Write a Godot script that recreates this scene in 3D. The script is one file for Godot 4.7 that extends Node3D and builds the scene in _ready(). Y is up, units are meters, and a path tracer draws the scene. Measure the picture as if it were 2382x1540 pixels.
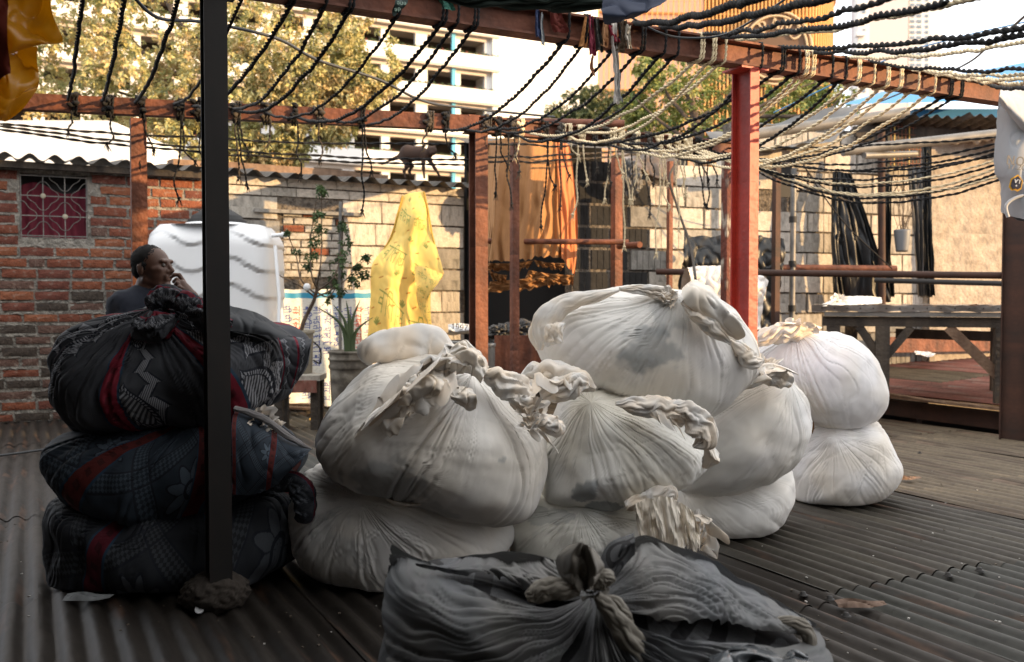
extends Node3D

# A laundry terrace: sacks of washing under a frame of drying ropes.
# Places are written in picture units (2382 x 1540) with a real depth in metres,
# or in metres along the terrace's own two axes E1 (along the beams) and E2 (along the floor ribs).
const FOCAL := 2200.0
const EYE := 0.95
const E1 := Vector3(0.891, 0, -0.454)
const E2 := Vector3(-0.454, 0, -0.891)
const UP := Vector3.UP
var pitch := atan(70.0 / 2200.0)
var noise := FastNoiseLite.new()
var fine := FastNoiseLite.new()
var rng := RandomNumberGenerator.new()
var used := {}
var M := {}

class G:
	var v := PackedVector3Array()
	var n := PackedVector3Array()
	var t := PackedVector2Array()
	var c := PackedColorArray()
	var i := PackedInt32Array()
	func tri(a: Vector3, b: Vector3, d: Vector3, ua := Vector2.ZERO, ub := Vector2.ZERO, ud := Vector2.ZERO) -> void:
		# a, b, d run counter-clockwise seen from outside
		var k := v.size()
		var nn := (b - a).cross(d - a).normalized()
		v.append(a); v.append(b); v.append(d)
		n.append(nn); n.append(nn); n.append(nn)
		t.append(ua); t.append(ub); t.append(ud)
		i.append(k); i.append(k + 2); i.append(k + 1)
	func quad(a: Vector3, b: Vector3, d: Vector3, e: Vector3) -> void:
		tri(a, b, d, Vector2(0, 1), Vector2(1, 1), Vector2(1, 0))
		tri(a, d, e, Vector2(0, 1), Vector2(1, 0), Vector2(0, 0))
	func box(at: Transform3D, s: Vector3) -> void:
		var h := s * 0.5
		var p: Array[Vector3] = []
		for k in 8:
			p.append(at * Vector3(h.x if k & 1 else -h.x, h.y if k & 2 else -h.y, h.z if k & 4 else -h.z))
		quad(p[4], p[5], p[7], p[6]); quad(p[1], p[0], p[2], p[3])
		quad(p[5], p[1], p[3], p[7]); quad(p[0], p[4], p[6], p[2])
		quad(p[6], p[7], p[3], p[2]); quad(p[0], p[1], p[5], p[4])
	func beam(a: Vector3, b: Vector3, w: float, h: float, up := Vector3.UP) -> void:
		var d := (b - a).normalized()
		var u := (up - d * up.dot(d)).normalized()
		box(Transform3D(Basis(d.cross(u), u, -d), (a + b) * 0.5), Vector3(w, h, a.distance_to(b)))
	func grid(nu: int, nv: int, p: PackedVector3Array, uv: PackedVector2Array, wrap_u := false, wrap_v := false, col := PackedColorArray()) -> void:
		var k0 := v.size()
		v.append_array(p)
		t.append_array(uv)
		if col.size():
			while c.size() < k0: c.append(Color.WHITE)
			c.append_array(col)
		var nn := PackedVector3Array()
		nn.resize(p.size())
		for j in nv:
			var j0 := (j - 1 + nv) % nv if wrap_v else maxi(j - 1, 0)
			var j1 := (j + 1) % nv if wrap_v else mini(j + 1, nv - 1)
			for k in nu:
				var i0 := (k - 1 + nu) % nu if wrap_u else maxi(k - 1, 0)
				var i1 := (k + 1) % nu if wrap_u else mini(k + 1, nu - 1)
				var du := p[j * nu + i1] - p[j * nu + i0]
				var dv := p[j1 * nu + k] - p[j0 * nu + k]
				var m := du.cross(dv)
				nn[j * nu + k] = m.normalized() if m.length_squared() > 1e-20 else Vector3.UP
		n.append_array(nn)
		for j in (nv if wrap_v else nv - 1):
			var j1 := (j + 1) % nv
			for k in (nu if wrap_u else nu - 1):
				var i1 := (k + 1) % nu
				var a := k0 + j * nu + k
				var b := k0 + j * nu + i1
				var d := k0 + j1 * nu + i1
				var e := k0 + j1 * nu + k
				i.append_array(PackedInt32Array([a, d, b, a, e, d]))
	func tube(pts: PackedVector3Array, radii: PackedFloat32Array, sides := 6, caps := true, squash := 1.0) -> void:
		var m := pts.size()
		if m < 2: return
		var p := PackedVector3Array()
		var uv := PackedVector2Array()
		var dir := (pts[1] - pts[0]).normalized()
		var s := dir.cross(Vector3.UP if absf(dir.y) < 0.9 else Vector3.RIGHT).normalized()
		var run := 0.0
		for j in m:
			var d := (pts[mini(j + 1, m - 1)] - pts[maxi(j - 1, 0)]).normalized()
			s = (s - d * s.dot(d)).normalized()
			var w := d.cross(s)
			if j: run += pts[j].distance_to(pts[j - 1])
			var r := radii[mini(j, radii.size() - 1)]
			for k in sides:
				var a := TAU * k / sides
				p.append(pts[j] + (s * cos(a) * squash + w * sin(a)) * r)
				uv.append(Vector2(float(k) / sides, run))
		grid(sides, m, p, uv, true)
		if caps:
			for e in 2:
				var o: int = 0 if e == 0 else (m - 1) * sides
				for k in range(1, sides - 1):
					if e == 0: tri(p[o], p[o + k + 1], p[o + k])
					else: tri(p[o], p[o + k], p[o + k + 1])
	func lathe(at: Transform3D, prof: PackedVector2Array, sides := 24) -> void:
		# profile x = radius, y = height, from the bottom up
		var p := PackedVector3Array()
		var uv := PackedVector2Array()
		for j in prof.size():
			for k in sides:
				var a := -TAU * k / sides
				p.append(at * Vector3(cos(a) * prof[j].x, prof[j].y, sin(a) * prof[j].x))
				uv.append(Vector2(float(k) / sides, float(j) / prof.size()))
		grid(sides, prof.size(), p, uv, true)
	func ball(at: Transform3D, r: Vector3, sides := 12, rings := 8) -> void:
		var prof := PackedVector2Array()
		for j in rings + 1:
			var a := PI * j / rings - PI / 2
			prof.append(Vector2(maxf(cos(a), 0.001), sin(a)))
		lathe(at * Transform3D(Basis.from_scale(r), Vector3.ZERO), prof, sides)
	func mesh() -> ArrayMesh:
		var a := []
		a.resize(Mesh.ARRAY_MAX)
		a[Mesh.ARRAY_VERTEX] = v
		a[Mesh.ARRAY_NORMAL] = n
		a[Mesh.ARRAY_TEX_UV] = t
		if c.size():
			while c.size() < v.size(): c.append(Color.WHITE)
			a[Mesh.ARRAY_COLOR] = c
		a[Mesh.ARRAY_INDEX] = i
		var am := ArrayMesh.new()
		if v.size(): am.add_surface_from_arrays(Mesh.PRIMITIVE_TRIANGLES, a)
		return am

# ---------- places ----------
func px(u: float, w: float, z: float) -> Vector3:
	var d := Vector3((u - 1191.0) / FOCAL, -(w - 770.0) / FOCAL, -1.0)
	d = d.rotated(Vector3.RIGHT, -pitch)
	return Vector3(0, EYE, 0) + d * (z / -d.z)
func fl(u: float, w: float, h := 0.0) -> Vector3:      # where the ray meets the level h
	var d := Vector3((u - 1191.0) / FOCAL, -(w - 770.0) / FOCAL, -1.0).rotated(Vector3.RIGHT, -pitch)
	return Vector3(0, EYE, 0) + d * ((h - EYE) / d.y)
func g2(a: float, b: float, h := 0.0) -> Vector3:
	return E1 * a + E2 * b + UP * h
func face(at: Vector3, yaw := 0.0) -> Transform3D:
	return Transform3D(Basis(UP, yaw), at)
func spline(p: PackedVector3Array, count: int) -> PackedVector3Array:
	var o := PackedVector3Array()
	var m := p.size()
	for k in count:
		var f := float(k) / (count - 1) * (m - 1)
		var a := mini(int(f), m - 2)
		var w := f - a
		o.append(p[a].cubic_interpolate(p[a + 1], p[maxi(a - 1, 0)], p[mini(a + 2, m - 1)], w))
	return o

# ---------- naming ----------
func numbered(called: String) -> String:
	var k: int = used.get(called, -1) + 1
	used[called] = k
	return called if k == 0 else "%s_%03d" % [called, k]
func tag(o: Node3D, label: String, category: String, group := "") -> void:
	o.set_meta("label", label)
	o.set_meta("category", category)
	if group: o.set_meta("group", group)
func thing(called: String, label: String, category: String, at := Transform3D(), group := "") -> Node3D:
	var o := Node3D.new()
	o.name = numbered(called)
	add_child(o)
	o.transform = at
	tag(o, label, category, group)
	return o
func part(called: String, g: G, m: Material, parent: Node3D) -> MeshInstance3D:
	return put(called, g.mesh(), m, parent)
func put(called: String, mesh: Mesh, m: Material, parent: Node3D, at := Transform3D()) -> MeshInstance3D:
	var o := MeshInstance3D.new()
	if parent == self:
		o.name = numbered(called)
	else:
		var counts: Dictionary = parent.get_meta("counts", {})
		var k: int = counts.get(called, -1) + 1
		counts[called] = k
		parent.set_meta("counts", counts)
		o.name = called if k == 0 else "%s_%03d" % [called, k]
	o.mesh = mesh
	o.material_override = m
	o.transform = at
	parent.add_child(o, true)
	return o
func struct(called: String, g: G, m: Material) -> MeshInstance3D:
	var o := part(called, g, m, self)
	o.set_meta("kind", "structure")
	return o
# parts are built in world places; this moves them under a thing whose base stands at its own place
func settle(o: Node3D, base: Vector3) -> void:
	for ch in o.get_children():
		ch.position -= base
	o.position = base

# ---------- materials ----------
func lin(r: float, g: float, b: float) -> Color:
	return Color(r, g, b).linear_to_srgb()
func mat(called: String, c: Color, rough := 0.85, metal := 0.0, tex: Texture2D = null, scale := 1.0, normal: Texture2D = null, depth := 1.0) -> StandardMaterial3D:
	var m := StandardMaterial3D.new()
	m.resource_name = called
	m.albedo_color = c
	m.roughness = rough
	m.metallic = metal
	if tex:
		m.albedo_texture = tex
	if normal:
		m.normal_enabled = true
		m.normal_texture = normal
		m.normal_scale = depth
	if (tex or normal) and scale > 0.0:
		m.uv1_triplanar = true
		m.uv1_scale = Vector3.ONE * scale
	M[called] = m
	return m
# a picture of layered noise between colours (linear values), tiling by blending is not needed: few repeats fit a surface
func speckle(size: int, cols: Array, freq: float, octaves: int, seed_: int, contrast := 1.0, stretch := Vector2.ONE, spots := 0.0, spot_col := Color.BLACK) -> ImageTexture:
	var f := FastNoiseLite.new()
	f.seed = seed_
	f.frequency = freq
	f.fractal_octaves = octaves
	var f2 := FastNoiseLite.new()
	f2.seed = seed_ + 77
	f2.frequency = freq * 7.0
	f2.fractal_octaves = 2
	var im := Image.create(size, size, false, Image.FORMAT_RGB8)
	var r := float(size) / TAU
	for y in size:
		for x in size:
			# wraps round a torus in x, mirrored in y
			var yy := float(y) * stretch.y
			var a := float(x) / size * TAU
			var q := f.get_noise_3d(cos(a) * r * stretch.x, sin(a) * r * stretch.x, yy)
			var w := clampf(0.5 + q * contrast, 0.0, 0.999) * (cols.size() - 1)
			var k := int(w)
			var col: Color = (cols[k] as Color).lerp(cols[k + 1], w - k)
			var q2 := f2.get_noise_3d(cos(a) * r, sin(a) * r, float(y))
			col = col * (1.0 + q2 * 0.22)
			if spots > 0.0 and q2 > 1.0 - spots:
				col = spot_col
			col.a = 1.0
			im.set_pixel(x, y, col.linear_to_srgb())
	return ImageTexture.create_from_image(im)
func bumps(size: int, freq: float, octaves: int, seed_: int, stretch := Vector2.ONE, strength := 4.0) -> ImageTexture:
	var f := FastNoiseLite.new()
	f.seed = seed_
	f.frequency = freq
	f.fractal_octaves = octaves
	var im := Image.create(size, size, false, Image.FORMAT_RGBA8)
	var r := float(size) / TAU
	for y in size:
		for x in size:
			var a := float(x) / size * TAU
			var q := clampf(0.5 + 0.8 * f.get_noise_3d(cos(a) * r * stretch.x, sin(a) * r * stretch.x, float(y) * stretch.y), 0, 1)
			im.set_pixel(x, y, Color(q, q, q))
	im.bump_map_to_normal_map(strength)
	return ImageTexture.create_from_image(im)

func _ready() -> void:
	rng.seed = 11
	noise.seed = 3
	noise.frequency = 1.0
	noise.fractal_octaves = 2
	fine.seed = 9
	fine.frequency = 1.0
	fine.fractal_octaves = 1
	# --- camera, sky, sun, exposure ---
	var cam := Camera3D.new()
	cam.name = "camera"
	cam.fov = rad_to_deg(2.0 * atan(770.0 / FOCAL))
	cam.near = 0.05
	cam.far = 1500.0
	cam.position = Vector3(0, EYE, 0)
	cam.rotation.x = -pitch
	add_child(cam)
	cam.current = true
	var lens_ := CameraAttributesPhysical.new()
	lens_.frustum_focal_length = 33.0
	lens_.frustum_focus_distance = 3.3
	lens_.exposure_aperture = 4.5
	cam.attributes = lens_
	cam.fov = rad_to_deg(2.0 * atan(770.0 / FOCAL))
	cam.near = 0.05
	cam.far = 1500.0
	var we := WorldEnvironment.new()
	we.name = "daylight"
	var env := Environment.new()
	env.background_mode = Environment.BG_SKY
	var sky := Sky.new()
	var sm := ProceduralSkyMaterial.new()
	sm.sky_top_color = Color(0.91, 0.905, 0.90)
	sm.sky_horizon_color = Color(0.84, 0.89, 0.96)
	sm.sky_curve = 0.18
	sm.ground_bottom_color = Color(0.35, 0.30, 0.26)
	sm.ground_horizon_color = Color(0.80, 0.78, 0.74)
	sm.sun_angle_max = 40.0
	sm.sun_curve = 0.3
	sky.sky_material = sm
	env.sky = sky
	env.tonemap_mode = Environment.TONE_MAPPER_LINEAR
	env.tonemap_exposure = 2.15
	env.background_energy_multiplier = 1.3
	env.sdfgi_enabled = true
	env.ssao_enabled = true
	env.ssil_enabled = true
	we.environment = env
	add_child(we)
	var sun := DirectionalLight3D.new()
	sun.name = "sun"
	sun.light_energy = 1.25
	sun.light_color = Color(1.0, 0.83, 0.60)
	sun.light_angular_distance = 0.5
	sun.shadow_enabled = true
	var to_sun := (E1 * 0.68 - E2 * 0.73).normalized() + UP * 0.15
	sun.transform = Transform3D(Basis.looking_at(-to_sun.normalized(), UP), Vector3.ZERO)
	add_child(sun)
	make_materials()
	build_ground()
	build_far()
	build_walls()
	build_frame()
	build_ropes()
	build_sacks()
	build_things()
	for o in find_children("*", "Node3D", true, false):
		if o.has_meta("counts"): o.remove_meta("counts")

func make_materials() -> void:
	var c := func(r, g, b): return Color(r, g, b)
	var rust_t := speckle(256, [c.call(.050, .022, .015), c.call(.115, .041, .024), c.call(.18, .063, .034), c.call(.25, .092, .050)], 0.02, 4, 5, 0.75, Vector2(1, .45), .12, c.call(.04, .02, .015))
	var bump := bumps(256, 0.06, 3, 8, Vector2.ONE, 3.0)
	mat("rust", Color.WHITE, 0.72, 0.1, rust_t, 1.6, bump, 0.5)
	var red_t := speckle(256, [c.call(.22, .018, .012), c.call(.40, .034, .020), c.call(.48, .052, .028)], 0.02, 4, 15, 0.7, Vector2(1, .3), .1, c.call(.10, .03, .02))
	mat("red_paint", Color.WHITE, 0.5, 0.0, red_t, 1.4, bump, 0.25)
	var peel := speckle(256, [c.call(.10, .03, .02), c.call(.16, .045, .03), c.call(.10, .035, .025), c.call(.42, .38, .32)], 0.035, 4, 25, 1.1, Vector2(1, .35))
	mat("peeling_paint", Color.WHITE, 0.8, 0.0, peel, 1.5, bump, 0.6)
	mat("dark_steel", Color.WHITE, 0.75, 0.1, speckle(128, [c.call(.022, .014, .011), c.call(.05, .022, .014), c.call(.075, .03, .018)], 0.03, 3, 6, 0.7), 1.5)
	mat("post_black", Color.WHITE, 0.7, 0.0, speckle(128, [c.call(.004, .003, .003), c.call(.008, .006, .005), c.call(.020, .010, .007)], 0.03, 4, 9, 0.9, Vector2(1, .3)), 2.5)
	mat("black_iron", lin(.018, .016, .015), 0.6, 0.2)
	mat("grey_pipe", Color.WHITE, 0.5, 0.2, speckle(128, [c.call(.10, .10, .10), c.call(.17, .165, .155), c.call(.22, .2, .18)], 0.03, 3, 7, 0.8), 1.5)
	# floor sheets: grey, dark brown, lighter tan, rusty
	var fb := bumps(256, 0.05, 3, 31, Vector2(1, .3), 2.0)
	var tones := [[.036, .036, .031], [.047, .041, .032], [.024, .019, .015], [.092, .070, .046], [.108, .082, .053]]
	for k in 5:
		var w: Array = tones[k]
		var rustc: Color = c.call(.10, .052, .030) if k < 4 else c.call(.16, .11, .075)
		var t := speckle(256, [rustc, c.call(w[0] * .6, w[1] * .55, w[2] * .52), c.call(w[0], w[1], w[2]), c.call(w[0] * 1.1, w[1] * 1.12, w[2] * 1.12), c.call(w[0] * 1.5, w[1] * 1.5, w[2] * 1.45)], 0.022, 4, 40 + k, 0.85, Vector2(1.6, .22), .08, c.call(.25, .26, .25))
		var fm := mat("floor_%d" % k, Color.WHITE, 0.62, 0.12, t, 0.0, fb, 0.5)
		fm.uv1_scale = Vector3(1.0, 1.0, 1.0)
	mat("red_deck", Color.WHITE, 0.8, 0.0, speckle(256, [c.call(.10, .05, .035), c.call(.20, .075, .055), c.call(.24, .10, .075), c.call(.20, .16, .13)], 0.02, 4, 51, 0.9, Vector2(1, .2)), 0.0)
	mat("earth", Color.WHITE, 0.95, 0.0, speckle(128, [c.call(.05, .04, .03), c.call(.10, .085, .07)], 0.03, 3, 61), 0.2)
	# masonry
	var rough := bumps(256, 0.05, 5, 70, Vector2.ONE, 6.0)
	for k in 6:
		var a: Array = [[.19, .060, .030], [.155, .048, .027], [.125, .040, .027], [.21, .073, .036], [.105, .057, .044], [.052, .039, .031]][k]
		mat("brick_%d" % k, Color.WHITE, 0.95, 0.0, speckle(128, [c.call(a[0] * .55, a[1] * .6, a[2] * .7), c.call(a[0], a[1], a[2]), c.call(a[0] * 1.15, a[1] * 1.2, a[2] * 1.2), c.call(.30, .24, .20)], 0.03, 4, 80 + k, 0.6), 3.0, rough, 0.8)
	mat("mortar", Color.WHITE, 1.0, 0.0, speckle(256, [c.call(.13, .12, .105), c.call(.23, .215, .19), c.call(.31, .29, .255)], 0.03, 5, 90, 0.9), 2.0, rough, 1.2)
	mat("dark_mortar", Color.WHITE, 1.0, 0.0, speckle(256, [c.call(.05, .042, .035), c.call(.13, .11, .09), c.call(.2, .17, .14)], 0.03, 5, 91, 0.9), 2.0, rough, 1.2)
	for k in 4:
		var a: Array = [[.54, .49, .425], [.40, .37, .325], [.24, .228, .207], [.022, .021, .021]][k]
		mat("block_%d" % k, Color.WHITE, 0.95, 0.0, speckle(256, [c.call(a[0] * .55, a[1] * .55, a[2] * .55), c.call(a[0] * .85, a[1] * .85, a[2] * .84), c.call(a[0], a[1], a[2]), c.call(a[0] * 1.12, a[1] * 1.12, a[2] * 1.12)], 0.018, 5, 100 + k, 0.9, Vector2(1.5, .5)), 1.6, rough, 0.22)
	mat("plaster", Color.WHITE, 0.95, 0.0, speckle(256, [c.call(.27, .225, .175), c.call(.40, .34, .27), c.call(.49, .42, .34)], 0.02, 5, 110, 0.8), 1.2, rough, 0.4)
	mat("asbestos", Color.WHITE, 0.95, 0.0, speckle(256, [c.call(.035, .032, .028), c.call(.075, .066, .056), c.call(.12, .105, .09)], 0.03, 4, 120, 0.9), 1.2, rough, 0.6)
	mat("white_wall", lin(.82, .80, .76), 0.9)
	mat("beige_wall", lin(.60, .52, .44), 0.9)
	mat("dark_inside", lin(.085, .066, .05), 0.9)
	mat("sky_blue", lin(.10, .42, .62), 0.6)
	mat("black", lin(.012, .012, .013), 0.7)
	mat("wood", Color.WHITE, 0.9, 0.0, speckle(256, [c.call(.10, .06, .04), c.call(.22, .14, .09), c.call(.32, .22, .15)], 0.02, 4, 130, 0.9, Vector2(1.2, .1)), 1.2, rough, 0.4)
	mat("old_wood", Color.WHITE, 0.9, 0.0, speckle(256, [c.call(.022, .018, .015), c.call(.05, .04, .032), c.call(.09, .07, .052)], 0.02, 4, 131, 0.9, Vector2(1.2, .1)), 1.2, rough, 0.4)
	# ropes
	mat("black_rope", lin(.006, .006, .007), 0.9)
	mat("grey_rope", lin(.055, .045, .036), 0.9)
	mat("cream_rope", lin(.70, .58, .38), 0.8)
	mat("yellow_rope", lin(.62, .42, .10), 0.6)
	mat("cable", lin(.03, .034, .04), 0.5)
	# cloth
	var crease := bumps(512, 0.014, 4, 171, Vector2(1.0, .45), 5.0)
	mat("white_cloth", Color.WHITE, 0.8, 0.0, null, 2.2, crease, 0.14).vertex_color_use_as_albedo = true
	mat("ruffle_cloth", Color.WHITE, 0.75, 0.0, null, 3.0, crease, 0.2).vertex_color_use_as_albedo = true
	M.ruffle_cloth.backlight_enabled = true
	M.ruffle_cloth.backlight = Color(.17, .13, .09)
	mat("leaf", Color.WHITE, 0.6).vertex_color_use_as_albedo = true
	M.leaf.backlight_enabled = true
	M.leaf.backlight = Color(.30, .32, .08)
	mat("bark", Color.WHITE, 0.95, 0.0, speckle(128, [c.call(.06, .042, .03), c.call(.14, .10, .07)], 0.04, 3, 140), 1.0, rough, 0.8)
	mat("blue_sheet", lin(.03, .22, .46), 0.5)
	mat("white_plastic", lin(.74, .76, .78), 0.35)
	mat("grey_tarp", Color.WHITE, 0.5, 0.0, speckle(128, [c.call(.03, .033, .036), c.call(.075, .072, .07), c.call(.12, .11, .10)], 0.02, 3, 150, 0.8), 0.7)
	mat("black_sheet", lin(.012, .013, .014), 0.45)

# ---------- ground and floor ----------
func corrugated(width: float, length: float, rows: int, pitch_: float, depth: float, groove := 1.0, phase := 0.0, lift := 0.0, dents := 0.0) -> G:
	# a sheet lying on x (across the ribs) and -z (along them)
	var g := G.new()
	var per := 10
	var nu := int(width / pitch_ * per) + 1
	var p := PackedVector3Array()
	var uv := PackedVector2Array()
	for j in rows:
		var f := float(j) / (rows - 1)
		for k in nu:
			var x := float(k) / per * pitch_
			var w := TAU * float(k) / per + phase
			var y := cos(w) if groove <= 1.0 else 1.0 - 2.0 * pow(absf(sin(w * 0.5)), groove)
			y *= depth * 0.5
			y += lift * (1.0 - f)
			if dents > 0.0: y += dents * noise.get_noise_3d(x * 2.2 + phase * 9.0, f * length * 1.2, phase * 31.0)
			p.append(Vector3(x, y, -f * length))
			uv.append(Vector2(x * 0.9 + phase, f * length * 0.9 + phase))
	g.grid(nu, rows, p, uv)
	return g

func build_ground() -> void:
	var g := G.new()
	g.box(face(Vector3(0, -3.1, -300)), Vector3(2400, 1.0, 2400))
	struct("ground", g, M.earth)
	var floor_ := Node3D.new()
	floor_.name = "floor"
	add_child(floor_)
	floor_.set_meta("kind", "structure")
	var b := Basis(E1, UP, -E2)
	var wide := 0.798
	var meshes := []
	for k in 5: meshes.append(corrugated(wide, 2.44, 9, 0.076, 0.020, 2.8 if k < 4 else 2.2, k * 0.0, 0.006, 0.006 + k * .0005).mesh())
	for col in 15:
		for row in 6:
			var a := -4.55 + col * 0.76
			var d := -4.98 + row * 2.4 + rng.randf_range(-.05, .05)
			if a > 5.5: continue
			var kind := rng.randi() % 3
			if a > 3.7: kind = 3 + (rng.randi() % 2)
			elif a < -0.6 or rng.randf() < 0.15: kind = 2  # left sheets darker, deepening the shade there by colour
			var at := Transform3D(b, g2(a, d, -0.010 + (col % 2) * 0.0025 + row * 0.0004))
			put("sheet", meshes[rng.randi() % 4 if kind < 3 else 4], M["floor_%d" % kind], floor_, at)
	var bolt := G.new()
	bolt.lathe(Transform3D(), PackedVector2Array([Vector2(.016, 0), Vector2(.016, .003), Vector2(.010, .004), Vector2(.009, .012), Vector2(.001, .013)]), 8)
	var bm := bolt.mesh()
	for q in [[2205, 1340], [2278, 1328], [1968, 1434], [2140, 1055], [2065, 1012], [1868, 1385], [1930, 1395]]:
		put("bolt", bm, M.black_iron, floor_, face(fl(q[0], q[1], 0.006)))
	# edge beam of the terrace and the void beside it
	var e := G.new()
	e.box(Transform3D(b, g2(6.10, 1.5, -0.09)), Vector3(0.10, 0.14, 14.0))
	struct("terrace_edge_beam", e, M.dark_steel)
	var ul := G.new()
	ul.box(Transform3D(b, g2(0.6, 1.9, -0.075)), Vector3(11.0, 0.02, 13.6))
	struct("added_underlay", ul, M.old_wood)  # dark board added so bright ground does not show at sheet joints
	var vo := G.new()
	vo.box(Transform3D(b, g2(7.6, 3.0, -1.4)), Vector3(0.2, 2.7, 12.0))
	struct("added_void_wall", vo, M.black)  # black faces added to stand in for the shade of the void
	vo = G.new()
	vo.box(Transform3D(b, g2(6.8, 3.0, -2.45)), Vector3(1.6, 0.06, 12.0))
	struct("added_void_floor", vo, M.black)
	# second, lower-pitched deck behind: red sheets rising away from us
	var deck := Node3D.new()
	deck.name = "red_roof_deck"
	add_child(deck)
	deck.set_meta("kind", "structure")
	var slope := atan(0.24 / 4.0)
	for col in 6:
		for row in 4:
			var a := 6.35 + col * 0.76
			var d := -1.5 + row * 2.4
			var s := corrugated(0.80, 2.44, 3, 0.076, 0.017, 1.8, 0.0, 0.005, 0.004)
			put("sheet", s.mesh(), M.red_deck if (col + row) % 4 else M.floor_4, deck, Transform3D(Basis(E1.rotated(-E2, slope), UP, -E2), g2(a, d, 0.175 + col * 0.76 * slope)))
	var pl := G.new()
	pl.box(Transform3D(b, g2(6.30, 3.0, 0.165)), Vector3(0.09, 0.022, 9.0))
	put("edge_plank", pl.mesh(), M.wood, deck)
	var gd := G.new()
	gd.box(Transform3D(b, g2(6.42, 3.0, 0.06)), Vector3(0.06, 0.13, 9.0))
	gd.box(Transform3D(b, g2(6.6, 3.0, -0.2)), Vector3(0.06, 0.05, 9.0))
	put("girder", gd.mesh(), M.dark_steel, deck)
	var vs := G.new()
	for k in 9:
		vs.box(Transform3D(b, g2(6.6 + (k % 2) * .5, -.5 + k * 1.0, -1.3)), Vector3(0.07, 2.6, 0.07))
	put("prop", vs.mesh(), M.dark_steel, deck).set_meta("kind", "stuff")
	# unseen shelter, shaped to darken the left; added walls at right blocking the sun
	var r := G.new()
	r.box(face(Vector3(-3.4, 2.62, .5)), Vector3(5.7, 0.06, 9.0))
	r.box(face(Vector3(.05, 2.622, 2.0)), Vector3(1.2, 0.06, 6.0))
	r.box(face(Vector3(1.655, 2.622, 2.3)), Vector3(2.0, 0.06, 5.4))
	struct("unseen_shelter_roof", r, M.asbestos)
	var w := G.new()
	w.box(face(Vector3(-1.8, 0.9, 2.6)), Vector3(8.8, 3.6, 0.2))
	w.box(face(Vector3(-6.2, 0.9, 0.0)), Vector3(0.2, 3.8, 9.6))
	struct("unseen_shelter_wall", w, M.dark_mortar)
	var h := G.new()
	h.box(face(Vector3(6.7, .4, 4.4)), Vector3(0.4, 7.0, 11.2))
	struct("sun_blocker_tall", h, M.dark_mortar)  # unseen wall added to keep the sun off the foreground
	var lw := G.new()
	lw.box(face(Vector3(6.65, 0.21, -2.0)), Vector3(0.3, 2.82, 1.7))  # low block added so the sun reaches only the upper sacks
	lw.box(face(Vector3(6.66, 2.2, -1.49)), Vector3(0.3, 1.5, .25))  # narrow pillar added to shade the seated man
	struct("sun_blocker_low", lw, M.dark_mortar)
	var up := G.new()
	up.box(face(Vector3(6.65, 2.55, -3.72)), Vector3(0.3, 2.3, 1.04))
	struct("sun_blocker_panel", up, M.dark_mortar)  # raised block added out of view to shade the brick wall

# ---------- walls ----------
func piece_mesh(s: Vector3, seed_: int, rough: float) -> ArrayMesh:
	# a brick or block with an uneven face and worn edges: x, y centred, front face at +z
	var g := G.new()
	var nx := 5
	var ny := 4
	var p := PackedVector3Array()
	var uv := PackedVector2Array()
	for j in ny:
		for k in nx:
			var fx := float(k) / (nx - 1) * 2 - 1
			var fy := float(j) / (ny - 1) * 2 - 1
			var edge := maxf(absf(fx), absf(fy))
			var w := noise.get_noise_3d(fx * 1.7 + seed_ * 5.1, fy * 1.9, seed_ * 3.3)
			var w2 := noise.get_noise_3d(fx * 1.3 + 40.0, fy * 1.6 + seed_ * 7.0, seed_ * 2.0)
			var z := s.z * 0.5 + rough * w - (rough * 0.8 if edge > 0.99 else 0.0)
			p.append(Vector3(fx * s.x * 0.5 + rough * 1.1 * w2 * absf(fx), fy * s.y * 0.5 + rough * w * 0.9 * absf(fy), z))
			uv.append(Vector2(fx, fy))
	g.grid(nx, ny, p, uv)
	var ring: Array[int] = []
	for k in nx: ring.append(k)
	for j in range(1, ny): ring.append(j * nx + nx - 1)
	for k in range(nx - 2, -1, -1): ring.append((ny - 1) * nx + k)
	for j in range(ny - 2, 0, -1): ring.append(j * nx)
	for k in ring.size():
		var a := p[ring[k]]
		var b := p[ring[(k + 1) % ring.size()]]
		var a2 := Vector3(a.x, a.y, -s.z * 0.5)
		var b2 := Vector3(b.x, b.y, -s.z * 0.5)
		g.quad(a2, b2, b, a)
	return g.mesh()

func wall_at(base: Vector3, along: Vector3) -> Transform3D:
	# x runs along the wall, y up, z out of it towards us
	return Transform3D(Basis(along.normalized(), UP, along.normalized().cross(UP)), base)

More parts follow.
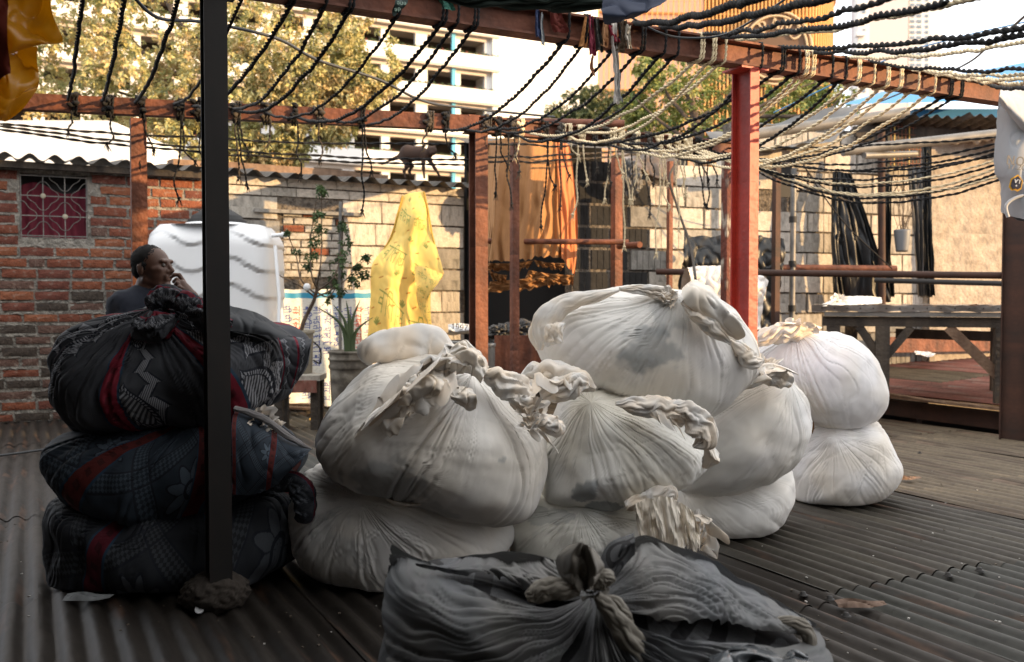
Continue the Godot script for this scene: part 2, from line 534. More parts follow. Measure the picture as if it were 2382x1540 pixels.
func build_walls() -> void:
	var e2w := 8.33
	# brick wall with the grilled window
	var bw := thing("brick_wall", "red brick wall with rough grey mortar and a small grilled window", "wall", wall_at(g2(-1.3, e2w), E1))
	var mg := G.new()
	mg.box(face(Vector3(.58, 1.0, -0.10)), Vector3(1.30, 2.0, 0.14))
	# the panel below, above and right of the window
	mg = G.new()
	mg.box(face(Vector3(0.62, 1.0, -0.10)), Vector3(1.24, 2.0, 0.14))
	mg.box(face(Vector3(1.4825, 0.725, -0.10)), Vector3(0.485, 1.45, 0.14))
	mg.box(face(Vector3(1.4825, 1.98, -0.10)), Vector3(0.485, 0.05, 0.14))
	mg.box(face(Vector3(2.21, 1.0, -0.10)), Vector3(0.97, 2.0, 0.14))
	part("mortar", mg, M.mortar, bw)
	# ragged mortar squeezed out of the joints
	var rg := G.new()
	var meshes := []
	for k in 8: meshes.append(piece_mesh(Vector3(1, 1, 1) * Vector3(.24, .07, .10), 20 + k, 0.008))
	var y := 0.005
	var rowk := 0
	while y < 1.96:
		var x := -0.06 + (0.0 if rowk % 2 else -0.13) + rng.randf_range(-.02, .02)
		var hh := rng.randf_range(.060, .067)
		while x < 2.62:
			var ln := 0.24 if rng.randf() > 0.16 else 0.115
			ln *= rng.randf_range(.92, 1.04)
			var cx := x + ln * 0.5
			var inside := cx + ln * .5 > 1.225 and cx - ln * .5 < 1.74 and y + hh > 1.435 and y < 1.965
			if inside:
				# cut to the reveal
				if cx < 1.235 and x < 1.15:
					ln = 1.225 - x; cx = x + ln * .5; inside = ln < .06
				elif x + ln > 1.80 and cx > 1.74:
					var nx := 1.745
					ln = x + ln - nx; cx = nx + ln * .5; inside = ln < .06
			if not inside and cx - ln * .5 < 2.66:
				var low := clampf(1.0 - (y - .75) / .35, 0, 1)
				var kind := rng.randi() % 4
				if rng.randf() < low * 0.62 + .04: kind = 4 + rng.randi() % 2  # lower rows drawn darker, carrying the shade there in their colour
				var wear := 1.0 if low < .5 else rng.randf_range(.8, 1.0)
				put("brick", meshes[rng.randi() % 8], M["brick_%d" % kind], bw, Transform3D(Basis.from_scale(Vector3(ln / .24, hh / .07 * wear, 1)) * Basis(Vector3.BACK, rng.randf_range(-.012, .012)), Vector3(cx, y + hh * .5, -0.066 + rng.randf_range(-.006, .006) - .01 * (1.0 - wear))))
				if rng.randf() < 0.8:
					# squeezed mortar lumps under and beside the brick
					for q in 3:
						var bx := cx + rng.randf_range(-.5, .5) * ln
						rg.ball(Transform3D(Basis(Vector3.BACK, rng.randf_range(-.3, .3)), Vector3(bx, y + hh + .006 + rng.randf_range(-.006, .005), -.030)), Vector3(rng.randf_range(.02, .055), rng.randf_range(.005, .011), rng.randf_range(.008, .016)), 7, 4)
			x += ln + rng.randf_range(.014, .026)
		y += hh + rng.randf_range(.020, .027)
		rowk += 1
	part("squeezed_mortar", rg, M.mortar, bw).set_meta("kind", "stuff")
	# window
	var win := Node3D.new()
	win.name = "window"
	bw.add_child(win)
	win.position = Vector3(1.4825, 1.70, -0.06)
	var bars := G.new()
	for k in 4:
		var o := -0.235 + k * 0.1567
		bars.box(face(Vector3(o, 0, 0.02)), Vector3(0.008, 0.5, 0.008))
		bars.box(face(Vector3(0, o, 0.026)), Vector3(0.48, 0.008, 0.006))
	part("grille_bar", bars, M.grey_pipe, win)
	var curl := G.new()
	for a in [[-0.078, .078], [.078, -.078], [-.235, -.078], [.078, .235], [-.078, -.235], [.235, .078]]:
		var pts := PackedVector3Array()
		for k in 33:
			var w := TAU * k / 32.0
			var r := 0.098 + 0.016 * cos(4.0 * w)
			var q := Vector3(a[0] + cos(w) * r, a[1] + sin(w) * r, 0.032)
			q.x = clampf(q.x, -.24, .24); q.y = clampf(q.y, -.25, .25)
			pts.append(q)
		curl.tube(pts, PackedFloat32Array([.0032]), 4, false)
	part("grille_scroll", curl, M.grey_pipe, win)
	var dots := G.new()
	for a in [[-.078, .078], [.078, -.078]]:
		dots.ball(face(Vector3(a[0], a[1], .034)), Vector3(.021, .021, .007), 12, 6)
	part("grille_disc", dots, mat("pale_disc", lin(.36, .33, .25), .6), win)
	var cu := G.new()
	var p := PackedVector3Array()
	var uv := PackedVector2Array()
	for j in 12:
		for k in 40:
			var fx := float(k) / 39
			var fy := float(j) / 11
			p.append(Vector3(-.25 + .5 * fx, -.25 + fy * (.40 + .04 * sin(fx * 7.0)), -.05 + .012 * sin(fx * 40.0 + sin(fy * 4.0) * 1.5)))
			uv.append(Vector2(fx, fy))
	cu.grid(40, 12, p, uv)
	part("curtain", cu, mat("maroon_curtain", lin(.115, .008, .022), .85), win)
	var rv := G.new()
	rv.box(face(Vector3(0, 0, -.16)), Vector3(.52, .56, .02))
	part("dark_room", rv, M.black, win)
	# pale block wall carrying on behind the water tank
	var kw := thing("block_wall", "pale lightweight block wall behind the white tank with a bricked up window", "wall", wall_at(g2(1.37, e2w), E1))
	var bg := G.new()
	bg.box(face(Vector3(1.19, 1.0, -.115)), Vector3(2.38, 2.0, .13))
	part("mortar", bg, M.dark_mortar, kw)
	var bmesh := []
	for k in 6: bmesh.append(piece_mesh(Vector3(.60, .20, .12), 60 + k, 0.006))
	y = 0.02
	rowk = 0
	while y < 1.98:
		var hh := 0.205 if y < 1.7 else 0.10
		if y > 1.7: hh = 0.085
		var x := -0.02 - (0.3 if rowk % 2 else 0.0)
		while x < 2.38:
			var ln := 0.60 if hh > .15 else rng.randf_range(.25, .5)
			if hh > .15 and x > 1.9: ln = .32
			if rng.randf() < .2: ln *= .6
			var x0 := maxf(x, 0.0)
			var x1 := minf(x + ln, 2.37)
			var in_win := y + hh > 1.16 and y < 1.74 and x1 > 0.62 and x0 < 1.16
			var pieces := [[x0, x1]]
			if in_win:
				pieces = []
				if x0 < .60: pieces.append([x0, .60])
				if x1 > 1.17: pieces.append([1.17, x1])
			for q in pieces:
				var l: float = q[1] - q[0]
				if l < .05: continue
				var cx: float = (q[0] + q[1]) * .5
				var kind := 0 if rng.randf() < .7 else 1
				var n_ := noise.get_noise_2d(cx * 1.3 + 4.0, y * 1.5)
				if cx < .62 and y < 1.55: kind = 2
				if cx < .62 and y < 1.2 and y > .5: kind = 3
				elif cx > 1.75 and y < 1.42 and y > 1.2: kind = 2
				elif cx > 1.9 and y < 1.2: kind = 1 if n_ > .1 else 2
				put("block", bmesh[rng.randi() % 6], M["block_%d" % kind], kw, Transform3D(Basis.from_scale(Vector3(l / .612, (hh - .012) / .205, 1)), Vector3(cx, y + hh * .5, -.085 + rng.randf_range(-.004, .004))))
			x += ln
		y += hh
		rowk += 1
	# the bricked-up window: thin bricks with open joints, under a lintel
	var thin := []
	for k in 4: thin.append(piece_mesh(Vector3(.18, .06, .10), 90 + k, .005))
	y = 1.16
	rowk = 0
	while y < 1.70:
		var x := 0.62 - (.09 if rowk % 2 else 0.0)
		while x < 1.15:
			var x0 := maxf(x, .625)
			var x1 := minf(x + rng.randf_range(.14, .2), 1.15)
			if x1 - x0 > .04:
				put("brick", thin[rng.randi() % 4], M["block_%d" % (1 if rng.randf() < .75 or y < 1.3 else 2)] if rng.randf() > .06 else M.brick_0, kw, Transform3D(Basis.from_scale(Vector3((x1 - x0 - .014) / .18, .052 / .06, 1)), Vector3((x0 + x1) * .5, y + .03, -.078 + rng.randf_range(-.008, .004))))
			x = x1 if x1 > x0 else x + .1
		y += .067
		rowk += 1
	var li := G.new()
	li.box(face(Vector3(.86, 1.735, -.03)), Vector3(.98, .03, .10))
	part("lintel", li, M.block_2, kw)
	# roof of wavy cement sheets over both walls
	var roof := thing("wavy_roof", "grey wavy cement sheet roof over the brick and block walls", "roof", Transform3D(Basis(E1, UP, -E2), g2(-1.35, e2w - .16, 2.055)))
	for k in 5:
		var g := corrugated(1.03, 2.6, 5, 0.171, 0.052, 1.0, 0.0, 0.0, 0.012)
		var bk := g.mesh()
		put("sheet", bk, M.asbestos, roof, Transform3D(Basis(Vector3.RIGHT, 0.115).rotated(Vector3.BACK, rng.randf_range(-.008, .008)), Vector3(k * 1.026, .006 * (k % 2) - (.02 if k > 2 else 0.0), rng.randf_range(-.03, .03))))
	var purlin := G.new()
	purlin.box(face(Vector3(1.35, -.055, -.10)), Vector3(2.7, .05, .06))
	part("purlin", purlin, M.old_wood, roof)
	# planks and tiles lying on the roof
	for q in [[2.45, 2.95, .35, .05], [2.75, 4.2, .62, .07], [3.1, 4.6, .80, .04], [2.6, 3.4, 1.1, .05]]:
		var a := g2(-1.35 + q[0], e2w + q[2], 2.085 + (q[2] + .16) * .125)
		var b := g2(-1.35 + q[1], e2w + q[2] + .1, 2.085 + (q[2] + .16) * .125)
		var g := G.new()
		g.beam(a, b, .16, q[3])
		var o := part("roof_plank", g, M.wood, self)
		tag(o, ["short weathered board on the wavy roof right behind the black post", "long thick weathered board lying along the wavy roof below the trees", "thin long board on the wavy roof reaching towards the dark cat", "short board laid farthest back on the wavy roof below the leafy tree"][[.35, .62, .80, 1.1].find(q[2])], "plank", "boards on the wavy roof")
	# white sheeted shed behind, at the left
	var wt := thing("white_shed", "bright white sheeted shed with a rounded end behind the wavy roof", "shed")
	var wg := G.new()
	var prof := PackedVector3Array()
	var q0 := PackedVector3Array()
	var quv := PackedVector2Array()
	for j in 2:
		for k in 24:
			var f := float(k) / 23
			var a := f * PI * .5
			var at := px(-80 + 400 * f, 280 if f < .8 else 280 + pow((f - .8) / .2, 3.0) * 110, 11.6)
			q0.append(at + Vector3(0, -3.2 * (1 - j), 0) if j == 0 else at)
			quv.append(Vector2(f, j))
	wg.grid(24, 2, q0, quv)
	part("side_sheet", wg, M.white_wall, wt)
	var wr := G.new()
	q0 = PackedVector3Array()
	for j in 2:
		for k in 24:
			var f := float(k) / 23
			var at := px(-80 + 400 * f, 280 if f < .8 else 280 + pow((f - .8) / .2, 3.0) * 110, 11.6)
			q0.append(at + Vector3(-.2 * j, .1 * j, -2.5 * j))
	wr.grid(24, 2, q0, quv)
	part("roof_sheet", wr, M.white_wall, wt)
	build_right_walls()

func build_right_walls() -> void:
	var p0 := px(1335, 700, 8.7); p0.y = -2.5
	var p1 := px(2165, 700, 10.1); p1.y = -2.5
	var along := (p1 - p0).normalized()
	var cw := thing("concrete_block_wall", "long concrete block wall, blackened at its left end, behind the hanging ropes", "wall", wall_at(p0, along))
	var full := p0.distance_to(p1)
	var mg := G.new()
	# the wall has an opening at its left, under the frame, where a brown sheet hangs
	var top := 5.35
	mg.box(face(Vector3(.225, 2.37, -.13)), Vector3(.45, 4.74, .16))
	mg.box(face(Vector3(full * .5 + .225, 2.3, -.13)), Vector3(full - .45, 4.6, .16))
	mg.box(face(Vector3(1.35, 4.67, -.13)), Vector3(.7, .14, .16))
	mg.box(face(Vector3(full * .5 + .85, 4.9, -.13)), Vector3(full - 1.70, .6, .16))
	part("mortar", mg, M.dark_mortar, cw)
	var bm := []
	for k in 6: bm.append(piece_mesh(Vector3(.40, .20, .12), 130 + k, .004))
	# ribbed block faces as some of the blocks have
	var rb := G.new()
	rb.box(face(Vector3(0, 0, .015)), Vector3(.39, .19, .08))
	for k in 6: rb.box(face(Vector3(-.163 + k * .065, 0, .057)), Vector3(.058, .19, .010))
	var ribbed := rb.mesh()
	var y := 2.5 - .2
	var row := 0
	while y < top - .1:
		var x := -.02 - (.2 if row % 2 else 0.0)
		while x < full:
			var x0 := maxf(x, 0.0)
			var x1 := minf(x + .40, full)
			var cx := (x0 + x1) * .5
			var hole := y + .1 > 4.6 and cx > .45 and cx < 1.0
			if y + .1 > 4.72 and cx <= 1.7: hole = true
			if y + .1 > 5.2: hole = true
			# a slot beside the grey conduit
			if y > 4.25 and y < 4.6 and cx > 2.0 and cx < 2.2: hole = true
			if x1 - x0 > .06 and not hole:
				var kind := 0 if rng.randf() < .6 else 1
				if cx < .62: kind = 3
				elif cx < .95: kind = 2 if rng.randf() < .6 else 1
				elif y < 3.25: kind = 1 if rng.randf() < .5 else 2
				var use: ArrayMesh = ribbed if rng.randf() < .3 or cx < .45 else bm[rng.randi() % 6]
				put("block", use, M["block_%d" % kind], cw, Transform3D(Basis.from_scale(Vector3((x1 - x0 - .018) / .40, .188 / .20, 1)), Vector3(cx, y + .1, -.085 + rng.randf_range(-.006, .006) + (-.02 if cx < .45 else 0.0))))
			x += .40
		y += .205
		row += 1
	# plastered wall at the right
	var a0 := px(2160, 700, 10.0); a0.y = -2.5
	var a1 := px(2700, 700, 10.9); a1.y = -2.5
	var pw := thing("plastered_wall", "sunlit plastered wall with faint block courses at the right", "wall", wall_at(a0, a1 - a0))
	var pg := G.new()
	var nx := 60
	var ny := 80
	var p := PackedVector3Array()
	var uv := PackedVector2Array()
	var wl := a0.distance_to(a1)
	for j in ny:
		for k in nx:
			var fx := wl * k / (nx - 1)
			var fy := 5.3 * j / (ny - 1)
			var z := .012 * noise.get_noise_2d(fx * 3, fy * 3) + .006 * noise.get_noise_2d(fx * 14, fy * 14)
			var joint := absf(fposmod(fy + .02 * noise.get_noise_2d(fx * 2, 5), .2) - .1)
			if joint > .088 and noise.get_noise_2d(fx * 4, fy * 2 + 30) > -.1: z -= .008
			p.append(Vector3(fx, fy, .02 + z))
			uv.append(Vector2(fx, fy))
	pg.grid(nx, ny, p, uv)
	pg.box(face(Vector3(wl * .5, 2.65, -.08)), Vector3(wl, 5.3, .12))
	part("plaster", pg, M.plaster, pw)
	# low rubble plinth and a rusty channel at the foot of the plaster
	var ch := G.new()
	ch.box(face(Vector3(.5, 3.0, .14)), Vector3(2.4, .16, .06))
	part("channel", ch, M.rust, pw)
	# roofs over the right walls
	var rr := thing("sheet_roof", "ragged wavy sheet roof jutting over the plastered wall at the right", "roof")
	for k in 4:
		var g := corrugated(1.0, 1.9, 4, .12, .04, 1.0, 0.0, 0.0, .02)
		put("sheet", g.mesh(), M.asbestos, rr, Transform3D(Basis(Vector3(.985, -.02, -.17), Vector3(.03, .98, -.12), Vector3(.14, .12, .985)), px(2050 + k * 205, 262 + (k % 2) * 5 - k * 2, 9.35)))
	var fr := G.new()
	for k in 3: fr.beam(px(1985 + k * 4, 300 + k * 12, 9.7), px(2420, 292 + k * 8, 9.9), .05, .05)
	part("batten", fr, M.old_wood, rr)
	var pk := G.new()
	for k in 16:
		pk.ball(face(px(2008 + k * 24, 316 + 8 * (k % 2), 9.9)), Vector3(.05, .06, .05), 6, 5)
	part("mortar_teeth", pk, M.plaster, rr)
	# blue sheeted roof behind
	var bl := thing("blue_roof", "bright blue sheet roof showing above the grey roofs at the right", "roof")
	var g := G.new()
	g.quad(px(1955, 243, 11.5), px(2395, 232, 11.5), px(2400, 142, 13.5), px(2250, 168, 13.5))
	g.quad(px(2250, 168, 13.5), px(2080, 205, 12.8), px(1955, 243, 11.5), px(1955, 243, 11.5))
	g.box(face(px(2300, 300, 12.4)), Vector3(2.2, .4, .6))
	part("sheet", g, M.blue_sheet, bl)
	# dark tarpaulin roof between the tree and the wall
	var tp := thing("tarpaulin_roof", "sagging dark grey tarpaulin roof over the middle of the block wall", "tarpaulin")
	var q := PackedVector3Array()
	var quv := PackedVector2Array()
	for j in 12:
		for k in 24:
			var fx := k / 23.0
			var fy := j / 11.0
			var lo := px(lerpf(1740, 1900, fx), lerpf(350, 335, fx), 8.9)
			var hi := px(lerpf(1640, 2010, fx), lerpf(308, 236, pow(fx, 1.3)), 10.4)
			var at := lo.lerp(hi, fy)
			at.y += .05 * noise.get_noise_2d(fx * 3, fy * 4) - .12 * sin(fy * PI)
			q.append(at)
			quv.append(Vector2(fx, fy))
	var tg := G.new()
	tg.grid(24, 12, q, quv)
	part("sheet", tg, M.grey_tarp, tp)
	for s in [[1700, 320, 2110, 262, .05, "grey plastic pipe sloping under the tarpaulin roof"], [1960, 352, 2330, 310, .045, "long grey pipe crossing in front of the plastered wall"], [2010, 362, 2130, 358, .03, "short grey pipe end below the sagging ropes at the right"]]:
		var tb := G.new()
		var a := px(s[0], s[1], 8.6)
		var b := px(s[2], s[3], 8.9)
		tb.tube(PackedVector3Array([a, b]), PackedFloat32Array([s[4]]), 12)
		tag(part("pipe", tb, M.grey_pipe, self), s[5], "pipe")

# ---------- the steel frame ----------
func ibeam(a: Vector3, b: Vector3, h: float, w: float, up: Vector3, tf := .008, tw := .006) -> G:
	var g := G.new()
	var d := (b - a).normalized()
	var u := (up - d * up.dot(d)).normalized()
	var s := d.cross(u)
	var bs := Basis(s, u, -d)
	var ln := a.distance_to(b)
	var m := (a + b) * .5
	g.box(Transform3D(bs, m + u * (h * .5 - tf * .5)), Vector3(w, tf, ln))
	g.box(Transform3D(bs, m - u * (h * .5 - tf * .5)), Vector3(w, tf, ln))
	g.box(Transform3D(bs, m), Vector3(tw, h - tf * 2, ln))
	return g

func upright(label: String, at: Vector3, top: float, low: float, depth: float, wide: float, m: Material, web := true) -> Node3D:
	var t := thing("steel_post", label, "post", Transform3D(Basis(), Vector3(at.x, low, at.z)))
	# webs face along E1, flanges face us
	var g := ibeam(Vector3(at.x, low, at.z), Vector3(at.x, top, at.z), depth, wide, E2)
	for k in g.v.size(): g.v[k] -= t.position
	part("shaft", g, m, t)
	if web:
		var pl := G.new()
		pl.box(Transform3D(Basis(E1, UP, -E2), Vector3(0, top - low - .004, 0)), Vector3(.14, .008, .12))
		part("cap_plate", pl, m, t)
	return t

func stand(label: String, at: Vector3, top: float, low: float, w: float, d: float, m: Material, yaw := 0.47) -> Node3D:
	var t := thing("steel_post", label, "post", Transform3D(Basis(UP, yaw), Vector3(at.x, low, at.z)))
	var g := G.new()
	g.box(face(Vector3(0, (top - low) * .5, 0)), Vector3(w, top - low, d))
	part("shaft", g, m, t)
	var f := G.new()
	f.box(face(Vector3(0, .003, 0)), Vector3(w * 2.2, .006, d * 2.2))
	part("foot_plate", f, m, t)
	return t

func build_frame() -> void:
	# front beam
	var a := g2(-2.2, 3.0, 1.9375)
	var b := g2(4.35, 3.0, 1.9375)
	var fb := thing("front_beam", "long rusty steel beam across the top with rope loops hung over it", "beam")
	part("girder", ibeam(a, b, .095, .075, UP), M.rust, fb)
	settle(fb, g2(1.0, 3.0, 1.89))
	var back := thing("back_beam", "rusty box beam at the back left with black ropes knotted round it", "beam")
	var p0 := px(-60, 232, 4.7)
	var p1 := px(1112, 288, 5.26)
	var g := G.new()
	g.beam(p0, p1, .06, .082)
	part("girder", g, M.rust, back)
	settle(back, p1 - UP * .04)
	var bk2 := thing("back_beam", "rusty channel beam at the back right carrying cream rope tails", "beam")
	part("girder", ibeam(px(1085, 287, 5.24), px(1712, 348, 6.3), .09, .06, UP), M.rust, bk2)
	settle(bk2, px(1112, 300, 5.3))
	# posts
	upright("black shaded steel post in front of the patterned bundles", px(503, 700, 2.9), 1.889, 0.0, .075, .068, M.post_black)
	upright("bright red steel post in the middle rising behind the white sacks", px(1730, 700, 3.88), 1.889, 0.0, .115, .046, M.red_paint)
	upright("rusty steel post left of the brown hanging cloth", px(1113, 700, 5.27), 1.885, 0.0, .09, .075, M.rust)
	stand("dull red post beside the brick wall behind the seated man", px(326, 700, 4.85), 1.875, 0.0, .075, .07, M.dark_steel.duplicate())
	var post_a: MeshInstance3D = get_child(get_child_count() - 1).get_child(0)
	post_a.material_override = M.rust
	stand("slim pale brown post standing before the brown hanging cloth", px(1197, 700, 6.2), 1.98, 0.0, .048, .045, M.rust)
	stand("rusty post at the blackened end of the block wall", px(1434, 700, 7.0), 2.02, 0.0, .065, .06, M.rust)
	stand("thin rust brown post behind the top white sack", px(1557, 700, 7.5), 2.05, 0.0, .035, .035, M.rust)
	stand("post with peeling paint just left of the red post", px(1690, 700, 6.25), 1.90, 0.0, .052, .06, M.peeling_paint)
	stand("dark brown post between the red post and the grey conduit", px(1804, 700, 8.2), 2.15, 0.0, .055, .05, M.dark_steel)
	var rp := thing("steel_post", "dark steel post at the right edge under the grey shirt", "post", face(fl(2358, 1024)))
	var g4 := ibeam(Vector3.ZERO, Vector3(0, 2.0, 0), .17, .06, Vector3(.7, 0, .714))
	part("shaft", g4, M.dark_steel, rp)
	var hook := G.new()
	for k in 7: hook.ball(face(Vector3(.06, .42 - k * .028, .10)), Vector3(.009, .018, .009), 6, 5)
	part("chain", hook, M.black_iron, rp)
	# rails
	for s in [
		[1527, 632, 7.3, 2345, 641, 6.5, .024, "rail", "long dark pipe rail from beside the top sack to the right post", M.dark_steel],
		[1128, 561, 6.6, 1462, 563, 6.75, .019, "rail", "rusty pipe rail in front of the brown hanging cloth", M.rust],
		[1440, 573, 6.85, 1488, 569, 6.5, .022, "pipe_stub", "short open ended pipe lashed beside the blackened wall", M.rust],
		[1110, 281, 6.0, 1452, 288, 6.0, .025, "pipe", "rusty open ended pipe lying along the back beam", M.rust],
		[1780, 622, 9.0, 2085, 625, 9.0, .03, "rail", "low reddish bar across the black sheets on the block wall", M.rust],
		[2035, 652, 8.2, 2342, 660, 7.6, .022, "rail", "flat dark bar with a row of holes below the long pipe rail", M.black_iron],
	]:
		var t := G.new()
		t.tube(PackedVector3Array([px(s[0], s[1], s[2]), px(s[3], s[4], s[5])]), PackedFloat32Array([s[6]]), 12)
		tag(part(s[7], t, s[9], self), s[8], s[7].replace("_", " "))
	var cd := thing("conduit", "vertical grey conduit pipe strapped to the block wall", "pipe", face(px(1842, 700, 9.0)))
	var cg := G.new()
	cg.tube(PackedVector3Array([Vector3(0, -1, 0), Vector3(0, 1.25, .02)]), PackedFloat32Array([.028]), 12)
	part("tube", cg, M.grey_pipe, cd)
	cg = G.new()
	for k in 3: cg.tube(PackedVector3Array([Vector3(0, -.1 + k * .42, .01), Vector3(0, -.04 + k * .42, .01)]), PackedFloat32Array([.036]), 10)
	part("strap", cg, M.black, cd)

# ---------- ropes ----------
func strands(g: G, pts: PackedVector3Array, r: float, turn := .07, count := 2) -> void:
	var run := 0.0
	var m := pts.size()
	var centres: Array[PackedVector3Array] = []
	for s in count:
		var one := PackedVector3Array()
		one.resize(m)
		centres.append(one)
	var side := Vector3.ZERO
	for j in m:
		var d := (pts[mini(j + 1, m - 1)] - pts[maxi(j - 1, 0)]).normalized()
		if j: run += pts[j].distance_to(pts[j - 1])
		if side == Vector3.ZERO: side = d.cross(UP if absf(d.y) < .95 else Vector3.RIGHT).normalized()
		side = (side - d * side.dot(d)).normalized()
		var w := d.cross(side)
		for s in count:
			var a := TAU * (run / turn + float(s) / count)
			centres[s][j] = pts[j] + (side * cos(a) + w * sin(a)) * r * .52
	for s in count: g.tube(centres[s], PackedFloat32Array([r * .58]), 5, true)

func sag(a: Vector3, b: Vector3, drop: float, step := .009) -> PackedVector3Array:
	var m := clampi(int(a.distance_to(b) / step), 8, 700)
	var o := PackedVector3Array()
	for k in m + 1:
		var f := float(k) / m
		var q := a.lerp(b, f)
		q.y -= drop * 4.0 * f * (1.0 - f)
		q += Vector3(.006 * noise.get_noise_2d(f * 7.0, b.x * 13.0), .010 * noise.get_noise_2d(f * 5.0, a.x * 17.0) + .003 * noise.get_noise_2d(f * 21.0, a.z * 17.0), 0) * minf(1.0, sin(PI * f) * 2.0)
		o.append(q)
	return o

func tail(g: G, at: Vector3, length: float, r: float, sway := Vector3.ZERO, frayed := true) -> void:
	# a hanging end with a knot and a frayed tip
	var p := PackedVector3Array()
	for k in 6:
		var f := k / 5.0
		p.append(at + Vector3(0, -length * f, 0) + sway * f * f + Vector3(noise.get_noise_2d(f * 2.0, at.x * 9.0), 0, noise.get_noise_2d(f * 2.0, at.x * 9.0 + 50)) * .035 * f)
	strands(g, spline(p, maxi(int(length / .009), 6)), r, .05)
	var end := p[5]
	for k in 4:
		g.ball(Transform3D(Basis(Vector3(1, .3, .2).normalized(), k * 1.3), end + Vector3(rng.randf_range(-1, 1), rng.randf_range(-.6, 1), rng.randf_range(-1, 1)) * r * .8), Vector3(1.6, 1.0, 1.2) * r, 7, 5)
	if frayed:
		for k in 9:
			var d := Vector3(rng.randf_range(-.6, .6), -1, rng.randf_range(-.6, .6))
			var q := end + d * .035 * rng.randf_range(.5, 1.3)
			g.tube(PackedVector3Array([end, end.lerp(q, .5) + Vector3(rng.randf_range(-.004, .004), 0, 0), q]), PackedFloat32Array([r * .4, r * .35, r * .12]), 4)

func loops(g: G, at: Vector3, along: Vector3, w: float, h: float, r: float, turns := 2) -> void:
	# turns of rope round a beam whose middle is at
	along = along.normalized()
	var out := along.cross(UP).normalized()
	for k in turns:
		var p := PackedVector3Array()
		for j in 21:
			var a := TAU * j / 20.0
			var q := Vector2(cos(a), sin(a))
			var s := pow(absf(q.x), .45) * signf(q.x)
			var u := pow(absf(q.y), .45) * signf(q.y)
			p.append(at + out * s * (w * .5 + r) + UP * u * (h * .5 + r) + along * ((k - (turns - 1) * .5) * r * 2.0 + r * .8 * sin(a)))
		strands(g, spline(p, 60), r * .95, .045)

func rope(label: String, m: Material, spans: Array, r: float, group: String, turn := .07) -> Node3D:
	var t := thing("drying_rope", label, "rope", Transform3D(), group)
	for s in spans:
		var g := G.new()
		strands(g, s, r, turn)
		part("span", g, m, t)
	return t

func on_front(u: float, top := true) -> Vector3:
	# the point of the front beam that shows at u
	var k := (u - 1191.0) / FOCAL
	# x = .891 a - .454 * 3 ; Z = .454 a + .891 * 3
	var a := (k * .891 * 3.0 + .454 * 3.0) / (.891 - k * .454)
	return g2(a, 3.0, 1.985 if top else 1.89)

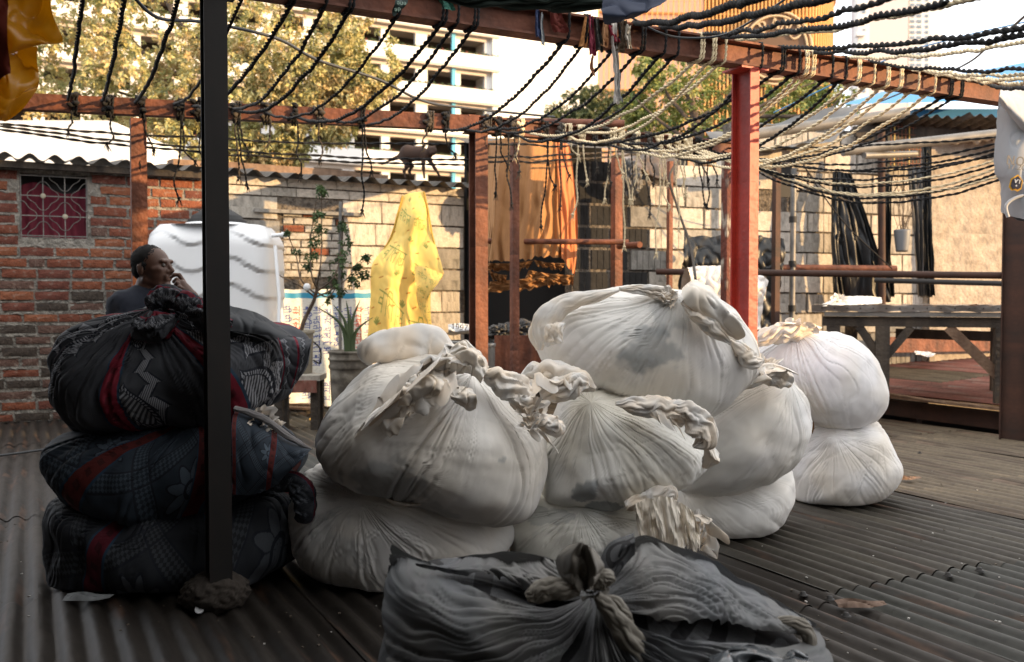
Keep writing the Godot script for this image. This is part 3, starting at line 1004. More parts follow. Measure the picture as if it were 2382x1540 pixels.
func build_ropes() -> void:
	var B: Material = M.black_rope
	var C: Material = M.cream_rope
	# [back u, back v, back depth, front u, front v, sag, material, where]
	var list := [
		[157, 236, 4.83, 208, -6, .05, B, "first black rope from the left, beside the yellow plastic"],
		[236, 238, 4.87, 306, -8, .05, B, "second black rope from the left, above the brick wall"],
		[312, 240, 4.90, 431, -10, .06, B, "third black rope from the left, above the dull red post"],
		[402, 243, 4.92, 572, -4, .08, B, "black rope passing behind the top of the black post"],
		[445, 246, 4.95, 684, 12, .10, B, "black rope just right of the black post"],
		[538, 252, 4.99, 758, 24, .10, B, "black rope over the middle of the leafy tree"],
		[541, 254, 4.99, 815, 32, .13, B, "black rope ending under a green scrap on the front beam"],
		[611, 256, 5.03, 924, 48, .15, B, "black rope ending beside the printed green scrap"],
		[680, 266, 5.07, 1026, 62, .15, B, "black rope at the right edge of the leafy tree"],
		[744, 270, 5.1, 1057, 66, .14, B, "black rope crossing the lowest floors of the white building"],
		[852, 290, 5.14, 1098, 74, .08, B, "steep black rope left of the white gap between buildings"],
		[1030, 300, 5.22, 1309, 98, .10, B, "black rope at the left edge of the white gap"],
		[1075, 298, 5.25, 1353, 112, .12, B, "black rope crossing the middle of the white gap"],
		[1125, 292, 5.3, 1425, 126, .12, B, "black rope below the coloured rags"],
		[1150, 300, 5.4, 1480, 132, .12, B, "black rope ending beside the white rag strips"],
		[1290, 306, 5.6, 1560, 138, .10, B, "black rope just left of the first cream rope"],
		[1200, 298, 5.5, 1615, 146, .14, C, "first cream rope from the left"],
		[1340, 304, 5.7, 1668, 156, .10, C, "second cream rope, ending left of the red post"],
		[1255, 312, 5.6, 1800, 168, .15, B, "black rope passing behind the red post near its top"],
		[1400, 314, 5.8, 1838, 176, .15, B, "lower black rope passing behind the red post"],
		[1440, 322, 5.85, 1870, 184, .17, C, "cream rope between two black ones behind the red post"],
		[1470, 326, 5.9, 1914, 190, .16, B, "black rope over the leafy branch right of the red post"],
		[1480, 328, 5.92, 1975, 202, .20, C, "cream rope over the tarpaulin roof"],
		[1540, 332, 6.0, 2010, 208, .19, C, "cream rope in front of the left end of the blue roof"],
		[1590, 336, 6.05, 2072, 214, .20, C, "cream rope above the sloping grey pipe"],
		[1620, 340, 6.1, 2112, 222, .19, C, "lowest cream rope reaching the beam, over the sloping pipe"],
		[1650, 348, 6.2, 2188, 232, .16, B, "black rope over the corner of the sheet roof"],
		[1180, 302, 5.45, 1530, 138, .17, B, "slack black rope under the white rag strips"],
		[1310, 308, 5.65, 1642, 150, .16, C, "slack cream rope just left of the red post"],
		[1370, 312, 5.75, 1752, 160, .19, B, "slack black rope crossing behind the red post high up"],
		[1420, 318, 5.82, 1855, 180, .21, C, "slack cream rope behind the red post"],
		[1510, 330, 5.95, 1945, 196, .22, B, "slack black rope above the tarpaulin roof"],
		[1565, 334, 6.02, 2042, 212, .24, C, "slack cream rope under the blue roof"],
		[1610, 338, 6.08, 2150, 228, .22, C, "slack cream rope reaching the beam over the sheet roof"],
		[1680, 352, 6.25, 2212, 240, .16, B, "black rope reaching the beam near the grey shirt"],
	]
	var fb_dir := E1
	for q in list.size():
		var s: Array = list[q]
		var at := px(s[0], s[1], s[2])
		var to := on_front(s[3], false)
		var r := .0078 if s[6] == B else .0085
		var t := rope("%s rope stretched between the beams, %s" % ["black" if s[6] == B else "cream", s[7]] if false else s[7], s[6], [sag(at, to, s[5])], r * rng.randf_range(.82, 1.08), "ropes stretched between the two beams", rng.randf_range(.055, .095))
		# turns round the front beam
		var l := G.new()
		loops(l, on_front(s[3]) - UP * .0475, E1, .075, .095, .0062, 1 + (q + 1) % 2)
		part("beam_loop", l, s[6], t)
		# knot and tail at the back
		var k := G.new()
		var dir := (px(1112, 288, 5.26) - px(-60, 232, 4.7)) if s[0] < 1110 else (px(1712, 348, 6.3) - px(1085, 287, 5.24))
		var mid: Vector3
		if s[0] < 1110:
			mid = px(-60, 232, 4.7).lerp(px(1112, 288, 5.26), clampf((s[0] + 60.0) / 1172.0 * .95 + .01, 0, 1))
		else:
			mid = px(1085, 287, 5.24).lerp(px(1712, 348, 6.3), clampf((s[0] - 1085.0) / 627.0 * .92, 0, 1))
		loops(k, mid, dir, .062, .088, .007, 2 + q % 2)
		for j in 5:
			k.ball(Transform3D(Basis(Vector3(.3, 1, .4).normalized(), j * 1.1), mid + Vector3(rng.randf_range(-.02, .02), rng.randf_range(-.03, .05), .045)), Vector3(.02, .012, .012), 7, 5)
		var km: Material = M.cream_rope if s[6] == C else ([M.black_rope, M.grey_rope][q % 2] if q > 3 else B)
		part("knot", k, km, t)
		var tl := G.new()
		var lens := [.10, .16, .34, .42, .22, .30, .34, .12, .28, .20, .46, .10, .14, .05, .34, .40, .12, .44, .52, .24, .62, .30, .34, .66, .5, .16, .34, .40]
		tail(tl, mid + Vector3(rng.randf_range(-.03, .03), -.04, .05), lens[q % 28], .0055, Vector3(rng.randf_range(-.05, .05), 0, 0))
		if lens[q % 28] > .3: tail(tl, mid + Vector3(.02, -.04, .05), lens[q % 28] * .55, .0055, Vector3(.04, 0, 0))
		part("tail", tl, km, t)
		settle(t, Vector3(mid.x, mid.y, mid.z))
	# the same ropes running on from the front beam to behind our right shoulder
	var ons := [
		[1470, 48, 1800, -20, 1.9, B, .012, "thick black rope rising from the beam beside the blue tarpaulin"],
		[1532, 64, 1990, -26, 1.9, B, .012, "second black rope rising from the beam towards the top right"],
		[1628, 72, 2120, -20, 2.0, B, .010, "third black rope rising in front of the louvred building"],
		[1668, 80, 2200, 5, 2.0, B, .0105, "fourth black rope rising across the round emblem"],
		[1700, 100, 2330, -20, 2.0, C, .0105, "cream rope rising across the tall pale tower"],
		[1812, 113, 2420, 58, 2.3, B, .010, "upper black rope of the pair crossing the tower"],
		[1880, 124, 2420, 74, 2.3, B, .012, "lower black rope of the pair crossing the tower"],
		[1962, 142, 2420, 90, 2.6, C, .0095, "cream rope rising right below the crossing black pair"],
		[2010, 150, 2420, 157, 2.9, B, .0095, "black rope running level to the right edge"],
		[2070, 163, 2420, 168, 2.9, C, .0085, "upper cream rope running level to the right edge"],
		[2130, 172, 2420, 181, 3.0, C, .0095, "middle cream rope running level above the grey shirt"],
		[2180, 182, 2420, 190, 3.0, C, .0095, "lower cream rope running level above the grey shirt"],
		[2240, 192, 2420, 201, 3.1, B, .009, "black rope holding up the grey shirt"],
	]
	for s in ons:
		var at := on_front(s[0])
		at.y += .012
		var to := px(s[2], s[3], s[4])
		var t := rope(s[7], s[5], [sag(at, to, .02, .008)], s[6] * rng.randf_range(.74, .92), "ropes running from the beam towards us", rng.randf_range(.055, .085))
		settle(t, on_front(s[0]))
	# the sagging bundle at the right, from behind the shirt to the back beam
	var low := [
		[2335, 318, 4.9, 1660, 345, .02, B], [2335, 330, 4.9, 1680, 352, .10, B], [2335, 342, 4.9, 1690, 352, .12, B],
		[2335, 358, 5.0, 1700, 358, .10, B], [2335, 366, 4.9, 1700, 362, .16, C], [2335, 377, 4.9, 1700, 364, .16, B],
		[2335, 385, 4.9, 1712, 360, .20, C], [2335, 396, 4.9, 1700, 350, .22, B], [2330, 408, 4.9, 1712, 366, .17, C], [2330, 416, 4.9, 1712, 368, .20, B],
		[2330, 350, 4.8, 1705, 372, .14, B],
	]
	var names := ["topmost", "second", "third", "fourth", "upper pale", "sixth", "middle pale", "deep hanging", "lowest pale", "lowest", "steepest"]
	for k in low.size():
		var s: Array = low[k]
		var a := px(s[0], s[1], s[2])
		var b := px(s[3], s[4], 6.35)
		var t := rope("%s %s rope of the slack bundle sagging behind the grey shirt" % [names[k], "black" if s[6] == B else "cream"], s[6], [sag(a, b, s[5])], rng.randf_range(.006, .0078), "slack ropes at the right", rng.randf_range(.07, .12))
		settle(t, b)
	# thin horizontal lines running behind the back beam at the left
	var thin := [
		[-40, 285, 5.3, 1110, 333, 6.2, .04, "upper thin black line running behind the back beam"],
		[-40, 288, 5.2, 1110, 372, 6.2, .05, "middle thin black line running above the wavy roof"],
		[-40, 296, 5.1, 1110, 384, 6.2, .05, "lower thin black line running above the wavy roof"],
		[1105, 333, 6.0, 1720, 325, 7.2, .03, "thin black line crossing the top of the brown cloth"],
		[1105, 366, 6.0, 1560, 340, 7.2, .02, "upper grey line crossing the brown cloth"],
		[1105, 376, 6.0, 1560, 347, 7.2, .03, "lower grey line crossing the brown cloth"],
	]
	for s in thin:
		var a := px(s[0], s[1], s[2])
		var b := px(s[3], s[4], s[5])
		settle(rope(s[7], B if s[0] < 0 else M.grey_rope, [sag(a, b, s[6])], .0075, "thin lines behind the beams", .16), a)
	# cables
	var cabs := [
		[PackedVector3Array([px(310, -8, 3.6), px(370, 42, 3.7), px(478, 52, 3.9), px(640, 88, 4.2), px(740, 140, 4.5), px(880, 185, 4.8), px(985, 235, 5.1), px(1090, 252, 5.4), px(1290, 272, 5.9)]), .007, "black electric cable looping across the tree and the white building", M.cable],
		[PackedVector3Array([px(1468, 40, 3.5), px(1530, 74, 3.5), px(1590, 88, 3.5), px(1680, 82, 3.4), px(1760, 42, 3.2), px(1835, -8, 3.0)]), .004, "thin grey cord drooping in front of the rusty beam", M.cable],
		[PackedVector3Array([px(2390, 32, 4.0), px(2300, 108, 5.0), px(2215, 165, 6.0), px(1990, 260, 8.0)]), .006, "thin dark wire slanting down the sky at the right", M.cable],
		[PackedVector3Array([px(2390, 50, 6.0), px(2210, 92, 6.5), px(2060, 140, 7.0), px(1800, 262, 8.0)]), .005, "thin teal wire slanting gently over the tower", M.blue_sheet],
		[PackedVector3Array([px(1590, 360, 6.9), px(1558, 410, 6.7), px(1575, 480, 6.6), px(1605, 570, 6.2), px(1618, 650, 5.5)]), .009, "dark rope running down from the beam to the top sack", M.grey_rope],
		[PackedVector3Array([px(1880, 400, 8.5), px(1920, 440, 8.6), px(1985, 470, 8.8), px(2060, 462, 8.9), px(2090, 430, 9.0)]), .006, "loose brown rope looping across the pale block wall", M.grey_rope],
		[PackedVector3Array([px(1850, 350, 8.4), px(1905, 440, 8.5), px(1975, 530, 8.6), px(2075, 625, 8.8)]), .006, "thin dark cord slanting down the block wall", M.black_rope],
	]
	for s in cabs:
		var g := G.new()
		g.tube(spline(s[0], 60), PackedFloat32Array([s[1]]), 6)
		tag(part("cable" if s[3] == M.cable else "cord", g, s[3], self), s[2], "cable" if s[3] == M.cable else "cord")

# ---------- sacks ----------
class Sack:
	var centre: Vector3
	var table := PackedFloat32Array()
	var front := 0.3
	var back := 0.3
	var power := 2.3
	var low := 0.0        # height of what it lies on
	func reach(phi: float) -> float:
		var f := fposmod(phi / TAU, 1.0) * table.size()
		var k := int(f) % table.size()
		return lerpf(table[k], table[(k + 1) % table.size()], f - floorf(f))
	func at(d: Vector3) -> Vector3:
		# d: unit direction, x right, y up, z towards us
		var rho := sqrt(d.x * d.x + d.y * d.y)
		var phi := atan2(d.y, d.x)
		var a := atan2(absf(d.z), rho)
		var q := pow(cos(a), 2.0 / power)
		var w := pow(sin(a), 2.0 / power)
		var r := reach(phi) * q
		return Vector3(cos(phi) * r, sin(phi) * r, (front if d.z > 0 else -back) * w)
	func over(xy: Vector2) -> Vector3:
		# the front of the sack over a place in its own plane
		var r := reach(atan2(xy.y, xy.x))
		var q := minf(xy.length() / r, 1.0)
		return Vector3(xy.x, xy.y, front * pow(maxf(1.0 - pow(q, power), 0.0), 1.0 / power))

func outline(pts: Array, o: Array, z: float, smooth_ := 3) -> Sack:
	var s := Sack.new()
	var p := PackedVector2Array()
	var lo := Vector2(1e9, 1e9)
	var hi := -lo
	for k in range(0, pts.size(), 2):
		var q := px(o[0] + pts[k] * o[2], o[1] + pts[k + 1] * o[2], z)
		p.append(Vector2(q.x, q.y))
		lo = lo.min(p[-1]); hi = hi.max(p[-1])
	var c := (lo + hi) * .5
	s.centre = Vector3(c.x, c.y, -z)
	var n_ := 180
	s.table.resize(n_)
	for k in n_:
		var d := Vector2.from_angle(TAU * k / n_)
		var best := 0.02
		for j in p.size():
			var hit = Geometry2D.segment_intersects_segment(c, c + d * 5.0, p[j], p[(j + 1) % p.size()])
			if hit != null: best = maxf(best, c.distance_to(hit))
		s.table[k] = best
	for pass_ in smooth_:
		var t := s.table.duplicate()
		for k in n_: s.table[k] = (t[(k + n_ - 1) % n_] + t[k] * 2.0 + t[(k + 1) % n_]) * .25
	return s

func ridge(x: float) -> float:
	return pow(1.0 - absf(clampf(x * 1.6, -1, 1)), 2.6)
func crease(x: float) -> float:
	return pow(1.0 - absf(clampf(x * 1.7, -1, 1)), 5.0)

# opts: front, back, power, knots [[u, v, reach, amplitude], ...], stains [[u, v, ru, rv, dark], ...], size, tint, uv
func sack_mesh(s: Sack, z: float, seed_: int, opts: Dictionary) -> ArrayMesh:
	var g := G.new()
	var n_: int = opts.get("grid", 76)
	var knots := []
	for k in opts.get("knots", []):
		var q := px(k[0], k[1], z) - s.centre
		var w := s.over(Vector2(q.x, q.y))
		if k.size() > 4: w.z = k[4]
		var ax := w.normalized()
		var e := ax.cross(Vector3(.2, .1, 1).normalized() if absf(ax.z) < .9 else UP).normalized()
		knots.append([w, ax, e, ax.cross(e), k[2], k[3]])
	var stains := []
	for k in opts.get("stains", []):
		var q := px(k[0], k[1], z) - s.centre
		stains.append([Vector2(q.x, q.y), k[2] * z / FOCAL, k[3] * z / FOCAL, k[4]])
	var tint: Color = opts.get("tint", Color(.80, .785, .755))
	var warm: Color = opts.get("warm", Color(.82, .765, .68))
	var cold: Color = opts.get("cold", Color(.68, .68, .70))
	var lump: float = opts.get("lump", .021)
	var polar: bool = opts.get("polar", false)
	var scale_: float = opts.get("uv", 1.6)
	var so := seed_ * 13.7
	# the mesh runs out from the main knot, so that its lines follow the gathers
	var pole := Vector3(0, 0, 1)
	var pw := Vector3.ZERO
	if knots.size():
		pw = knots[0][0]
		var ph0 := atan2(pw.y, pw.x)
		var ca0 := pow(clampf(Vector2(pw.x, pw.y).length() / s.reach(ph0), 0, 1), s.power * .5)
		pole = Vector3(cos(ph0) * ca0, sin(ph0) * ca0, sqrt(maxf(1.0 - ca0 * ca0, 0.0))).normalized()
	var pe := pole.cross(Vector3(.1, 1, .2).normalized() if absf(pole.y) < .9 else Vector3.RIGHT).normalized()
	var pf := pole.cross(pe)
	var nph := int(n_ * 4.4)
	var nth := int(n_ * 1.35)
	if true:
		var p := PackedVector3Array()
		var uv := PackedVector2Array()
		var cc := PackedColorArray()
		for j in nth + 1:
			var th := PI * pow(float(j) / nth, 1.12)
			for k in nph:
				var fi := -TAU * k / nph
				var d := pole * cos(th) + (pe * cos(fi) + pf * sin(fi)) * maxf(sin(th), .0005)
				d = d.normalized()
				var q := s.at(d)
				var out := Vector3(q.x / (s.table[0] * s.table[0]), q.y / .06, q.z / (s.front * s.front)).normalized()
				out = (out + d).normalized()
				var disp := lump * noise.get_noise_3d(q.x * 3.6 + so, q.y * 3.6, q.z * 3.6)
				disp += lump * .10 * noise.get_noise_3d(q.x * 13.0 + so, q.y * 13.0, q.z * 13.0)
				var near := 0.0
				var ang := 0.0
				var dist := 1.0
				var main := true
				for kn in knots:
					var r: Vector3 = q - kn[0]
					var al := atan2(r.dot(kn[3]), r.dot(kn[2]))
					var gd := r.length()
					if gd < dist or dist == 1.0:
						ang = al; dist = gd
					var warp := al + .09 * noise.get_noise_2d(gd * 3.0 + so, al * 1.5) + .35 * noise.get_noise_2d(al * .9 + so, 4.0)
					var ca := cos(warp)
					var sa := sin(warp)
					var gg: float = gd / kn[4]
					var amp: float = kn[5] * gg * 2.7 * exp(-gg * 1.12) * (0.12 + 1.25 * clampf(.45 + 1.3 * noise.get_noise_2d(ca * 1.7 + so, sa * 1.7), 0, 1))
					var f1 := fine.get_noise_3d(ca * 4.2 + so, sa * 4.2, gd * .7)
					var f2 := fine.get_noise_3d(ca * 9.5 + so * 2.0, sa * 9.5, gd * 1.0)
					disp -= amp * (crease(f1) * .85 + crease(f2) * .70 - .30 + .25 * f1) if main else amp * .8 * (ridge(f1) - .3)
					main = false
					# pulled up to the neck
					near = maxf(near, exp(-gg * gg * 1.5))
					disp += .018 * exp(-gg * gg * 5.0)
				q += out * disp
				var world := s.centre + q
				var lowest: float = opts.get("low", -9.0)
				if world.y < lowest + .02:
					world.y = lowest + .02 * exp((world.y - lowest - .02) / .02)
				p.append(world)
				uv.append(Vector2(ang * .42, dist * 1.9) if polar else Vector2(q.x, -q.y) * scale_)
				var t := noise.get_noise_3d(q.x * 3.0 + so, q.y * 3.0 + 7.0, q.z * 3.0)
				var t2 := noise.get_noise_3d(q.x * 2.1 + 70.0 + so, q.y * 2.1, q.z * 2.1)
				var col := tint.lerp(warm, clampf(t * 1.2 + .25, 0, .9)).lerp(cold, clampf(t2 * 1.0 - .12, 0, .5))
				if q.z > -.05:
					for st in stains:
						var w := Vector2((q.x - st[0].x) / st[1], (q.y - st[0].y) / st[2])
						var e := w.length() + .55 * noise.get_noise_2d(q.x * 11.0 + so, q.y * 11.0) + .16 * noise.get_noise_2d(q.x * 34.0, q.y * 34.0 + so)
						var soft: float = .10 if st[3] > 0 else .45
						var depth: float = absf(st[3])
						var m := smoothstep(1.0 + soft * .5, 1.0 - soft * .5, e)
						col = col.lerp(Color(.235, .26, .275), m * depth)
				# grubby marks
				var gr := noise.get_noise_3d(q.x * 9 + 31.0 + so, q.y * 9, q.z * 9)
				col = col * (1.0 - .10 * smoothstep(.25, .6, gr))
				col.a = 1.0
				cc.append(col)
		g.grid(nph, nth + 1, p, uv, true, false, cc)
	return g.mesh()

# a lump of crumpled cloth
func wad(at: Vector3, r: Vector3, tilt: float, seed_: int, amp := .32, freq := 1.6, n_ := 56) -> G:
	var g := G.new()
	var p := PackedVector3Array()
	var uv := PackedVector2Array()
	var cc := PackedColorArray()
	var b := Basis(Vector3.BACK, tilt)
	var so := seed_ * 7.3
	for j in n_ + 1:
		for k in n_ * 2:
			var th := PI * j / n_
			var ph := -TAU * k / (n_ * 2)
			var d := Vector3(sin(th) * cos(ph), -cos(th), sin(th) * sin(ph))
			var wx := noise.get_noise_3d(d.x * 1.1 + so, d.y * 1.1, d.z * 1.1)
			var wy := noise.get_noise_3d(d.x * 1.1, d.y * 1.1 + so + 20.0, d.z * 1.1)
			var e := d * freq * .62 + Vector3(wx, wy, wx - wy) * .8
			var f1 := fine.get_noise_3d(e.x + so, e.y, e.z)
			var f2 := fine.get_noise_3d(e.x * 2.3, e.y * 2.3 + so, e.z * 2.3)
			var h := 1.0 + amp * (pow(absf(f1), .7) * 2.0 - .8 + .30 * pow(absf(f2), .7))
			p.append(at + b * (d * r * h))
			uv.append(Vector2(float(k) / n_, float(j) / n_))
			var t := clampf(.5 + noise.get_noise_3d(d.x * 1.5 + so, d.y * 1.5, d.z), 0, 1)
			cc.append(Color(.84, .73, .60).lerp(Color(.78, .755, .72), t))
	g.grid(n_ * 2, n_ + 1, p, uv, true, false, cc)
	return g

# a rosette of gathered cloth: a wavy strip wound round itself
func rose(at: Vector3, r: Vector3, tilt: float, seed_: int, amp := .3, turns := 1.9) -> G:
	var g := G.new()
	var nu := 150
	var nv := 18
	var p := PackedVector3Array()
	var uv := PackedVector2Array()
	var cc := PackedColorArray()
	var so := seed_ * 4.7
	var b := Basis(Vector3.BACK, tilt) * Basis(Vector3.RIGHT, .75 + .25 * sin(so))
	for j in nv:
		var t := float(j) / (nv - 1)
		for k in nu:
			var f := float(k) / (nu - 1)
			var a := f * TAU * turns + so
			var n1 := fine.get_noise_3d(cos(a) * .9 + so, sin(a) * .9, f * 2.0)
			var n2 := fine.get_noise_3d(cos(a) * 2.2 + so, sin(a) * 2.2, f * 3.0 + t * .8)
			var rad := .16 + .62 * f + .30 * t * t * (1.0 + n1) + (.10 + .16 * t) * n2 * .9
			var h := (t - .45) * (1.25 - .75 * f) + .45 * n1 * t - .25 * f * t * t
			var q := Vector3(cos(a) * rad * (1.0 + .35 * n1), h, sin(a) * rad * (1.0 - .3 * n1))
			p.append(at + b * (q * r * 1.15))
			uv.append(Vector2(f * 4.0, t))
			var m := clampf(.5 + n1, 0, 1)
			cc.append(Color(.84, .73, .60).lerp(Color(.78, .755, .72), m))
	g.grid(nu, nv, p, uv, false, false, cc)
	return g

# gathered cloth running along a line: a twisted roll with folds along it
func roll(pts: PackedVector3Array, radii: Array, seed_: int, amp := .30, folds := 1.7, squash := 1.0, steps := 70) -> G:
	var g := G.new()
	var line := spline(pts, steps)
	var p := PackedVector3Array()
	var uv := PackedVector2Array()
	var cc := PackedColorArray()
	var nu := 56
	var so := seed_ * 5.9
	var side := Vector3.ZERO
	for j in steps:
		var f := float(j) / (steps - 1)
		var d := (line[mini(j + 1, steps - 1)] - line[maxi(j - 1, 0)]).normalized()
		if side == Vector3.ZERO: side = d.cross(Vector3(0.1, 0, 1)).normalized()
		side = (side - d * side.dot(d)).normalized()
		var w := d.cross(side)
		var fr := f * (radii.size() - 1)
		var k0 := mini(int(fr), radii.size() - 2)
		var r := lerpf(radii[k0], radii[k0 + 1], smoothstep(0, 1, fr - k0))
		for k in nu:
			var a := TAU * k / nu
			var tw := a + f * 2.2 + .5 * noise.get_noise_2d(f * 4.0 + so, 3.0)
			var n1 := fine.get_noise_3d(cos(tw) * folds * .55 + so, sin(tw) * folds * .55, f * 1.1)
			var n2 := fine.get_noise_3d(cos(tw) * folds * 1.2 + so, sin(tw) * folds * 1.2, f * 2.2)
			var h := 1.0 + amp * (pow(absf(n1), .7) * 2.2 - .8) + amp * .42 * (.55 - 2.0 * absf(n2))
			h += .22 * noise.get_noise_3d(cos(a) * .6 + so, sin(a) * .6, f * 3.0)
			p.append(line[j] + (side * cos(a) * squash + w * sin(a)) * r * h)
			uv.append(Vector2(float(k) / nu, f * 3.0))
			var t := clampf(.5 + noise.get_noise_2d(f * 3.0 + so, a * .3), 0, 1)
			cc.append(Color(.84, .73, .60).lerp(Color(.78, .76, .73), t))
	g.grid(nu, steps, p, uv, true, false, cc)
	return g

# loose cloth hanging or standing from a line of roots: it arches over and ripples more towards its free edge
func frill(root: PackedVector3Array, up: Vector3, out: Vector3, width: float, arc: float, amp: float, seed_: int, waves := 5.0, nu := 110, nv := 26) -> G:
	var g := G.new()
	var line := spline(root, nu)
	var p := PackedVector3Array()
	var uv := PackedVector2Array()
	var cc := PackedColorArray()
	var so := seed_ * 3.1
	width *= .9
	var ra := width / arc
	for j in nv:
		var t := float(j) / (nv - 1)
		for k in nu:
			var f := float(k) / (nu - 1)
			var al := (line[mini(k + 1, nu - 1)] - line[maxi(k - 1, 0)]).normalized()
			var wd := (1.0 + .45 * noise.get_noise_2d(f * 4.0 + so, 9.0)) * clampf(sqrt(sin(PI * f)) * 1.25, .05, 1.0)
			var a := arc * t * (1.0 + .3 * noise.get_noise_2d(f * 3.0, so))
			var q := line[k] + (up * sin(a) + out * (1.0 - cos(a))) * ra * wd
			var s1 := fine.get_noise_3d(f * waves * .75 + so, t * .7, so)
			var s2 := fine.get_noise_3d(f * waves * 1.7 + so, t * 1.2, so + 9.0)
			var nrm := (out * sin(a) * .5 + up * cos(a) * -.3 + out).normalized()
			var tp := clampf(minf(f, 1.0 - f) * 7.0, 0.0, 1.0)
			var h := tp * amp * (t * .85 + .15) * (s1 * 2.4 + s2 * .9 + .5 * (.5 - absf(fine.get_noise_3d(f * waves * 2.4 + so, t * 2.0, so + 5.0))))
			q += nrm * h + al * tp * amp * t * 1.3 * fine.get_noise_2d(f * waves * 1.3 + 40.0, t + so)
			p.append(q)
			uv.append(Vector2(f * 2, t))
			var m := clampf(.5 + noise.get_noise_2d(f * 3.0 + so, t), 0, 1)
			cc.append(Color(.84, .73, .60).lerp(Color(.78, .755, .72), m))
	g.grid(nu, nv, p, uv, false, false, cc)
	return g

# cloth through rows of control points, rippled
func cloth(rows: Array, nu: int, nv: int, seed_: int, amp := .004, freq := 10.0, c0 := Color(.79, .77, .73), c1 := Color(.84, .74, .61)) -> G:
	var g := G.new()
	var lines: Array[PackedVector3Array] = []
	for r in rows: lines.append(spline(r, nu))
	var p := PackedVector3Array()
	p.resize(nu * nv)
	var uv := PackedVector2Array()
	var cc := PackedColorArray()
	for k in nu:
		var col := PackedVector3Array()
		for l in lines: col.append(l[k])
		var sp := spline(col, nv)
		for j in nv: p[j * nu + k] = sp[j]
	for j in nv:
		for k in nu:
			var q := p[j * nu + k]
			var n_ := noise.get_noise_3d(q.x * freq + seed_, q.y * freq * .7, q.z * freq)
			var r := ridge(fine.get_noise_3d(q.x * freq * 1.7 + seed_, q.y * freq, q.z * freq))
			p[j * nu + k] = q + Vector3(.2, .3, 1).normalized() * (amp * 1.6 * n_ - amp * r)
			uv.append(Vector2(float(k) / (nu - 1), float(j) / (nv - 1)))
			cc.append(c0.lerp(c1, clampf(.5 + n_, 0, 1)))
	g.grid(nu, nv, p, uv, false, false, cc)
	return g

func pts(a: Array, z: float, dz := []) -> PackedVector3Array:
	var o := PackedVector3Array()
	for k in range(0, a.size(), 2):
		o.append(px(a[k], a[k + 1], z + (dz[k / 2] if dz.size() else 0.0)))
	return o

func white_sack(label: String, pl: Array, o: Array, z: float, seed_: int, opts: Dictionary) -> Node3D:
	var s := outline(pl, o, z, opts.get("smooth", 3))
	s.front = opts.get("front", .32)
	s.back = opts.get("back", .32)
	s.power = opts.get("power", 2.3)
	var t := thing("laundry_sack", label, "sack", Transform3D(), "white sacks of laundry")
	put("bag", sack_mesh(s, z, seed_, opts), opts.get("mat", M.white_cloth), t)
	t.set_meta("base", Vector3(s.centre.x, maxf(s.centre.y - s.reach(-PI / 2), 0.0), s.centre.z))
	return t
func close(t: Node3D) -> void:
	settle(t, t.get_meta("base"))
	t.remove_meta("base")

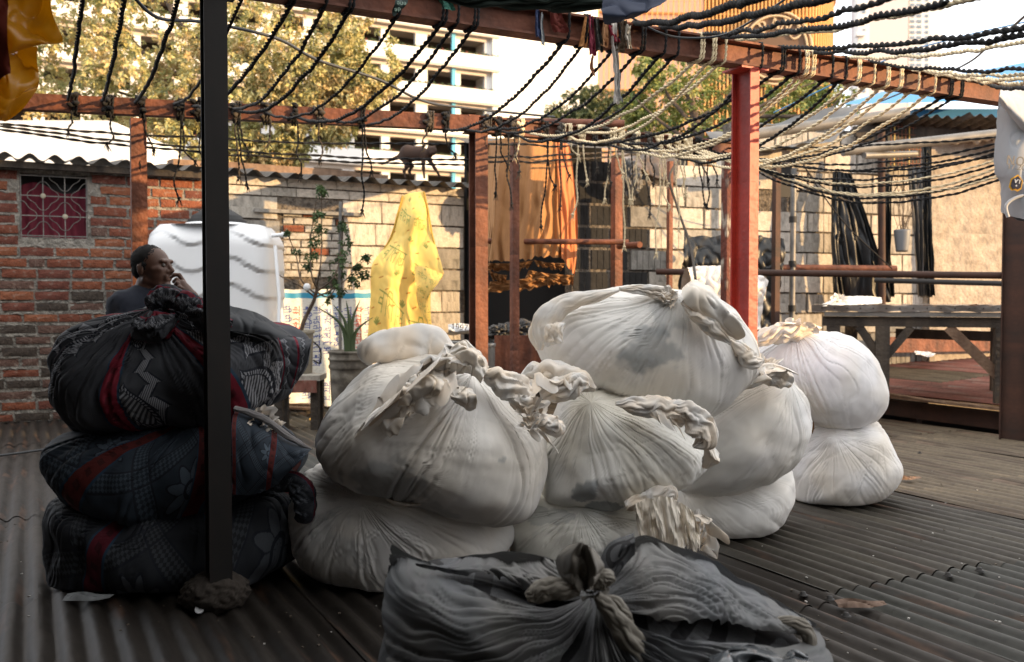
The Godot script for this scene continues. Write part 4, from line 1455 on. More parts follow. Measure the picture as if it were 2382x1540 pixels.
func print_cloth(kind: int) -> ImageTexture:
	# printed bedsheet cloth: bands, zigzag steps, hearts or flowers
	var n_ := 512
	var im := Image.create(n_, n_, false, Image.FORMAT_RGB8)
	var base: Color = [Color(.048, .052, .062), Color(.027, .040, .058), Color(.022, .026, .034)][kind]
	var band: Color = [Color(.20, .009, .025), Color(.10, .011, .009), Color(.11, .007, .018)][kind]
	var pale: Color = [Color(.33, .34, .37), Color(.085, .115, .15), Color(.075, .085, .10)][kind]
	var dark := Color(.012, .016, .026)
	for y in n_:
		for x in n_:
			var u := float(x) / n_
			var v := float(y) / n_
			var c := base
			var s := fposmod(u * 2.0, 1.0)
			if kind == 0:
				# stepped zigzag of hatched white beside the band
				var st := fposmod(v * 8.0, 1.0)
				var edge := .30 + .11 * absf(st * 2.0 - 1.0) + .05 * floorf(fposmod(v * 16.0, 2.0))
				if s > edge and s < edge + .13:
					c = pale if fposmod((u * 1.5 + v) * 60.0, 1.0) < .62 else base
				if absf(s - edge) < .012 or absf(s - edge - .13) < .012: c = dark
				# hearts
				var hx := (fposmod(u * 2.0 + .28, 1.0) - .5) * 3.6
				var hy := (fposmod(v * 2.5 + (0.0 if fposmod(u, 1.0) < .5 else .5), 1.0) - .5) * 2.9
				var ax := absf(hx)
				var e := hx * hx + pow(hy * 1.15 + .25 - .75 * sqrt(ax), 2.0)
				if e < .62:
					c = dark
					if e < .50 and e > .34: c = pale if fposmod(atan2(hy, hx) * 6.0, 1.0) < .55 else dark
					elif e < .30: c = pale if fposmod((hx + hy) * 6.0, 1.0) < .5 else base
			else:
				# diamond lattice and flowers
				var la := absf(fposmod(u * 2.0 + v * 2.0, 1.0) - .5)
				var lb := absf(fposmod(u * 2.0 - v * 2.0, 1.0) - .5)
				if la < .11 or lb < .11:
					c = base.lerp(pale, .5) if (int(u * 70) + int(v * 70)) % 2 == 0 else base * .7
				if absf(la - .11) < .012 or absf(lb - .11) < .012: c = dark
				var fx := fposmod(u * 2.0 + v * 2.0 + .5, 1.0) - .5
				var fy := fposmod(u * 2.0 - v * 2.0 + .5, 1.0) - .5
				fx = fposmod(u * 2.0, 1.0) - .5 if kind == 2 else fposmod(u * 2.0 + .5, 1.0) - .5
				fy = fposmod(v * 2.0 + (.0 if kind == 2 else .5), 1.0) - .5
				var r := Vector2(fx, fy).length()
				var pet := .17 + .05 * cos(8.0 * atan2(fy, fx))
				if r < pet: c = pale
				if absf(r - pet) < .012 or absf(r - .05) < .012: c = dark
				if r < pet and absf(sin(4.0 * atan2(fy, fx) + PI * .5)) < .12: c = dark
			if s < .17:
				c = band
				if absf(s - .085) < .03 and fposmod(v * 14.0, 1.0) < .4: c = band * .5
			if absf(s - .17) < .012 or s < .012: c = Color(.02, .05, .09)
			var w := 1.0 + .12 * fine.get_noise_2d(x * .9, y * .9)
			im.set_pixel(x, y, Color(c.r * w, c.g * w, c.b * w).linear_to_srgb())
	return ImageTexture.create_from_image(im)

func build_sacks() -> void:
	var W: Material = M.white_cloth
	var R: Material = M.ruffle_cloth
	var Z2 := [639.7, 756.0, .3776]
	var Z3 := [1104.9, 756.0, .3776]
	var Z8 := [1744.5, 465.2, .3776]
	var Z5 := [1570.0, 930.4, .3958]
	var D := [0.0, 0.0, 1.0]
	# --- far right pair ---
	var t := white_sack("clean white sack lying on the deck at the right end of the pile", [690, 590, 720, 610, 850, 625, 950, 628, 1060, 605, 1170, 570, 1250, 500, 1290, 420, 1295, 360, 1250, 280, 1180, 160, 1140, 100, 1000, 60, 850, 60, 740, 140, 690, 300, 670, 420], Z5, 4.5, 4, {"knots": [[1905, 1000, .16, .006], [1990, 1000, .16, .006]], "low": .004, "front": .30, "tint": Color(.84, .835, .84), "lump": .012, "cold": Color(.74, .75, .79)})
	close(t)
	t = white_sack("bright white sack with a sunlit tied top, uppermost at the right end", [0, 930, 50, 880, 130, 835, 230, 790, 300, 790, 420, 810, 470, 830, 540, 815, 610, 840, 700, 900, 760, 990, 800, 1090, 820, 1180, 805, 1260, 740, 1350, 640, 1400, 520, 1412, 400, 1390, 250, 1330, 100, 1200, 10, 1050], Z8, 4.42, 9, {"knots": [[1832, 776, .17, .008], [1925, 782, .10, .005]], "front": .30, "tint": Color(.84, .835, .85), "cold": Color(.76, .74, .80), "lump": .012})
	part("tied_top", roll(pts([1752, 802, 1790, 782, 1830, 772, 1868, 768, 1912, 762], 4.22), [0.016, 0.037, 0.041, 0.041, 0.025, 0.003], 3, .28), R, t)
	part("tied_top", rose(px(1845, 762, 4.25), Vector3(0.043, 0.038, 0.043), .4, 5), R, t)
	part("tied_top", frill(pts([1800, 778, 1850, 780, 1905, 776], 4.2), UP, Vector3(0, 0, 1), .07, 1.2, .012, 8, 3.0), R, t)
	close(t)
	# --- right hand stack ---
	t = white_sack("flattened white sack on the deck at the bottom of the stack nearest the red post", [1160, 1100, 1250, 1280, 1400, 1310, 1550, 1310, 1700, 1280, 1830, 1210, 1900, 1120, 1950, 1050, 1950, 960, 1930, 890, 1800, 870, 1500, 900, 1300, 920, 1180, 980], Z3, 3.95, 3, {"knots": [[1600, 1105, .16, .006], [1835, 1090, .08, .004]], "low": .004, "front": .30})
	close(t)
	t = white_sack("round white sack with a frilled top just below and right of the uppermost sack", [1250, 1010, 1400, 1035, 1550, 1025, 1750, 975, 1880, 880, 1960, 800, 2030, 640, 2035, 540, 1990, 420, 1920, 340, 1840, 270, 1700, 250, 1500, 400, 1350, 560, 1230, 750, 1200, 900], Z3, 3.84, 7, {"knots": [[1792, 888, .20, .009]], "front": .34})
	part("ruffle", frill(pts([1735, 898, 1765, 872, 1800, 862, 1830, 880], 3.52), UP * .8 + Vector3(0, 0, .5), Vector3(.3, -.3, 1), .10, 2.2, .022, 12, 5.0), R, t)
	part("ruffle", roll(pts([1722, 905, 1755, 880, 1790, 868, 1826, 884, 1838, 900], 3.50), [0.010, 0.029, 0.037, 0.033, 0.008], 15, .34), R, t)
	part("ruffle", rose(px(1780, 852, 3.56), Vector3(0.051, 0.043, 0.043), .3, 17), R, t)
	close(t)
	# --- middle stack ---
	t = white_sack("low white sack with grey patches on the deck at the bottom of the middle stack", [1170, 1210, 1185, 1285, 1185, 1312, 1250, 1325, 1350, 1326, 1450, 1320, 1520, 1300, 1545, 1240, 1520, 1170, 1450, 1140, 1350, 1130, 1250, 1140, 1200, 1170], D, 3.45, 2, {"knots": [[1340, 1160, .14, .006], [1475, 1180, .10, .006]], "low": .004, "front": .28, "stains": [[1290, 1282, 30, 30, .6], [1400, 1262, 60, 32, .35], [1250, 1170, 60, 16, .4]], "warm": Color(.80, .77, .68), "tint": Color(.79, .785, .74)})
	part("loose_end", roll(pts([1455, 1178, 1500, 1165, 1550, 1150, 1575, 1165], 3.12), [0.016, 0.033, 0.033, 0.007], 22, .34), R, t)
	for e in [[1476, 1172, 1508, 1160, 1540, 1160, 1488, 1262, 1512, 1285, 1535, 1272, 3.04, 3], [1515, 1160, 1550, 1155, 1584, 1172, 1545, 1302, 1572, 1314, 1604, 1270, 3.00, 8], [1560, 1165, 1588, 1172, 1612, 1190, 1592, 1250, 1612, 1278, 1634, 1262, 3.06, 5]]:
		var hang := _drape(pts([e[0], e[1], e[2], e[3], e[4], e[5]], e[12]), pts([e[6], e[7], e[8], e[9], e[10], e[11]], e[12]), 60, .016, 2, e[13])
		hang.c.resize(hang.v.size())
		hang.c.fill(Color(.82, .76, .66))
		part("loose_end", hang, R, t)
	part("loose_end", rose(px(1618, 1222, 3.15), Vector3(0.038, 0.043, 0.034), .5, 25), R, t)
	part("loose_end", rose(px(1630, 1262, 3.15), Vector3(0.030, 0.038, 0.030), -.3, 27), R, t)
	part("loose_end", frill(pts([1585, 1205, 1625, 1195, 1645, 1240, 1632, 1282], 3.12), Vector3(.2, .3, 1).normalized(), Vector3(.7, -.5, .3), .07, 2.0, .02, 33, 4.0), R, t)
	close(t)
	t = white_sack("full white sack with one large blue grey patch low on its front", [395, 1070, 425, 900, 440, 760, 480, 600, 530, 480, 590, 405, 700, 370, 900, 380, 1100, 480, 1290, 600, 1420, 730, 1410, 850, 1330, 940, 1200, 1025, 1000, 1085, 800, 1110, 600, 1107, 480, 1095], Z3, 3.42, 6, {"knots": [[1368, 930, .22, .009], [1592, 985, .15, .007]], "front": .34, "stains": [[1350, 1110, 26, 28, .75], [1385, 1148, 45, 24, .75]], "warm": Color(.82, .78, .68), "tint": Color(.81, .80, .755)})
	part("ruffle", cloth([pts([1300, 925, 1340, 905, 1378, 905], 3.12), pts([1312, 912, 1345, 890, 1384, 905], 3.05), pts([1320, 905, 1350, 892, 1385, 912], 3.16)], 40, 24, 5, .012, 16.0), R, t)
	part("tied_strip", roll(pts([1432, 938, 1480, 942, 1530, 946, 1570, 962, 1592, 985], 3.06), [0.007, 0.029, 0.033, 0.037, 0.016], 41, .32, 1.5), R, t)
	part("tied_strip", roll(pts([1560, 942, 1598, 955, 1628, 985, 1640, 1020, 1612, 1040], 3.04), [0.012, 0.029, 0.037, 0.037, 0.005], 43, .34, 1.5), R, t)
	part("tied_strip", frill(pts([1500, 950, 1550, 965, 1580, 1000], 3.05), Vector3(.3, .2, 1).normalized(), Vector3(.3, -1, .2), .06, 1.7, .014, 45, 4.0), R, t)
	part("tied_strip", cloth([pts([1640, 990, 1655, 1020, 1676, 1055], 3.12), pts([1640, 1030, 1655, 1055, 1672, 1075], 3.04), pts([1632, 1090, 1650, 1090, 1665, 1082], 3.12)], 36, 30, 7, .010, 16.0), R, t)
	close(t)
	# --- left stack ---
	t = white_sack("shaded white sack squashed flat on the deck at the bottom left of the pile", [685, 1130, 670, 1190, 685, 1260, 720, 1315, 780, 1352, 860, 1374, 950, 1372, 1080, 1345, 1150, 1312, 1192, 1255, 1190, 1225, 1165, 1185, 1100, 1120, 1000, 1080, 900, 1070, 850, 1072, 760, 1076, 710, 1092], D, 3.3, 1, {"knots": [[872, 1128, .20, .011], [965, 1150, .14, .008]], "low": .004, "front": .34, "stains": [[800, 1250, 70, 90, -.35]]})
	part("ruffle", cloth([pts([870, 1125, 910, 1145, 950, 1160, 985, 1165], 3.0), pts([880, 1150, 915, 1165, 955, 1172, 990, 1172], 2.94), pts([868, 1135, 910, 1172, 950, 1178, 985, 1176], 2.98)], 50, 20, 3, .010, 15.0), R, t)
	close(t)
	t = white_sack("biggest grey white sack with a long frilled opening, upper left of the pile", [285, 700, 295, 800, 340, 880, 430, 940, 560, 985, 700, 1030, 850, 1065, 1000, 1105, 1200, 1165, 1420, 1195, 1540, 1160, 1620, 1090, 1660, 960, 1680, 760, 1640, 640, 1560, 540, 1400, 410, 1260, 320, 1200, 250, 1080, 190, 950, 190, 800, 210, 650, 220, 560, 260, 470, 350, 380, 460, 310, 590], Z2, 3.2, 5, {"grid": 96, "knots": [[1098, 872, .24, .013], [880, 990, .13, .006], [1258, 1010, .10, .006]], "front": .40, "back": .40, "stains": [[930, 1080, 80, 55, -.6], [1010, 1150, 60, 30, -.4], [1170, 1030, 8, 5, .5]], "lump": .018})
	# the soft roll along its top
	part("top_fold", roll(pts([852, 845, 870, 818, 935, 800, 1005, 800, 1055, 825], 3.12, [0, 0, .05, .08, .05]), [.018, .052, .062, .06, .02], 51, .07, 1.0, 1.0), R, t)
	var fr := Vector3(-.35, -.25, 1).normalized()
	part("ruffle", frill(pts([1120, 850, 1060, 838, 1010, 868, 960, 905, 910, 945, 870, 985, 835, 1015], 2.86, [.02, 0, -.02, -.02, -.02, 0, .02]), (UP + Vector3(.2, 0, .5)).normalized(), Vector3(-.35, -.45, .8).normalized(), .13, 2.3, .034, 52, 7.0, 170, 34), R, t)
	part("ruffle", frill(pts([1135, 850, 1100, 822, 1050, 818, 1000, 842, 945, 885, 895, 930, 850, 985], 2.90), (UP * .9 + Vector3(-.2, 0, .45)).normalized(), Vector3(.15, -.5, .85).normalized(), .12, 2.5, .030, 54, 6.0, 170, 34), R, t)
	part("ruffle", frill(pts([1060, 862, 1015, 885, 965, 920, 925, 955, 880, 990], 2.80), (UP * .5 + Vector3(.2, 0, .8)).normalized(), Vector3(.2, -.8, .5).normalized(), .10, 2.2, .028, 56, 5.0, 130, 30), R, t)
	part("ruffle", roll(pts([1120, 842, 1070, 835, 1015, 868, 960, 910, 905, 955], 2.90), [.01, .034, .036, .034, .01], 55, .34, 1.5), R, t)
	part("ruffle", cloth([pts([1055, 800, 1085, 790, 1118, 815, 1140, 850], 2.92), pts([1040, 825, 1075, 815, 1110, 840, 1128, 872], 2.80), pts([1040, 860, 1070, 862, 1100, 872, 1120, 890], 2.82)], 60, 50, 57, .022, 12.0), R, t)
	part("ruffle", cloth([pts([960, 870, 1000, 855, 1040, 862], 2.82), pts([935, 905, 985, 895, 1030, 900], 2.72), pts([925, 945, 970, 945, 1010, 940], 2.76)], 60, 50, 58, .022, 12.0), R, t)
	part("loose_corner", cloth([pts([1035, 895, 1065, 895, 1100, 905], 2.80), pts([1045, 920, 1075, 925, 1108, 925], 2.74), pts([1060, 935, 1090, 955, 1108, 950], 2.78)], 50, 34, 9, .012, 17.0), R, t)
	part("ruffle", roll(pts([1128, 872, 1160, 882, 1195, 905, 1220, 935, 1245, 945], 2.92), [0.016, 0.037, 0.041, 0.033, 0.016], 61, .38, 1.5), R, t)
	part("knot", rose(px(1232, 952, 2.90), Vector3(0.043, 0.047, 0.043), .2, 62), R, t)
	part("knot", rose(px(1235, 985, 2.88), Vector3(0.030, 0.025, 0.034), .2, 64), R, t)
	part("loose_corner", roll(pts([1245, 975, 1270, 985, 1298, 992, 1312, 985], 2.90), [0.016, 0.026, 0.029, 0.010], 63, .25, 1.3), R, t)
	part("loose_corner", frill(pts([1225, 1000, 1255, 1010, 1275, 1030], 2.90), Vector3(.3, .4, .8).normalized(), Vector3(.4, -.6, .4), .06, 2.1, .016, 65, 4.0), R, t)
	close(t)
	# --- the top sack ---
	t = white_sack("plump white sack with a grey smudge, topmost of the pile before the red post", [1245, 780, 1256, 825, 1275, 855, 1300, 878, 1340, 897, 1400, 925, 1480, 947, 1560, 960, 1640, 966, 1680, 948, 1720, 905, 1748, 868, 1758, 830, 1742, 780, 1700, 722, 1660, 696, 1600, 676, 1545, 668, 1480, 667, 1380, 680, 1320, 692, 1280, 712, 1255, 745], D, 3.5, 8, {"grid": 90, "knots": [[1545, 700, .26, .010], [1290, 720, .10, .005]], "front": .36, "back": .36, "stains": [[1480, 800, 58, 46, -.62], [1530, 730, 45, 40, -.45], [1455, 830, 45, 22, -.3]], "lump": .015, "cold": Color(.74, .73, .79)})
	part("side_fold", roll(pts([1255, 815, 1256, 772, 1278, 735, 1320, 705, 1380, 690, 1440, 676], 3.24), [0.010, 0.037, 0.041, 0.030, 0.021, 0.005], 71, .20, 1.2), R, t)
	part("side_fold", roll(pts([1268, 805, 1288, 775, 1315, 752], 3.16), [0.008, 0.029, 0.005], 72, .35, 1.4), R, t)
	part("neck", roll(pts([1440, 672, 1490, 672, 1540, 682, 1575, 690], 3.22), [0.005, 0.015, 0.025, 0.010], 73, .3), R, t)
	part("neck", rose(px(1552, 690, 3.20), Vector3(0.034, 0.030, 0.034), .2, 74), R, t)
	part("flap", cloth([pts([1585, 672, 1612, 652, 1640, 660, 1668, 690], 3.14, [0, .08, .12, .12]), pts([1588, 690, 1618, 668, 1668, 690, 1712, 732], 3.06), pts([1600, 712, 1640, 715, 1690, 745, 1732, 778], 3.06), pts([1640, 745, 1668, 760, 1695, 782, 1718, 792], 3.10)], 60, 50, 17, .014, 7.0), R, t)
	part("flap", roll(pts([1588, 700, 1620, 725, 1660, 758, 1700, 800], 3.10), [0.010, 0.029, 0.025, 0.005], 76, .36, 1.5), R, t)
	part("flap", roll(pts([1695, 785, 1725, 815, 1752, 840, 1775, 838], 3.22), [0.008, 0.025, 0.025, 0.007], 77, .30, 1.4), R, t)
	close(t)
	# cloth squeezed between the left and the top sack
	t = thing("crumpled_cloth", "crumpled cream cloth squeezed between the biggest sack and the top sack", "cloth", Transform3D(), "")
	part("fold", roll(pts([1215, 882, 1250, 872, 1290, 868, 1345, 885, 1385, 905], 3.14), [0.016, 0.041, 0.045, 0.037, 0.008], 81, .34, 1.3), R, t)
	part("fold", roll(pts([1255, 915, 1300, 905, 1345, 892, 1370, 900], 3.05), [0.016, 0.037, 0.033, 0.008], 82, .34, 1.4), R, t)
	part("fold", frill(pts([1230, 890, 1280, 885, 1340, 892], 3.06), Vector3(0, .6, .8), Vector3(.1, -.8, .6), .09, 2.0, .022, 83, 4.0), R, t)
	settle(t, px(1290, 930, 3.1))
	# --- the patterned bundles ---
	var P5 := [0.0, 465.0, .3588]
	var P1 := [0.0, 872.0, .4335]
	var specs := [
		["bottom patterned bundle, grey with printed flowers and red bands, on the floor at the left", [310, 640, 335, 850, 325, 980, 350, 1120, 420, 1172, 600, 1190, 900, 1170, 1250, 1130, 1450, 1080, 1560, 970, 1640, 860, 1645, 720, 1610, 620, 1500, 570, 1200, 560, 800, 580, 480, 600, 360, 610], P1, 3.28, 2, [[450, 1130, .22, .012, .05]], "bundle at the bottom"],
		["middle patterned bundle, blue grey with flowers and a gaping dark opening at its right", [292, 400, 330, 490, 380, 610, 480, 705, 800, 785, 1200, 730, 1500, 620, 1610, 470, 1600, 380, 1480, 290, 1300, 230, 1200, 200, 800, 220, 450, 270, 380, 300, 320, 355], P1, 3.26, 1, [[470, 985, .22, .013, .1]], ""],
		["topmost patterned bundle, grey with white hearts and crimson bands, tied at its top", [368, 1170, 385, 1290, 430, 1400, 500, 1480, 700, 1508, 900, 1495, 1200, 1460, 1450, 1430, 1600, 1395, 1750, 1335, 1850, 1240, 1930, 1080, 1960, 960, 1900, 880, 1800, 810, 1600, 740, 1400, 710, 1200, 690, 1000, 710, 850, 750, 650, 820, 520, 890, 420, 1000], P5, 3.24, 0, [[398, 730, .24, .015]], ""],
	]
	for k in 3:
		var q: Array = specs[k]
		var pm := mat("print_%d" % k, Color.WHITE, .8, 0.0, print_cloth(q[4]), 0.0)
		var s := outline(q[1], q[2], q[3])
		s.front = .31; s.back = .34; s.power = 2.4
		t = thing("patterned_bundle", q[0], "bundle", Transform3D(), "patterned bundles of washing")
		put("bag", sack_mesh(s, q[3], 90 + k, {"knots": q[5], "polar": true, "low": .004 if k == 0 else -9.0, "lump": .038, "grid": 84}), pm, t)
		t.set_meta("base", Vector3(s.centre.x, maxf(s.centre.y - s.reach(-PI / 2), 0.0), s.centre.z))
		if k == 2:
			part("knot", roll(pts([352, 722, 362, 700, 388, 690, 415, 700, 432, 722], 3.02), [.012, .03, .036, .034, .012], 93, .22), pm, t)
			part("knot", roll(pts([405, 715, 430, 706, 455, 712, 470, 730], 3.0), [.012, .034, .03, .008], 94, .22), pm, t)
			part("knot", roll(pts([318, 745, 335, 762, 372, 760, 412, 738], 2.96), [.02, .035, .04, .012], 95, .36), pm, t)
			part("knot", roll(pts([440, 716, 470, 735, 500, 745, 540, 752], 2.98), [.02, .03, .028, .01], 96, .36), pm, t)
			part("lining", cloth([pts([470, 712, 530, 712, 585, 722, 640, 752, 690, 790], 3.12), pts([470, 740, 530, 742, 590, 755, 650, 775, 700, 795], 3.02), pts([470, 760, 530, 768, 590, 775, 650, 790, 690, 800], 3.0)], 70, 20, 3, .008, 9.0), mat("grey_lining", lin(.04, .044, .05), .8), t)
			part("open_mouth", cloth([pts([640, 770, 680, 782, 726, 788], 3.05), pts([650, 800, 690, 806, 722, 808], 2.98), pts([660, 850, 690, 850, 712, 850], 2.98), pts([650, 905, 675, 905, 690, 890], 3.0)], 40, 40, 5, .006, 12.0), pm, t)
		elif k == 1:
			part("open_mouth", cloth([pts([560, 935, 600, 955, 660, 1000, 724, 1042], 3.1), pts([540, 975, 600, 1000, 660, 1035, 722, 1048], 2.96), pts([540, 1060, 590, 1090, 650, 1090, 690, 1080], 2.93), pts([540, 1150, 590, 1150, 640, 1130, 660, 1110], 2.96)], 50, 50, 15, .006, 8.0), pm, t)
			part("hem", roll(pts([545, 950, 610, 972, 670, 1015, 724, 1046], 2.98), [.008, .011, .010, .004], 97, .12), mat("pale_hem", lin(.22, .21, .21), .8), t)
			var inside := G.new()
			inside.quad(px(560, 945, 3.12), px(600, 945, 3.16), px(718, 1040, 3.12), px(640, 1010, 3.06))
			part("dark_opening", inside, M.black, t)
			part("white_cloth", rose(px(598, 978, 3.0), Vector3(0.047, 0.038, 0.043), .2, 98), R, t)
			part("white_cloth", rose(px(640, 995, 3.02), Vector3(0.025, 0.025, 0.025), .2, 99), R, t)
		else:
			part("loose_end", roll(pts([640, 1130, 680, 1120, 706, 1145, 708, 1190, 690, 1210], 3.02), [.02, .035, .04, .035, .01], 101, .16), pm, t)
		close(t)
	build_front_bundle()

func build_front_bundle() -> void:
	var z := 1.95
	var s := outline([872, 1560, 892, 1480, 925, 1400, 948, 1318, 1010, 1330, 1150, 1340, 1280, 1345, 1370, 1350, 1450, 1325, 1520, 1300, 1580, 1325, 1660, 1380, 1770, 1440, 1860, 1480, 1890, 1540, 1900, 1640, 1700, 1760, 1400, 1790, 1000, 1760], [0.0, 0.0, 1.0], z, 2)
	s.front = .30; s.back = .34; s.power = 2.2
	var t := thing("grey_bundle", "dark grey cloth bundle tied in a big knot at the bottom of the picture", "bundle")
	# denim print inside
	var im := Image.create(256, 256, false, Image.FORMAT_RGB8)
	for y in 256:
		for x in 256:
			var w := .055 + .05 * (1.0 if (x + y / 3) % 3 == 0 else .2) + .03 * fine.get_noise_2d(x * .7, y * .7)
			var a := Vector2(x - 128, y - 110)
			var ring := absf(Vector2(a.x / 80.0, a.y / 60.0).length() - 1.0) < .20
			var b := Vector2(x - 40, y - 210)
			var ring2 := absf(Vector2(b.x / 55.0, b.y / 40.0).length() - 1.0) < .25
			var bar := absf(float(x) * .5 + y - 190.0) < 12.0 and x > 100
			var c := Color(w, w * 1.03, w * 1.1)
			if ring or ring2 or bar: c = Color(.006, .006, .008)
			im.set_pixel(x, y, c.linear_to_srgb())
	var dm := mat("denim_print", Color.WHITE, .9, 0.0, ImageTexture.create_from_image(im), 0.0)
	put("inner_bag", sack_mesh(s, z, 120, {"knots": [[1370, 1372, .2, .006]], "low": .004, "lump": .006, "uv": 3.4, "grid": 60}), dm, t)
	# the wrapping cloth, in panels drawn up to the knot
	var gm := mat("grey_wrap", Color.WHITE, .72)
	gm.vertex_color_use_as_albedo = true
	var kq := px(1370, 1372, z) - s.centre
	var knot := Vector2(kq.x, kq.y)
	var panel := func(called: String, edges: Array, reach_: float, seed_: int, lift: float, tone: float) -> void:
		# edges: two lists of picture points from the knot outwards
		var g := G.new()
		var p := PackedVector3Array()
		var uv := PackedVector2Array()
		var cc := PackedColorArray()
		var nu := 90
		var nv := 70
		var la := PackedVector3Array()
		var lb := PackedVector3Array()
		for k in range(0, edges[0].size(), 2): la.append(px(edges[0][k], edges[0][k + 1], z) - s.centre)
		for k in range(0, edges[1].size(), 2): lb.append(px(edges[1][k], edges[1][k + 1], z) - s.centre)
		la = spline(la, nv)
		lb = spline(lb, nv)
		for j in nv:
			var f := float(j) / (nv - 1)
			for k in nu:
				var e := float(k) / (nu - 1)
				# bulge outwards so that the panel follows the round of the bundle
				var a2 := Vector2(la[j].x, la[j].y) - knot
				var b2 := Vector2(lb[j].x, lb[j].y) - knot
				var an := a2.angle()
				var bn := b2.angle()
				var diff := wrapf(bn - an, -PI, PI)
				var r := lerpf(a2.length(), b2.length(), e)
				var xy := knot + Vector2.from_angle(an + diff * e) * r
				var q := s.over(xy)
				var gd := r
				var w := e * absf(diff) * 5.0 + .25 * noise.get_noise_2d(gd * 6.0 + seed_, e * 3.0)
				var amp := .020 * clampf(gd / .10, 0, 1) * exp(-gd / .36)
				var d := lift + .020 - amp * (ridge(fine.get_noise_2d(w * 1.2 + seed_, gd * 1.5)) * 1.1 + ridge(fine.get_noise_2d(w * 3.4 + seed_, gd * 3.0)) * .6 - .8)
				var edge := minf(e, 1.0 - e)
				d -= .010 * exp(-edge * 30.0)
				d += .014 * noise.get_noise_3d(xy.x * 6, xy.y * 6, seed_)
				var n3 := Vector3(xy.x * .8, xy.y * .8 + .25, maxf(q.z, .05)).normalized()
				q += n3 * d
				var wo := s.centre + q
				wo.y = maxf(wo.y, .006)
				p.append(wo)
				uv.append(Vector2(e, f))
				var m := clampf(.5 + .8 * noise.get_noise_2d(xy.x * 5 + seed_, xy.y * 5), 0, 1)
				cc.append((Color(.098, .095, .090).lerp(Color(.072, .077, .084), m)) * tone)
		g.grid(nu, nv, p, uv, false, false, cc)
		part(called, g, gm, t)
	panel.call("wrap_panel", [[1362, 1366, 1250, 1374, 1100, 1345, 990, 1318, 935, 1296], [1362, 1380, 1310, 1420, 1240, 1490, 1180, 1560, 1090, 1680]], 1.0, 3, .012, 1.0)
	panel.call("wrap_panel", [[1360, 1362, 1280, 1340, 1180, 1328, 1060, 1334, 1000, 1330], [1362, 1368, 1280, 1366, 1180, 1346, 1100, 1340, 1040, 1334]], 1.0, 8, .016, 1.15)
	panel.call("wrap_panel", [[1385, 1362, 1430, 1322, 1488, 1282, 1600, 1328, 1720, 1400, 1866, 1482], [1385, 1372, 1480, 1380, 1600, 1402, 1720, 1440, 1830, 1470]], 1.0, 13, .020, 1.5)
	panel.call("wrap_panel", [[1380, 1374, 1460, 1395, 1580, 1425, 1700, 1452, 1880, 1480], [1375, 1382, 1420, 1440, 1480, 1500, 1560, 1580, 1640, 1700]], 1.0, 18, .016, 1.2)
	panel.call("wrap_panel", [[1376, 1384, 1400, 1430, 1440, 1490, 1490, 1560, 1540, 1680], [1368, 1384, 1350, 1430, 1340, 1490, 1330, 1560, 1320, 1680]], 1.0, 23, .024, .95)
	var kw := func(called: String, g: G, tone: float) -> void:
		for k in g.c.size(): g.c[k] = Color(.17, .155, .13) * tone if g.c[k] != Color.WHITE else g.c[k]
		part(called, g, gm, t)
	var zk := 1.72
	kw.call("knot_loop", cloth([pts([1330, 1372, 1300, 1335, 1297, 1295, 1326, 1268], zk), pts([1345, 1372, 1330, 1335, 1335, 1290, 1350, 1262], zk - .05), pts([1362, 1372, 1362, 1335, 1360, 1295, 1362, 1266], zk - .02), pts([1375, 1372, 1385, 1335, 1380, 1300, 1372, 1270], zk - .06), pts([1385, 1372, 1402, 1340, 1402, 1310, 1382, 1278], zk - .01)], 60, 60, 131, .010, 16.0), 1.0)
	kw.call("knot", rose(px(1375, 1362, zk), Vector3(.028, .024, .026), .1, 133), .8)
	kw.call("knot_end", roll(pts([1350, 1372, 1310, 1368, 1262, 1374, 1226, 1390], zk - .02), [.009, .018, .020, .010], 134, .2), 1.25)
	kw.call("knot_end", roll(pts([1375, 1365, 1392, 1352, 1410, 1345, 1412, 1362], zk - .02), [.009, .015, .016, .007], 135, .2), 1.1)
	kw.call("knot_tail", roll(pts([1388, 1385, 1410, 1410, 1440, 1450, 1472, 1500, 1500, 1560], zk - .04), [.008, .015, .019, .022, .022], 136, .20), 1.1)
	kw.call("knot_tail", roll(pts([1392, 1388, 1430, 1405, 1452, 1440, 1470, 1462], zk - .02), [.008, .014, .015, .006], 137, .20), 1.1)
	# the corner of printed cloth standing up behind the knot
	var pc := cloth([pts([1392, 1330, 1400, 1290, 1425, 1258, 1475, 1240], 1.86), pts([1420, 1335, 1435, 1300, 1455, 1275, 1478, 1262], 1.80), pts([1432, 1345, 1450, 1320, 1470, 1300, 1480, 1290], 1.84)], 40, 24, 9, .006, 12.0)
	part("printed_corner", pc, dm, t)
	# curled hem at the right
	kw.call("curled_hem", roll(pts([1790, 1448, 1830, 1445, 1868, 1460, 1884, 1490, 1884, 1540], 1.85), [.006, .010, .014, .014, .012], 138, .15), 1.2)
	settle(t, Vector3(s.centre.x, 0, s.centre.z))
	var pb := thing("plastic_bag", "crumpled clear plastic bag at the right side of the dark tied bundle", "plastic bag")
	var pm := mat("clear_plastic", lin(.10, .11, .12), .12, 0.0)
	var w1 := cloth([pts([1660, 1530, 1700, 1505, 1750, 1500, 1800, 1510], 1.66), pts([1650, 1560, 1700, 1530, 1760, 1535, 1815, 1540], 1.58), pts([1640, 1620, 1700, 1600, 1760, 1610, 1820, 1600], 1.56)], 60, 50, 141, .022, 13.0)
	w1.c.clear()
	part("film", w1, pm, pb)
	w1 = cloth([pts([1820, 1530, 1850, 1512, 1890, 1525], 1.70), pts([1815, 1560, 1855, 1545, 1905, 1560], 1.64), pts([1815, 1620, 1860, 1610, 1910, 1620], 1.64)], 40, 40, 142, .018, 13.0)
	w1.c.clear()
